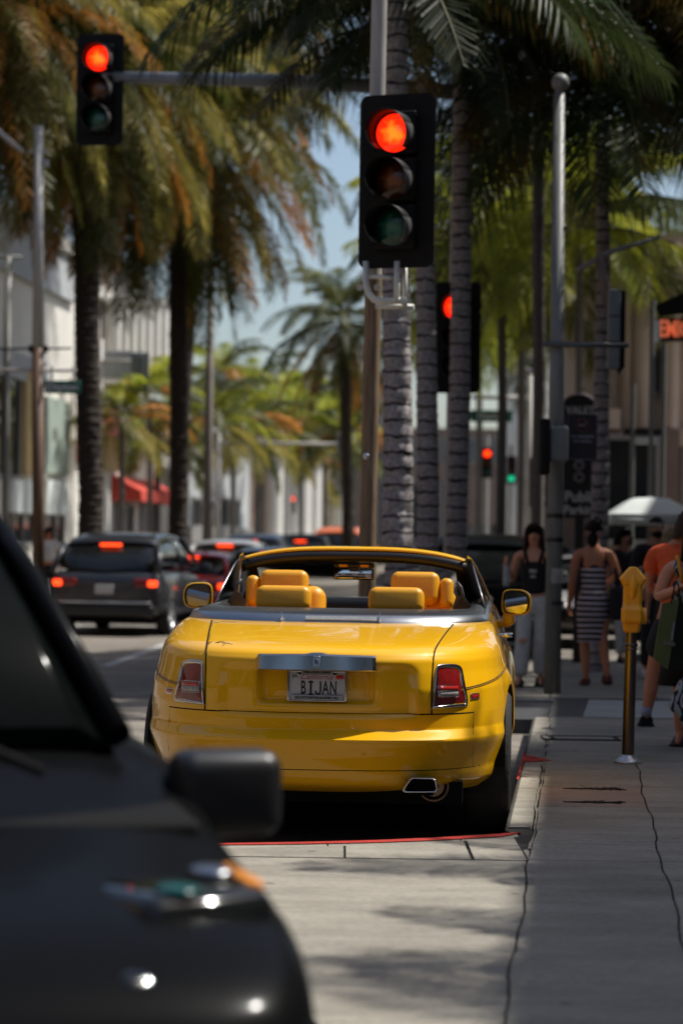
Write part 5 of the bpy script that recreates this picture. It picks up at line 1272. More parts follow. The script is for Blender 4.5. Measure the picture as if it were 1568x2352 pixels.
left_building('shop_building', 'distant shop row with white pillars seen over dark car roofs', 574, 690, 1020, M_wallbrown, [('col', x, 1060, x + 9, 1245, M_wallwhite) for x in (584, 604, 626, 646, 668)] + [('win', x + 10, 1090, x + 17, 1240) for x in (584, 604, 626, 646)], depth=8)
left_building('shop_building', 'distant white shops with dark doorways left of the tan pole', 692, 800, 1020, M_wallcream, [('win', 716, 1100, 740, 1160), ('win', 752, 1120, 766, 1200, M_paneg), ('win', 776, 1120, 790, 1200, M_paneg), ('col', 744, 1080, 750, 1245, M_wallwhite), ('col', 704, 1080, 710, 1245, M_wallwhite)], depth=8)
# far buildings that close the view
def front_building(name, label, px0, px1, pytop, Y, m, feats=(), depth=12, hip=None):
    p0 = at(px0, pytop, Y); p1 = at(px1, pytop, Y); xc = (p0.x + p1.x) / 2; w = p1.x - p0.x; zt = (p0.z + p1.z) / 2 + .15
    t = thing(name, label, 'building', (xc, Y, -.15))
    mb = MB(); mb.box((0, depth / 2, zt / 2), (w, depth, zt)); obj('wall', mb, m, t)
    def X(px, py): q = at(px, py, Y); return q.x - xc, q.z + .15
    for f in feats:
        kd, x0, y0, x1, y1 = f[:5]; mm = f[5] if len(f) > 5 else M_pane
        xa, zb = X(x0, y0); xb, za = X(x1, y1); za = max(za, .05)
        if kd == 'win':
            e = .12; mb = MB()
            for (A, B, C, D) in ((xa - e, xb + e, zb, zb + e), (xa - e, xb + e, za - e, za), (xa - e, xa, za, zb), (xb, xb + e, za, zb)): mb.box(((A + B) / 2, -.04, (C + D) / 2), (B - A, .12, D - C))
            w_ = obj('window', mb, M_frame, t); mb = MB(); mb.box(((xa + xb) / 2, 0, (za + zb) / 2), (xb - xa, .06, zb - za)); obj('pane', mb, mm, w_)
        elif kd == 'panel': mb = MB(); mb.box(((xa + xb) / 2, -.10, (za + zb) / 2), (xb - xa, .24, zb - za)); obj(f[6] if len(f) > 6 else 'panel', mb, mm, t)
        elif kd == 'col': mb = MB(); r_ = (xb - xa) / 2; mb.cyl(((xa + xb) / 2, -r_ - .1, za), ((xa + xb) / 2, -r_ - .1, zb), r_, n=20); obj('column', mb, mm, t)
        elif kd == 'awn':
            mb = MB(); mb.add([(xa, 0, zb), (xb, 0, zb), (xb, -1.6, lerp(za, zb, .4)), (xa, -1.6, lerp(za, zb, .4)), (xb, -1.6, za), (xa, -1.6, za)], [(0, 1, 2, 3), (3, 2, 4, 5)]); obj('awning', mb, mm, t)
    if hip:
        mb = MB(); h = w * hip; mb.add([(-w / 2 - .3, -.3, zt), (w / 2 + .3, -.3, zt), (w / 2 + .3, depth + .3, zt), (-w / 2 - .3, depth + .3, zt), (0, -.3, zt + h), (0, depth + .3, zt + h)], [(0, 1, 4), (2, 3, 5), (1, 2, 5, 4), (3, 0, 4, 5), (3, 2, 1, 0)]); obj('roof', mb, M_wallmint, t)
    return t
front_building('gabled_building', 'distant building with pale green gable rising above palms under the sky', 462, 556, 880, 150, M_wallmint, [('win', 478, 890, 500, 930, M_paneg), ('win', 516, 890, 540, 930, M_paneg)], hip=.52)
front_building('parapet_building', 'distant cream building with flat parapet along the bottom of the sky gap', 528, 900, 868, 175, M_wallcream, [('panel', 524, 852, 904, 868, M_wallcream, 'cornice')] + [('win', x, 930, x + 20, 1000, M_paneg) for x in range(545, 890, 38)])
front_building('far_block', 'distant block closing the street behind traffic and palm trunks', 820, 1420, 985, 168, M_wallbrown, [('win', x, 1010, x + 16, 1060, M_paneg) for x in range(835, 1300, 30)] + [('win', x, 1110, x + 20, 1240) for x in range(840, 1260, 36)] + [('panel', 1075, 1090, 1140, 1205, M_wallbrown, 'panel')])
front_building('white_hall', 'pale distant building with tall white piers behind the corner pole', 1180, 1262, 800, 120, M_wallwhite, [('col', 1198, 800, 1212, 1240, M_wallwhite), ('col', 1224, 800, 1240, 1240, M_wallwhite), ('win', 1214, 950, 1222, 1200)])
front_building('dark_shop', 'dark shopfront behind the parasol and bearded man', 1362, 1560, 985, 44, M_wallbrown, [('win', 1372, 1010, 1500, 1240), ('panel', 1362, 940, 1420, 985, M_stone, 'ledge')])
cols = [('col', 1428, 560, 1446, 985, M_stone), ('col', 1452, 560, 1486, 985, M_stone), ('col', 1520, 560, 1552, 985, M_stone)]
front_building('stone_building', 'beige limestone building with tall round columns at the picture edge', 1418, 1760, 540, 45.5, M_stone, cols + [('win', 1490, 640, 1514, 720, M_paneg), ('win', 1490, 800, 1514, 900, M_paneg), ('panel', 1415, 775, 1760, 782, M_stone, 'string_course'), ('panel', 1415, 985, 1760, 1030, M_stone, 'ledge'), ('panel', 1560, 1030, 1760, 1240, M_frame, 'panel')])
# canopy with glowing letters on the stone building, plus small fittings
cn = thing('shop_canopy', 'dark scalloped shop canopy with glowing orange-red letters at the picture edge', 'canopy', at(1540, 750, 38))
def CN(px, py, dy=0.0): return at(px, py, 38 + dy) - Vector(cn.location)
mb = MB(); mb.loft([[CN(1502, 700), CN(1568, 672), CN(1640, 650), CN(1640, 716), CN(1568, 722), CN(1512, 728)], [CN(1502, 700, 2), CN(1568, 672, 2), CN(1640, 650, 2), CN(1640, 716, 2), CN(1568, 722, 2), CN(1512, 728, 2)]]); mb.sm = [False] * len(mb.sm); obj('hood', mb, M_sigblack, cn)
mb = MB(); mb.prism([CN(1503, 730), CN(1640, 726), CN(1640, 780), CN(1508, 784)], 0, 0, (0, .25, 0)); obj('fascia', mb, M_blacktrim, cn)
mb = MB(); mb.prism([CN(1503, 735, -.05), CN(1515, 735, -.05), CN(1515, 782, -.05), CN(1505, 784, -.05)], 0, 0, (0, .3, 0)); obj('edge_panel', mb, M_canvas, cn)
M_glowletter = mat('glowing_letter', (.5, .1, .03), .5, emit=(.75, .16, .07), es=.5, nscale=6, namt=.3)
q = CN(1548, 757, -.04); text_mesh('lettering', 'EMIC', .36, M_glowletter, cn, q, RX, .62, bold=.012)
for px_ in (1448, 1490, 1518):
    t = thing('slim_post', {1448: 'slim grey post in front of the dark shop, beneath the columns', 1490: 'slim grey post carrying a small hanging shop sign', 1518: 'slim post under the glowing letter canopy'}[px_], 'post', (*at(px_, 1245, 36).xy, -.15))
    mb = MB(); mb.cyl((0, 0, 0), (0, 0, at(px_, {1448: 880, 1490: 690, 1518: 790}[px_], 36).z + .15), .04, n=10); obj('shaft', mb, M_polegrey, t)
t = thing('hanging_sign', 'small pale hanging shop sign above the parasol', 'sign', at(1478, 1013, 36)); mb = MB(); mb.rbox((0, 0, 0), (.40, .04, .10), .01, n=2); obj('panel', mb, M_canvas, t); mb = MB(); mb.box((0, 0, .13), (.62, .05, .10)); obj('top_board', mb, M_blacktrim, t)
left_building('shop_building', 'mid-brown shop row added out of view across the street to block low sky', 0, 0, 0, M_wallbrown, [('R', 3 + k * 7, .6, 8 + k * 7, 3.6, 'win') for k in range(10)], a=-14.0, depth=8, Yr=(-20, 54), ztop=10.5)  # unseen row, added to block low sky and darken reflections
mb = MB(); mb.box((0, 4, 4.4), (46, 8, 8.9)); bh = thing('shop_building', 'brown shop building added unseen behind the camera to darken that side', 'building', (0, -34, 0)); obj('wall', mb, M_wallbrown, bh)  # unseen building, added to shut out sky behind the camera
for k in range(9):
    for zz in (2.2, 6.2):
        mb = MB(); mb.box((-20 + k * 5, 8.03, zz), (3.2, .12, 2.4)); w_ = obj('window', mb, M_frame, bh); mb = MB(); mb.box((-20 + k * 5, 8.1, zz), (2.9, .06, 2.1)); obj('pane', mb, M_pane, w_)
# the block on the right whose shade covers the pavement (out of the picture)
rb_ = left_building('shop_building', 'stone shop block lining the pavement outside the picture', 0, 0, 0, M_stone, [('R', 2 + k * 5, .6, 5.6 + k * 5, 3.6, 'win') for k in range(9)] + [('R', 2 + k * 5, 5.2, 4.5 + k * 5, 7.4, 'win') for k in range(9)], a=7.4, depth=10, Yr=(-9, 36), ztop=11.9)
# ------------------------------------------------------------------ other traffic
def paint(name, c, metal=.3): return mat('car_paint_' + name, c, .35, metal=metal, coat=.8, nscale=300, namt=.08, detail=2)
P_dark = paint('charcoal', (.028, .030, .034)); P_black = mat('car_paint_black', (.004, .0042, .0045), .4, coat=.10, spec=.05, ior=1.25, nscale=300, namt=.08, detail=2, coatr=.15); P_silver = paint('silver', (.46, .46, .45)); P_white = paint('white', (.62, .62, .60), 0)
P_red = paint('red', (.60, .04, .035), 0); P_orange = paint('orange', (.68, .15, .02), 0); P_grey = paint('grey', (.12, .12, .125)); P_navy = paint('blue_grey', (.06, .075, .09))
def make_car(label, c, rz, body_m, style='suv', L=4.6, Wd=1.85, H=1.68, brake=True, name='car', plate=True, group=None, mirrors=True, headlit=False, cat='car', ms=1, gk=1.0, hd=0.0):
    t = thing(name, label, cat, c, rz, group); w = Wd / 2
    belt = {'suv': 1.06, 'sedan': .98, 'hatch': .98}[style] * (H / (1.68 if style == 'suv' else 1.45)); hood = belt - .10 - hd
    # lower body: cross sections along the length
    st_ = [(0.0, .70, .46, belt - .22), (.05, .90, .36, belt - .08), (.16, .97, .30, belt), (.6, 1.0, .26, belt + .01), (1.3, 1.0, .24, belt), (2.3, .985, .24, belt - .02), (3.2, 1.0, .24, belt - .04), (3.45, 1.0, .24, hood), (L - .5, .97, .26, hood - .06), (L - .15, .88, .30, hood - .16), (L - .03, .74, .36, hood - .30)]
    if style == 'sedan': st_[2] = (.16, .97, .30, belt - .03)
    mb = MB(); rings = []
    for (y, k, zb, zt_) in st_:
        W_ = w * k; m_ = lerp(zb, zt_, .55)
        rings.append([Vector(p) for p in ((-W_ * .86, y, zb), (-W_ * .98, y, zb + .10), (-W_, y, m_), (-W_ * .975, y, zt_ - .06), (-W_ * .91, y, zt_), (-W_ * .5, y, zt_ + .025), (W_ * .5, y, zt_ + .025), (W_ * .91, y, zt_), (W_ * .975, y, zt_ - .06), (W_, y, m_), (W_ * .98, y, zb + .10), (W_ * .86, y, zb))])
    mb.loft(rings); bo = obj('body', mb, body_m, t, subsurf=2)
    if style == 'suv': gh = [(.06, .93, .02), (.50, .81, .72), (.80, .74, .97), (2.2, .75, 1.02), (2.9, .74, .93), (3.75, .88, .0)]
    elif style == 'hatch': gh = [(.20, .92, .02), (.75, .78, .85), (1.0, .76, 1.0), (2.0, .77, 1.02), (2.7, .75, .92), (3.55, .90, .0)]
    elif style == 'sedan': gh = [(.85, .90, .02), (1.35, .76, .82), (1.6, .73, .97), (2.3, .73, 1.0), (2.8, .72, .93), (3.6, .88, .0)]
    if gk < 1: gh = [(.10, .72, .02), (.42, .58, .86), (.62, .55, 1.0), (1.6, .55, 1.02), (2.1, .55, .93), (3.15, .74, .0)]
    rise = H - belt; gb = .93 if gk == 1 else .78
    mb = MB(); rings = []
    for (y, k, f) in gh:
        z = belt + rise * f; kb = gb
        rings.append([Vector(p) for p in ((-w * kb, y, belt - .05), (-w * lerp(kb, k, .5), y, lerp(belt, z, .5)), (-w * k, y, z - .04), (-w * k * .9, y, z), (w * k * .9, y, z), (w * k, y, z - .04), (w * lerp(kb, k, .5), y, lerp(belt, z, .5)), (w * kb, y, belt - .05))])
    mb.loft(rings); obj('greenhouse', mb, M_blackglass if gk == 1 else mat('near_dark_glass', (.004, .005, .005), .08, ior=1.14, spec=.2, nscale=2, namt=.4), t, subsurf=1 if gk == 1 else 0)
    if gk < 1:
        mb = MB(); mb.rbox((0, 3.35, hood + .02), (1.66, .62, .06), .025, Matrix.Rotation(R(-5), 3, 'X')); obj('cowl_dark_patch', mb, M_black, t)  # black panel put in for dark reflections at the foot of the windscreen
    mb = MB(); rings = []
    for (y, k, f) in gh[1:-1]:
        z = belt + rise * f + .012; rings.append([Vector((-w * k * 1.01, y, z - .09)), Vector((-w * k * .96, y, z)), Vector((-w * k * .4, y, z + .025)), Vector((w * k * .4, y, z + .025)), Vector((w * k * .96, y, z)), Vector((w * k * 1.01, y, z - .09))])
    mb.loft(rings, wrap=False); ro = obj('roof', mb, body_m, t); ro.modifiers.new('ss', 'SUBSURF').render_levels = 2; so_ = ro.modifiers.new('s', 'SOLIDIFY'); so_.thickness = .03
    for sg in (-1, 1):
        for (i, r_) in ((0, .05 * gk), (len(gh) - 1, .045 * gk)):
            mb = MB(); a, b_ = (gh[0], gh[1]) if i == 0 else (gh[-1], gh[-2])
            mb.tube([(sg * w * gb, a[0], belt - .02), (sg * w * lerp(gb, b_[1], .55), lerp(a[0], b_[0], .6), belt + rise * b_[2] * .58), (sg * w * b_[1] * .99, b_[0], belt + rise * b_[2] - .02)], r_, 8); obj('pillar', mb, body_m, t)
        mb = MB(); mb.tube([(sg * w * gb, 2.1, belt - .02), (sg * w * gh[3][1], 2.15, H - .05)], .03, 6); obj('pillar', mb, body_m, t)
        # lamps
        mb = MB(); mb.rbox((sg * w * .70, .045, belt - .19), (w * .42, .10, .14), .03, Matrix.Rotation(sg * R(12), 3, 'Z')); obj('tail_light', mb, M_redlens2 if not brake else M_redlens, t)
        if brake: mb = MB(); mb.rbox((sg * w * .82, .03, belt - .20), (w * .16, .10, .10), .025, Matrix.Rotation(sg * R(18), 3, 'Z')); obj('brake_light', mb, M_brakelit, t)
        mb = MB(); mb.rbox((sg * w * .62, .02, .46), (w * .26, .05, .05), .012); obj('reflector', mb, M_redlens2, t)
        mb = MB(); mb.rbox((sg * w * .72, L - .16, hood - .20), (w * .40, .22, .16), .05, Matrix.Rotation(-sg * R(20), 3, 'Z')); obj('headlight', mb, M_clearlens if not headlit else M_headlit, t)
        if mirrors:
            mb = MB(); mb.rbox((sg * (w + .12 * ms), 3.25, belt + .04 - .15 * (ms < 1)) if ms == 1 else (sg * (w + .02), 3.3, .985), (.20 if ms == 1 else .27, .16, .15 if ms == 1 else .21), .05); mb.rbox((sg * (w + .0), 3.28, belt - .01) if ms == 1 else (sg * (w - .12), 3.3, .95), (.12, .08, .05), .02); obj('door_mirror', mb, body_m if body_m is not P_black else M_blacktrim, t)
        mb = MB(); mb.box((sg * w * 1.0, 2.05, .72), (.008, 1.9, .012)); obj('side_trim', mb, M_chrome, t)
        for wy in (.86, L - .92): wheel(t, sg * (w - .11), wy, .34, .34, .22, sg, M_silver, 5)
    if brake: mb = MB(); y_ = lerp(gh[0][0], gh[1][0], .92); mb.rbox((0, y_ - .02, belt + rise * gh[1][2] * .93 + .01), (.36, .06, .045), .012); obj('high_brake_light', mb, M_brakelit, t)
    mb = MB(); mb.rbox((0, .0, .42), (Wd * .86, .16, .20), .05); obj('rear_bumper', mb, M_blacktrim if style == 'suv' else body_m, t)
    mb = MB(); mb.rbox((0, .0, .56), (Wd * .8, .18, .03), .012); obj('bumper_trim', mb, M_silver, t)
    if plate: mb = MB(); mb.rbox((0, -.02, belt - .30), (.31, .02, .155), .006, n=2); obj('number_plate', mb, M_plate, t)
    mb = MB(); mb.rbox((0, L - .03, .52), (Wd * .62, .10, .26), .05); obj('grille', mb, M_blacktrim, t)
    mb = MB(); mb.box((0, L / 2, .27), (Wd * .8, L * .86, .12)); obj('underbody', mb, M_black, t)
    return t
M_headlit = mat('bright_headlight', (.7, .7, .7), .2, emit=(1, .98, .9), es=5.0, nscale=10, namt=.1)
def car_at(px, Y, *a, **k):
    q = at(px, 1245, Y); k.setdefault('group', None); lab = a[0]
    return make_car(lab, (q.x, Y, -.15), a[1], *a[2:], **k)
SH = -math.atan(ST)
car_at(242, 39.6, 'dark charcoal SUV with lit brake lights waiting left of the convertible', SH * 1.25, P_dark, 'suv', L=4.65, Wd=1.93, H=1.70)
car_at(424, 47, 'bright red hatchback half hidden behind the charcoal SUV', SH, P_red, 'hatch', H=1.34, Wd=1.78, L=4.1)
car_at(497, 53, 'silver sedan behind the red hatchback, pale roof showing', SH, P_silver, 'sedan', H=1.60, brake=True)
car_at(572, 68, 'dark blue-grey SUV with bright high brake light beside the post', SH, P_navy, 'suv', H=1.80, Wd=1.95)
car_at(686, 76, 'black SUV with lit brake light in front of the orange one', SH, P_black, 'suv', H=1.82, Wd=1.9)
car_at(706, 92, 'white car roof between black and orange vehicles', SH, P_white, 'sedan', H=1.75)
car_at(772, 84, 'orange boxy SUV behind the tan pole', SH, P_orange, 'suv', H=2.12, Wd=2.0, brake=False)
car_at(700, 36, 'pale silver sedan with lit brake lights framed in the convertible windscreen', SH, P_silver, 'sedan', H=1.46, Wd=1.85)
car_at(600, 47, 'dark sedan with lit brake light seen through the windscreen left part', SH, P_grey, 'sedan', H=1.45)
car_at(1105, 34, 'black SUV parked at the kerb between ringed trunks and walking woman', SH, P_black, 'suv', H=1.72, Wd=1.95, brake=False)
car_at(1160, 52, 'silver car roof behind the woman in the black top', SH, P_silver, 'sedan', H=1.5, brake=False)
car_at(1050, 62, 'grey sedan parked far along the kerb behind ringed trunks', SH, P_navy, 'sedan', H=1.48)
car_at(1345, 46, 'white SUV crossing behind the woman in the striped dress', R(70), P_white, 'suv', H=1.72, brake=False)
c_ = car_at(1425, 37, 'silver car with glaring headlight facing the camera behind bearded man', R(176), P_silver, 'sedan', H=1.42, brake=False, headlit=False)
c_.location.y += 4.6
# the near dark car, nose to the camera, far out of focus
near = make_car('black SUV close to the camera, nose forward, blurred beyond recognition', (0, 0, 0), 0, P_black, 'suv', L=4.8, Wd=1.90, H=1.80, brake=False, ms=.5, gk=.68, hd=.10)
near.rotation_euler = (0, 0, PI + R(17))
near.location = (-2.17, 8.78, -.15)
for o_ in kids(near):
    if o_.name.startswith('headlight'): o_.data.materials.clear(); o_.data.materials.append(M_blackglass); o_.scale = (.80, .97, .97)
mb = MB(); mb.rbox((-.62, 4.15, .835), (.32, .44, .12), .05, Matrix.Rotation(R(18), 3, 'Z')); hl = obj('headlight', mb, M_blackglass, near)
for q, mm in (((-.74, 4.10, .905), M_steel), ((-.62, 4.30, .898), mat('teal_painted_reflection', (.004, .05, .045), .2, nscale=5, namt=.3))):  # teal spot paints a reflection in the lamp; steel spot is its metal
    mb = MB(); mb.sphere(q, (.05, .07, .014)); obj('lamp_spot', mb, mm, hl)
mb = MB(); mb.rbox((-.82, 4.0, .875), (.045, .32, .035), .015); obj('amber_strip', mb, mat('amber_gloss', (.75, .26, .02), .25, nscale=10, namt=.2), near)  # small amber strip along the front wing
mb = MB()
for sg in (-1, 1): mb.tube([(sg * .15 - .3, 3.72, 1.08), (sg * .15 + .25, 3.45, 1.32)], .012, 6)
obj('wiper', mb, M_black, near)
# ------------------------------------------------------------------ people
def skin_mat(name, c): return mat(name, c, .5, nscale=8, namt=.1, spec=.4)
SK_A = skin_mat('light_skin', (.66, .30, .17)); SK_B = skin_mat('tan_skin', (.56, .22, .11)); SK_C = skin_mat('olive_skin', (.40, .18, .10))
HAIR_D = mat('dark_hair', (.012, .008, .006), .5, nscale=40, namt=.4, stretch=(6, 6, 1), spec=.12); HAIR_B = mat('light_brown_hair', (.22, .16, .09), .5, nscale=40, namt=.4, stretch=(6, 6, 1), spec=.12); HAIR_M = mat('brown_hair', (.035, .018, .012), .5, nscale=40, namt=.4, stretch=(6, 6, 1), spec=.12)
M_eye = mat('eye_dark', (.02, .015, .012), .2, nscale=20, namt=.1); M_lip = mat('lip', (.30, .07, .06), .4, nscale=20, namt=.1)
def skin(name, nodes, edges, m, parent, sub=2):
    """nodes: key -> (position, rx[, ry]); first key is the root; one continuous surface"""
    ks = list(nodes); ix = {k: i for i, k in enumerate(ks)}
    me = bpy.data.meshes.new(name); me.from_pydata([nodes[k][0] for k in ks], [(ix[a], ix[b]) for a, b in edges], [])
    o = bpy.data.objects.new(name, me); COL.objects.link(o)
    o.modifiers.new('skin', 'SKIN'); 
    for i, k in enumerate(ks):
        v = nodes[k]; sv = me.skin_vertices[0].data[i]; sv.radius = (v[1], v[2] if len(v) > 2 else v[1]); sv.use_root = (i == 0)
    s = o.modifiers.new('sub', 'SUBSURF'); s.levels = sub; s.render_levels = sub
    dg = bpy.context.evaluated_depsgraph_get(); nm = bpy.data.meshes.new_from_object(o.evaluated_get(dg)); bpy.data.objects.remove(o)
    nm.name = name; nm.materials.clear(); nm.materials.append(m); nm.polygons.foreach_set('use_smooth', [True] * len(nm.polygons))
    r = bpy.data.objects.new(name, nm); COL.objects.link(r); r.parent = parent; return r
V = Vector
def person(label, loc, rz, H, sk, J=None, build=1.0, hairm=HAIR_D, hair='long', sex='f', face=True, beard=False, tilt=0.0):
    """standing figure; J overrides joints (local, facing -y, in units of the height)"""
    t = thing('person', label, 'person', loc, rz); f = .92 if sex == 'f' else 1.0
    sh = (.098 if sex == 'f' else .115)
    D = dict(pel=V((0, 0, .525)), wai=V((0, -.004, .605)), che=V((0, 0, .70)), nek0=V((0, .008, .80)), nek=V((0, .006, .845)), jaw=V((0, -.010, .885)), hed=V((0, .0, .928)),
             shR=V((sh, .005, .795)), elR=V((sh + .03, .012, .625)), wrR=V((sh + .045, -.02, .48)), shL=V((-sh, .005, .795)), elL=V((-sh - .03, .012, .625)), wrL=V((-sh - .045, -.02, .48)),
             hiR=V((.052, 0, .50)), knR=V((.052, -.008, .275)), anR=V((.05, .01, .045)), toR=V((.058, -.075, .012)), hiL=V((-.052, 0, .50)), knL=V((-.052, -.008, .275)), anL=V((-.05, .01, .045)), toL=V((-.058, -.075, .012)))
    D.update({k: V(v) for k, v in (J or {}).items()})
    P = {k: v * H for k, v in D.items()}; b = build * H
    n = dict(pel=(P['pel'], .083 * b * (1.08 if sex == 'f' else 1), .060 * b), wai=(P['wai'], (.062 if sex == 'f' else .074) * b, .052 * b), che=(P['che'], .078 * b * (.95 if sex == 'f' else 1.12), .060 * b), nek0=(P['nek0'], .042 * b, .038 * b), nek=(P['nek'], .028 * b), jaw=(P['jaw'], .036 * H, .042 * H), hed=(P['hed'], .046 * H, .056 * H))
    E = [('pel', 'wai'), ('wai', 'che'), ('che', 'nek0'), ('nek0', 'nek'), ('nek', 'jaw'), ('jaw', 'hed')]
    for s in 'LR':
        n['sh' + s] = (P['sh' + s], .032 * b); n['el' + s] = (P['el' + s], .023 * b); n['wr' + s] = (P['wr' + s], .0145 * b)
        n['ua' + s] = (P['sh' + s].lerp(P['el' + s], .45), .029 * b); n['fa' + s] = (P['el' + s].lerp(P['wr' + s], .3), .024 * b)
        d = (P['wr' + s] - P['el' + s]).normalized(); up = V((0, -1, 0)) - d * d.dot(V((0, -1, 0)))
        up = up.normalized() if up.length > .1 else V((1, 0, 0)); sd = d.cross(up)
        n['pa' + s] = (P['wr' + s] + d * .040 * H, .019 * H, .012 * H)
        E += [('nek0', 'sh' + s), ('sh' + s, 'ua' + s), ('ua' + s, 'el' + s), ('el' + s, 'fa' + s), ('fa' + s, 'wr' + s), ('wr' + s, 'pa' + s)]
        for q, (off, ln) in enumerate(((-.016, .030), (-.0055, .036), (.0055, .034), (.016, .027))):
            a = 'f%d%s' % (q, s); k0 = n['pa' + s][0] + up * off * H + d * .022 * H; k1 = k0 + d * ln * H * .6 + sd * .006 * H; k2 = k1 + d * ln * H * .35 + sd * .016 * H
            n[a + 'a'] = (k0, .0058 * H); n[a + 'b'] = (k1, .0052 * H); n[a + 'c'] = (k2, .0045 * H); E += [('pa' + s, a + 'a'), (a + 'a', a + 'b'), (a + 'b', a + 'c')]
        k0 = P['wr' + s] + d * .018 * H + up * .020 * H; k1 = k0 + d * .026 * H + up * .014 * H; n['th' + s] = (k0, .0075 * H); n['ti' + s] = (k1, .0058 * H); E += [('wr' + s, 'th' + s), ('th' + s, 'ti' + s)]
        n['hi' + s] = (P['hi' + s], .054 * b); n['tg' + s] = (P['hi' + s].lerp(P['kn' + s], .45), .048 * b); n['kn' + s] = (P['kn' + s], .032 * b); n['ca' + s] = (P['kn' + s].lerp(P['an' + s], .32), .033 * b); n['an' + s] = (P['an' + s], .018 * b); n['to' + s] = (P['to' + s], .020 * H, .012 * H)
        E += [('pel', 'hi' + s), ('hi' + s, 'tg' + s), ('tg' + s, 'kn' + s), ('kn' + s, 'ca' + s), ('ca' + s, 'an' + s), ('an' + s, 'to' + s)]
    skin('body', n, E, sk, t)
    h = P['hed']; hh = bpy.data.objects.new('head_detail', None)
    fr_ = V((0, -1, 0))
    def face_part(nm, mm, pts):
        mb = MB()
        for (c, r) in pts: mb.sphere(h + V(c) * H, tuple(q * H for q in r), 10, 7)
        obj(nm, mb, mm, t)
    if face:
        face_part('nose', sk, [((0, -.056, -.012), (.008, .012, .014)), ((0, -.058, -.022), (.011, .010, .007))])
        for sx_ in (-.018, .018): face_part('eye', M_eye, [((sx_, -.050, .002), (.0085, .006, .005))])
        for sx_ in (-.018, .018): face_part('eyebrow', hairm, [((sx_, -.053, .014), (.012, .004, .0028))])
        face_part('mouth', M_lip, [((0, -.050, -.038), (.015, .007, .005))])
    for sx_ in (-.047, .047): face_part('ear', sk, [((sx_, .004, -.008), (.006, .011, .017))])
    mb = MB()
    def cap(th0, kk, back=0.0):
        rings = []
        for i in range(9):
            ring = []
            for a in [2 * PI * k / 20 for k in range(20)]:
                th = lerp(PI / 2, max(th0, .62 * max(0, -math.sin(a)) ** .5), i / 8)
                ring.append(h + V((.054 * kk * math.cos(th) * math.cos(a), .064 * kk * math.cos(th) * math.sin(a) + back, .062 * kk * math.sin(th) + .004)) * H)
            rings.append(ring)
        mb.loft(rings)
    if hair == 'buzz': cap(.35, .96)
    elif hair == 'updo': cap(-.45, 1.12, .006); mb.sphere(h + V((.0, .045, .035)) * H, .042 * H); mb.sphere(h + V((0.01, .04, -.05)) * H, (.034 * H, .03 * H, .045 * H)); mb.sphere(h + V((-.02, .03, .06)) * H, .032 * H)
    else:
        cap(.1, 1.04)
        ln = {'long': -.20, 'vlong': -.27, 'bob': -.07}[hair]; rings = []
        for i in range(10):
            u = i / 9; z = lerp(.03, ln, u); r0 = lerp(.056, .074, min(1, u * 1.6))
            ring = []
            for k in range(17):
                a = lerp(R(-38), R(218), k / 16)
                ring.append(h + V((r0 * 1.02 * math.cos(a), r0 * 1.05 * math.sin(a) * (1 if math.sin(a) > 0 else .8) + .01 * u, z + .006 * math.sin(k * 2.1))) * H)
            inner = [h + (q / H - h / H if False else (q - h) * .78) + V((0, 0, (q.z - h.z) * .22)) for q in reversed(ring)]
            rings.append(ring + inner)
        mb.loft(rings)
    obj('hair', mb, hairm, t)
    if beard:
        mb = MB(); mb.sphere(h + V((0, -.020, -.045)) * H, (.040 * H, .040 * H, .028 * H)); obj('beard', mb, HAIR_D, t)
        b_ = kids(t)
    return t, P, D
def garment(name, m, parent, nodes, edges, sub=2): return skin(name, nodes, edges, m, parent, sub)
def ell(name, m, parent, rows, n=24, sub=0, cap=False):
    """rows: (centre, rx, ry)"""
    mb = MB(); mb.loft([[V(c) + V((rx * math.cos(2 * PI * k / n), ry * math.sin(2 * PI * k / n), 0)) for k in range(n)] for c, rx, ry in rows], cap=cap)
    o = obj(name, mb, m, parent); s = o.modifiers.new('s', 'SOLIDIFY'); s.thickness = .006; return o
def shoe(parent, an, to, H, m, sole=None, name='shoe'):
    t_ = bpy.data.objects.new(name, None); COL.objects.link(t_); t_.parent = parent
    d = (to - an); d.z = 0; L = d.length + .035 * H; d.normalize(); rot = Matrix.Rotation(math.atan2(d.x, -d.y) if True else 0, 3, 'Z')
    c = V(((an.x + to.x) / 2, (an.y + to.y) / 2, 0)) - d * 0.0
    mb = MB(); rings = []
    for (u, w_, z1) in ((-.10, .028, .045), (-.06, .035, .062), (0, .036, .060), (.35, .036, .045), (.7, .040, .032), (.95, .034, .022), (1.05, .018, .014)):
        q = V((an.x, an.y, 0)).lerp(V((to.x, to.y, 0)), u) - V((0, 0, 0)); n_ = V((-d.y, d.x, 0)); z0 = min(an.z, to.z) - .012 * H
        z0 = max(0.0, lerp(an.z - .045 * H, to.z - .012 * H, max(0, min(1, u))))
        rings.append([q + n_ * w_ * H + V((0, 0, z0)), q + n_ * w_ * H * .9 + V((0, 0, z0 + z1 * H * .7)), q + V((0, 0, z0 + z1 * H)), q - n_ * w_ * H * .9 + V((0, 0, z0 + z1 * H * .7)), q - n_ * w_ * H + V((0, 0, z0))])
    mb.loft(rings); obj('upper', mb, m, t_, subsurf=1)
    if sole: mb = MB(); mb.loft([[p + V((0, 0, .0)) for p in (r[0], r[0] + V((0, 0, .014)), r[4] + V((0, 0, .014)), r[4])] for r in rings]); obj('sole', mb, sole, t_)
    return t_
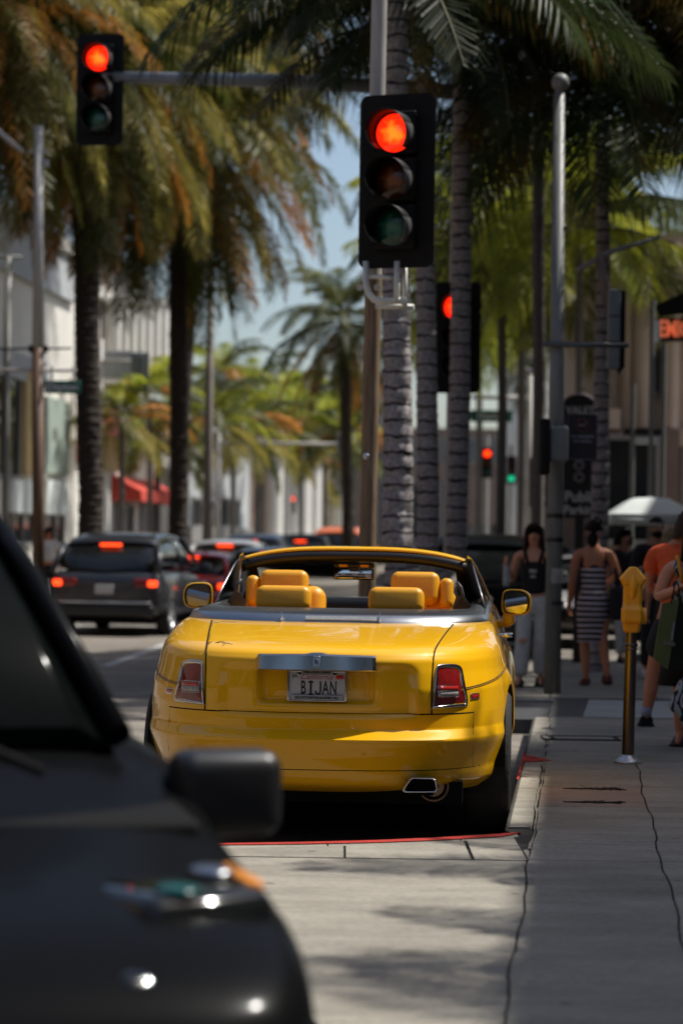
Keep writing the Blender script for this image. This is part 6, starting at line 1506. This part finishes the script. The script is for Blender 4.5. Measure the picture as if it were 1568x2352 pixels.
# --- woman in black top and torn pale trousers, walking towards us
q = gp(1222, 1578); q.y = 24.6
t1, P, D = person('woman in black tank top and torn pale trousers walking left of the corner pole', (at(1226, 1245, 24.6).x, 24.6, 0), R(-8), 1.69, SK_A, dict(
    elL=(-.135, .02, .635), wrL=(-.155, -.10, .72), elR=(.135, .02, .64), wrR=(.125, -.03, .50), knL=(-.055, -.05, .285), anL=(-.075, -.05, .048), toL=(-.085, -.13, .012), knR=(.05, -.01, .28), anR=(.045, .06, .06), toR=(.05, .0, .012)), .95, HAIR_M, 'vlong')
H = 1.69; b = .95 * H
M_blackcloth = mat('black_cloth', (.010, .010, .011), .85, nscale=30, namt=.25); M_pale = mat('pale_denim', (.56, .55, .52), .85, nscale=14, namt=.15)
garment('tank_top', M_blackcloth, t1, dict(a=(P['pel'] + V((0, 0, .03)), .092 * b, .072 * b), w=(P['wai'], .080 * b, .068 * b), c=(P['che'], .085 * b, .068 * b), m=(P['che'] + V((0, -.004, .055)), .086 * b, .068 * b), d=(P['che'] + V((0, -.004, .115)), .074 * b, .052 * b)), [('a', 'w'), ('w', 'c'), ('c', 'm'), ('m', 'd')])
for s in (-1, 1): 
    mb = MB(); mb.tube([V((s * .06, -.085, 1.26)), V((s * .085, -.05, 1.36)), V((s * .09, 0, 1.395)), V((s * .08, .06, 1.33))], .018, 8); obj('strap', mb, M_blackcloth, t1)
mb = MB(); mb.rbox(P['che'] + V((0, -.118, -.0)), (.075, .008, .035), .003); mb.rbox(P['che'] + V((0, -.118, -.055)), (.055, .008, .03), .003); obj('chest_print', mb, mat('print_cream', (.42, .36, .30), .8, nscale=30, namt=.3), t1)
def trousers(par, P, b, m, flare=1.5, name='trousers', to=.05, waist=.09):
    nn = dict(p=(P['pel'] + V((0, 0, waist)), .090 * b, .068 * b), q=(P['pel'] + V((0, 0, -.04)), .092 * b, .070 * b)); ee = [('p', 'q')]
    for s in 'LR':
        k = P['kn' + s]; a = P['an' + s]; a2 = a.lerp(k, to)
        nn['h' + s] = (P['hi' + s] - V((0, 0, .03)), .062 * b); nn['t' + s] = (P['hi' + s].lerp(k, .5), .056 * b); nn['k' + s] = (k, .044 * b * (1 + (flare - 1) * .4)); nn['m' + s] = (k.lerp(a2, .5), .042 * b * (1 + (flare - 1) * .7)); nn['a' + s] = (a2, .036 * b * flare)
        ee += [('q', 'h' + s), ('h' + s, 't' + s), ('t' + s, 'k' + s), ('k' + s, 'm' + s), ('m' + s, 'a' + s)]
    return garment(name, m, par, nn, ee)
trousers(t1, P, b, M_pale, 1.45)
mb = MB(); mb.rbox(P['knL'] + V((.0, -.085, 0)), (.07, .02, .045), .01); obj('knee_tear', mb, SK_A, t1)
for s in 'LR': shoe(t1, P['an' + s], P['to' + s], H, M_blackcloth, M_blackcloth)
def at_hand(par, wr, d=V((0, 0, 0))): return par.matrix_basis @ (wr + d) if False else None
bottle = thing('water_bottle', 'clear plastic bottle held up by the woman in the black top', 'bottle', (0, 0, 0)); hw = Matrix.Translation(t1.location) @ Matrix.Rotation(t1.rotation_euler.z, 4, 'Z')
bottle.location = hw @ (P['wrL'] + V((.0, -.05, -.02))); mb = MB(); mb.lathe([(.0, -.17), (.033, -.17), (.036, -.12), (.034, .0), (.036, .03), (.014, .08), (.014, .10)], n=16); obj('bottle_body', mb, mat('clear_plastic', (.45, .47, .50), .15, nscale=20, namt=.2, alpha=.8), bottle); mb = MB(); mb.lathe([(.016, .095), (.016, .115)], n=12); obj('cap', mb, M_white, bottle)
phone = thing('phone', 'pale blue phone in the lowered hand of the woman in black', 'phone', hw @ (P['wrR'] + V((-.01, -.07, -.06))), R(20)); mb = MB(); mb.rbox((0, 0, 0), (.14, .012, .075), .01); obj('case', mb, mat('pale_blue_plastic', (.22, .28, .42), .4, nscale=10, namt=.1), phone); mb = MB(); mb.rbox((-.03, .008, .01), (.03, .006, .03), .008); obj('camera_bump', mb, M_black, phone)
# --- woman in striped tube dress, back to us
t2, P, D = person('woman with dark pinned-up hair in striped strapless dress, back to camera', (at(1362, 1245, 24.9).x, 24.9, 0), R(180), 1.72, SK_B, dict(
    elR=(.125, .0, .62), wrR=(.13, -.08, .50), elL=(-.150, .0, .665), wrL=(-.10, -.12, .62), knR=(.045, -.01, .28), anR=(.035, .0, .048), toR=(.04, -.08, .014), knL=(-.06, .02, .285), anL=(-.085, .06, .075), toL=(-.095, .0, .018)), 1.02, HAIR_D, 'updo', face=True)
m = bpy.data.materials.new('striped_knit'); m.use_nodes = True; n = m.node_tree; bb = n.nodes['Principled BSDF']; bb.inputs['Roughness'].default_value = .9
tc = n.nodes.new('ShaderNodeTexCoord'); sp = n.nodes.new('ShaderNodeSeparateXYZ'); nz = n.nodes.new('ShaderNodeTexNoise'); nz.inputs['Scale'].default_value = 4
n.links.new(tc.outputs['Object'], sp.inputs[0]); n.links.new(tc.outputs['Object'], nz.inputs['Vector'])
m1 = n.nodes.new('ShaderNodeMath'); m1.operation = 'MULTIPLY_ADD'; m1.inputs[1].default_value = .02; n.links.new(nz.outputs['Fac'], m1.inputs[0]); n.links.new(sp.outputs[2], m1.inputs[2])
m2 = n.nodes.new('ShaderNodeMath'); m2.operation = 'MULTIPLY'; m2.inputs[1].default_value = 17.5; n.links.new(m1.outputs[0], m2.inputs[0]); m3 = n.nodes.new('ShaderNodeMath'); m3.operation = 'FRACT'; n.links.new(m2.outputs[0], m3.inputs[0])
cr = n.nodes.new('ShaderNodeValToRGB'); cr.color_ramp.interpolation = 'CONSTANT'; cr.color_ramp.elements[0].color = (.62, .48, .52, 1); cr.color_ramp.elements[1].position = .42; cr.color_ramp.elements[1].color = (.020, .022, .008, 1); e_ = cr.color_ramp.elements.new(.9); e_.color = (.10, .11, .03, 1)
n.links.new(m3.outputs[0], cr.inputs[0]); n.links.new(cr.outputs[0], bb.inputs['Base Color']); M_stripe = m
H = 1.72
mb = MB(); rows_ = []
prof = [(1.255, .118, .085), (1.20, .138, .102), (1.12, .130, .098), (1.04, .122, .095), (.97, .135, .105), (.90, .165, .125), (.82, .178, .135), (.74, .172, .13), (.65, .160, .12), (.56, .150, .112), (.50, .145, .11), (.455, .148, .11)]
for (z, rx, ry) in prof: rows_.append([V((rx * math.cos(2 * PI * k / 28) + .01 * math.sin(z * 5), ry * math.sin(2 * PI * k / 28) * (1.15 if math.sin(2 * PI * k / 28) > 0 and .7 < z < 1.0 else 1), z)) for k in range(28)])
mb.loft(rows_, cap=False); dr = obj('dress', mb, M_stripe, t2, subsurf=1); s_ = dr.modifiers.new('s', 'SOLIDIFY'); s_.thickness = .006
mb = MB(); mb.loft([[V((rx * 1.02 * math.cos(2 * PI * k / 28) + .0, ry * 1.02 * math.sin(2 * PI * k / 28), z)) for k in range(28)] for z, rx, ry in ((1.225, .13, .095), (1.262, .118, .087))], cap=False); obj('dress_top_band', mb, M_blackcloth, t2)
for s in 'LR': shoe(t2, P['an' + s], P['to' + s] , H, mat('tan_sandal', (.16, .05, .03), .6, nscale=10, namt=.2), None, 'sandal')
bag = thing('handbag', 'black shoulder bag at the side of the woman in the striped dress', 'bag', (t2.location.x + .24, 24.75, .86)); mb = MB(); mb.rbox((0, 0, 0), (.16, .30, .34), .05); obj('bag_body', mb, M_blackcloth, bag); mb = MB(); mb.tube([(0, -.1, .15), (-.03, -.05, .36), (-.03, .05, .36), (0, .1, .15)], .01, 6); obj('strap', mb, M_blackcloth, bag)
# --- bearded man in a black jacket
t3, P, D = person('bearded man with cropped hair in black jacket standing under the pale parasol', (at(1506, 1245, 27).x, 27, 0), R(14), 1.80, SK_C, dict(), 1.05, HAIR_D, 'buzz', 'm', beard=True)
H = 1.80; b = 1.05 * H
def jacket(par, P, b, m, sleeves=1.0, name='jacket', low=.02, neck=True):
    nn = dict(a=(P['pel'] + V((0, 0, low)), .094 * b, .075 * b), w=(P['wai'], .088 * b, .072 * b), c=(P['che'], .100 * b, .078 * b), n=(P['nek0'] - V((0, 0, .03)), .062 * b, .05 * b)); ee = [('a', 'w'), ('w', 'c'), ('c', 'n')]
    if neck: nn['k'] = (P['nek'] - V((0, 0, .035)), .040 * b); ee.append(('n', 'k'))
    for s in 'LR':
        nn['s' + s] = (P['sh' + s] - V((0, 0, .005)), .042 * b); ee.append(('n', 's' + s)); e2 = P['el' + s] if sleeves >= 1 else P['sh' + s].lerp(P['el' + s], sleeves)
        nn['e' + s] = (e2, .034 * b if sleeves >= 1 else .042 * b); ee.append(('s' + s, 'e' + s))
        if sleeves >= 1: nn['w' + s] = (P['wr' + s].lerp(P['el' + s], .08), .026 * b); ee.append(('e' + s, 'w' + s))
    return garment(name, m, par, nn, ee)
jacket(t3, P, b, M_blackcloth); trousers(t3, P, b, M_blackcloth, 1.1)
for s in 'LR': shoe(t3, P['an' + s], P['to' + s], H, M_white, M_white)
# --- man in the orange shirt, turned away, leaning
x4 = at(1562, 1245, 19.3).x
t4, P, D = person('man in orange t-shirt and dark shorts with black trainers, arm bent', (x4, 19.3, 0), R(150), 1.78, SK_B, dict(
    che=(.0, 0, .70), shR=(.118, .0, .785), elR=(.165, -.02, .63), wrR=(.05, -.12, .60), shL=(-.115, .0, .795), hed=(-.045, -.01, .925), jaw=(-.035, -.015, .885), nek=(-.02, .0, .845),
    knR=(.125, -.02, .275), anR=(.150, .01, .048), toR=(.185, -.062, .014), knL=(-.06, -.04, .28), anL=(-.07, -.1, .05), toL=(-.08, -.17, .014)), 1.14, HAIR_M, 'bob', 'm')
H = 1.78; b = 1.14 * H
M_orange = mat('orange_jersey', (.72, .10, .02), .85, nscale=9, namt=.18, bump=.3); jacket(t4, P, b, M_orange, .62, 't_shirt', .0, False)
nn = dict(p=(P['pel'] + V((0, 0, .04)), .096 * b, .074 * b), q=(P['pel'] - V((0, 0, .04)), .096 * b, .076 * b)); ee = [('p', 'q')]
for s in 'LR': nn['h' + s] = (P['hi' + s] - V((0, 0, .03)), .066 * b); nn['t' + s] = (P['hi' + s].lerp(P['kn' + s], .55), .062 * b); nn['k' + s] = (P['hi' + s].lerp(P['kn' + s], .88), .058 * b); ee += [('q', 'h' + s), ('h' + s, 't' + s), ('t' + s, 'k' + s)]
garment('shorts', M_blackcloth, t4, nn, ee)
for s in 'LR':
    shoe(t4, P['an' + s], P['to' + s], H, M_blackcloth, M_blackcloth)
    ell('sock', mat('pale_sock', (.34, .34, .42), .9, nscale=30, namt=.2), t4, [(P['an' + s] + V((0, 0, .0)), .042, .046), (P['an' + s] + V((0, 0, .075)), .042, .044)])
# --- woman with long dark hair, green shopping bag
x5 = at(1592, 1245, 17.6).x
t5, P, D = person('woman at the picture edge in patterned sleeveless top clutching an orange strap', (x5, 17.6, 0), R(-10), 1.64, SK_A, dict(
    shL=(-.105, .005, .79), elL=(-.155, -.02, .655), wrL=(-.062, -.125, .70), elR=(.14, .02, .63), wrR=(.13, -.06, .50), hed=(.01, .0, .93)), 1.16, HAIR_D, 'vlong')
H = 1.64; b = 1.16 * H
def print_mat(name, c1, c2, sc_):
    m = bpy.data.materials.new(name); m.use_nodes = True; n = m.node_tree; bb = n.nodes['Principled BSDF']; bb.inputs['Roughness'].default_value = .85
    tc = n.nodes.new('ShaderNodeTexCoord'); w_ = n.nodes.new('ShaderNodeTexWave'); w_.inputs['Scale'].default_value = sc_; w_.inputs['Distortion'].default_value = 9; w_.inputs['Detail'].default_value = 2; w_.inputs['Detail Scale'].default_value = 1.5; n.links.new(tc.outputs['Object'], w_.inputs['Vector'])
    cr = n.nodes.new('ShaderNodeValToRGB'); cr.color_ramp.elements[0].position = .42; cr.color_ramp.elements[0].color = (*c1, 1); cr.color_ramp.elements[1].position = .52; cr.color_ramp.elements[1].color = (*c2, 1); n.links.new(w_.outputs['Fac'], cr.inputs[0]); n.links.new(cr.outputs[0], bb.inputs['Base Color']); return m
M_print = print_mat('leaf_print', (.015, .03, .04), (.42, .46, .50), 7)
garment('top', M_print, t5, dict(a=(P['pel'] + V((0, 0, .02)), .098 * b, .076 * b), w=(P['wai'], .088 * b, .074 * b), c=(P['che'], .094 * b, .078 * b), d=(P['che'] + V((0, 0, .10)), .070 * b, .052 * b)), [('a', 'w'), ('w', 'c'), ('c', 'd')])
for s in (-1, 1):
    mb = MB(); mb.tube([V((s * .085, -.10, 1.24)), V((s * .115, -.06, 1.32)), V((s * .115, .02, 1.345)), V((s * .09, .08, 1.28))], .030, 8); obj('shoulder_band', mb, M_print, t5)
ell('skirt', M_blackcloth, t5, [(P['pel'] + V((0, 0, .04)), .17, .14), (P['pel'] + V((0, 0, -.1)), .20, .17), (P['pel'] + V((0, 0, -.42)), .25, .20)])
for s in 'LR': shoe(t5, P['an' + s], P['to' + s], H, mat('plum_shoe', (.06, .015, .02), .6, nscale=10, namt=.2), M_blackcloth)
hw = Matrix.Translation(t5.location) @ Matrix.Rotation(t5.rotation_euler.z, 4, 'Z')
for dz in (0.004, -.026):
    mb = MB(); c_ = P['wrL'] + V((.075, -.055, dz)); mb.tube([c_ + V((.0, .012 * math.cos(a), .012 * math.sin(a))) for a in [2 * PI * k / 12 for k in range(12)]], .0035, 5, closed=True); obj('ring', mb, M_silver, t5)
st2 = thing('bag_strap', 'orange-yellow shoulder strap held in a ringed hand', 'strap', hw @ V((-.10, -.155, 1.16))); mb = MB(); mb.tube([(0.03, 0.0, .0), (.015, .0, .10), (.0, .015, .19), (-.005, .06, .22), (0, .16, .19), (.02, .24, .05)], [.012, .013, .014, .014, .013, .012], 8); obj('webbing', mb, mat('orange_webbing', (.70, .27, .01), .6, nscale=20, namt=.1), st2)
# green paper bag
gb = thing('shopping_bag', 'dark green paper shopping bag with small white emblem hanging from an elbow', 'shopping bag', (0, 0, 0))
M_bag = mat('green_paper', (.10, .135, .04), .7, nscale=5, namt=.12); M_bagside = mat('dark_green_paper', (.012, .016, .008), .7, nscale=5, namt=.12)
def GB(px, py, Y=17.0): return at(px, py, Y)
A0, A1, A2, A3 = GB(1516, 1392), GB(1500, 1512), GB(1532, 1538), GB(1552, 1372)
gb.location = at(1530, 1460, 17.0); O = Vector(gb.location)
B0, B1, B2_, B3 = [v + V((0, .02, 0)) for v in (A0, A1, A2, A3)]
front = [A1, GB(1533, 1537), GB(1558, 1380), GB(1520, 1386)]
mb = MB(); mb.loft([[p - O for p in front], [p - O + V((0, .03, 0)) for p in front]]); mb.sm = [False] * len(mb.sm); obj('front_panel', mb, M_bag, gb)
side = [GB(1533, 1537), GB(1600, 1546, 17.2), GB(1610, 1400, 17.2), GB(1558, 1380)]
mb = MB(); mb.loft([[p - O + V((0, .012, 0)) for p in side], [p - O + V((0, .30, 0)) for p in side]]); mb.sm = [False] * len(mb.sm); obj('side_panel', mb, M_bagside, gb)
mb = MB(); mb.tube([GB(1540, 1385) - O, GB(1548, 1345) - O, GB(1556, 1340) - O, GB(1562, 1380) - O], .006, 6); obj('cord', mb, M_bagside, gb)
q = GB(1542, 1455, 16.98) - O; mb = MB(); mb.prism([q + V((-.012, 0, -.05)), q + V((.006, 0, -.05)), q + V((.02, 0, .07)), q + V((.010, 0, .09)), q + V((-.004, 0, .02))], 0, 0, (0, -.003, 0)); obj('emblem', mb, M_signtext, gb)
q = GB(1536, 1478, 16.98) - O; text_mesh('lettering', 'ILAND', .035, M_signtext, gb, q, (R(90), R(12), 0), .8, bold=.001)
# patterned cloth bag near the pavement
cb = thing('cloth_bag', 'black and white patterned cloth hanging low at the picture edge', 'cloth', at(1560, 1610, 17.1)); O = Vector(cb.location)
o_ = [GB(1527, 1625, 17.1), GB(1545, 1590, 17.1), GB(1556, 1560, 17.1), GB(1575, 1545, 17.1), GB(1600, 1560, 17.1), GB(1600, 1700, 17.1), GB(1572, 1690, 17.1), GB(1560, 1650, 17.1), GB(1545, 1640, 17.1)]
mb = MB(); mb.loft([[O + (p - O) * .8 - O + V((0, -.05, 0)) for p in o_], [p - O for p in o_], [O + (p - O) * .8 - O + V((0, .06, 0)) for p in o_]]); obj('cloth', mb, M_print, cb, subsurf=2)
# --- further people, small and partly hidden
def simple(label, px, Y, rz, H, sk, top, bot, hm, hair, sex='f', build=1.0, shorts=False):
    t, P, D = person(label, (at(px, 1245, Y).x, Y, -.0), rz, H, sk, dict(anL=(-.055, -.05, .048), toL=(-.06, -.12, .014), knL=(-.055, -.05, .285)), build, hm, hair, sex)
    b = build * H; jacket(t, P, b, top, .6, 'shirt', .03, False)
    if not shorts: trousers(t, P, b, bot, 1.1)
    else: ell('skirt', bot, t, [(P['pel'] + V((0, 0, .05)), .15, .12), (P['pel'] + V((0, 0, -.30)), .19, .15)])
    for s in 'LR': shoe(t, P['an' + s], P['to' + s], H, M_blackcloth, M_blackcloth)
    return t
simple('woman with long light brown hair, back to camera, between beard and orange shirt', 1540, 25.5, R(170), 1.66, SK_A, M_print, M_blackcloth, HAIR_B, 'vlong', shorts=True)
simple('pedestrian in dark clothes far behind the striped dress', 1432, 30, R(30), 1.7, SK_C, M_blackcloth, M_pale, HAIR_D, 'bob')
simple('distant pedestrian in white shirt between SUV and palm trunk', 112, 52, R(20), 1.7, SK_B, M_white, M_blackcloth, HAIR_D, 'bob')
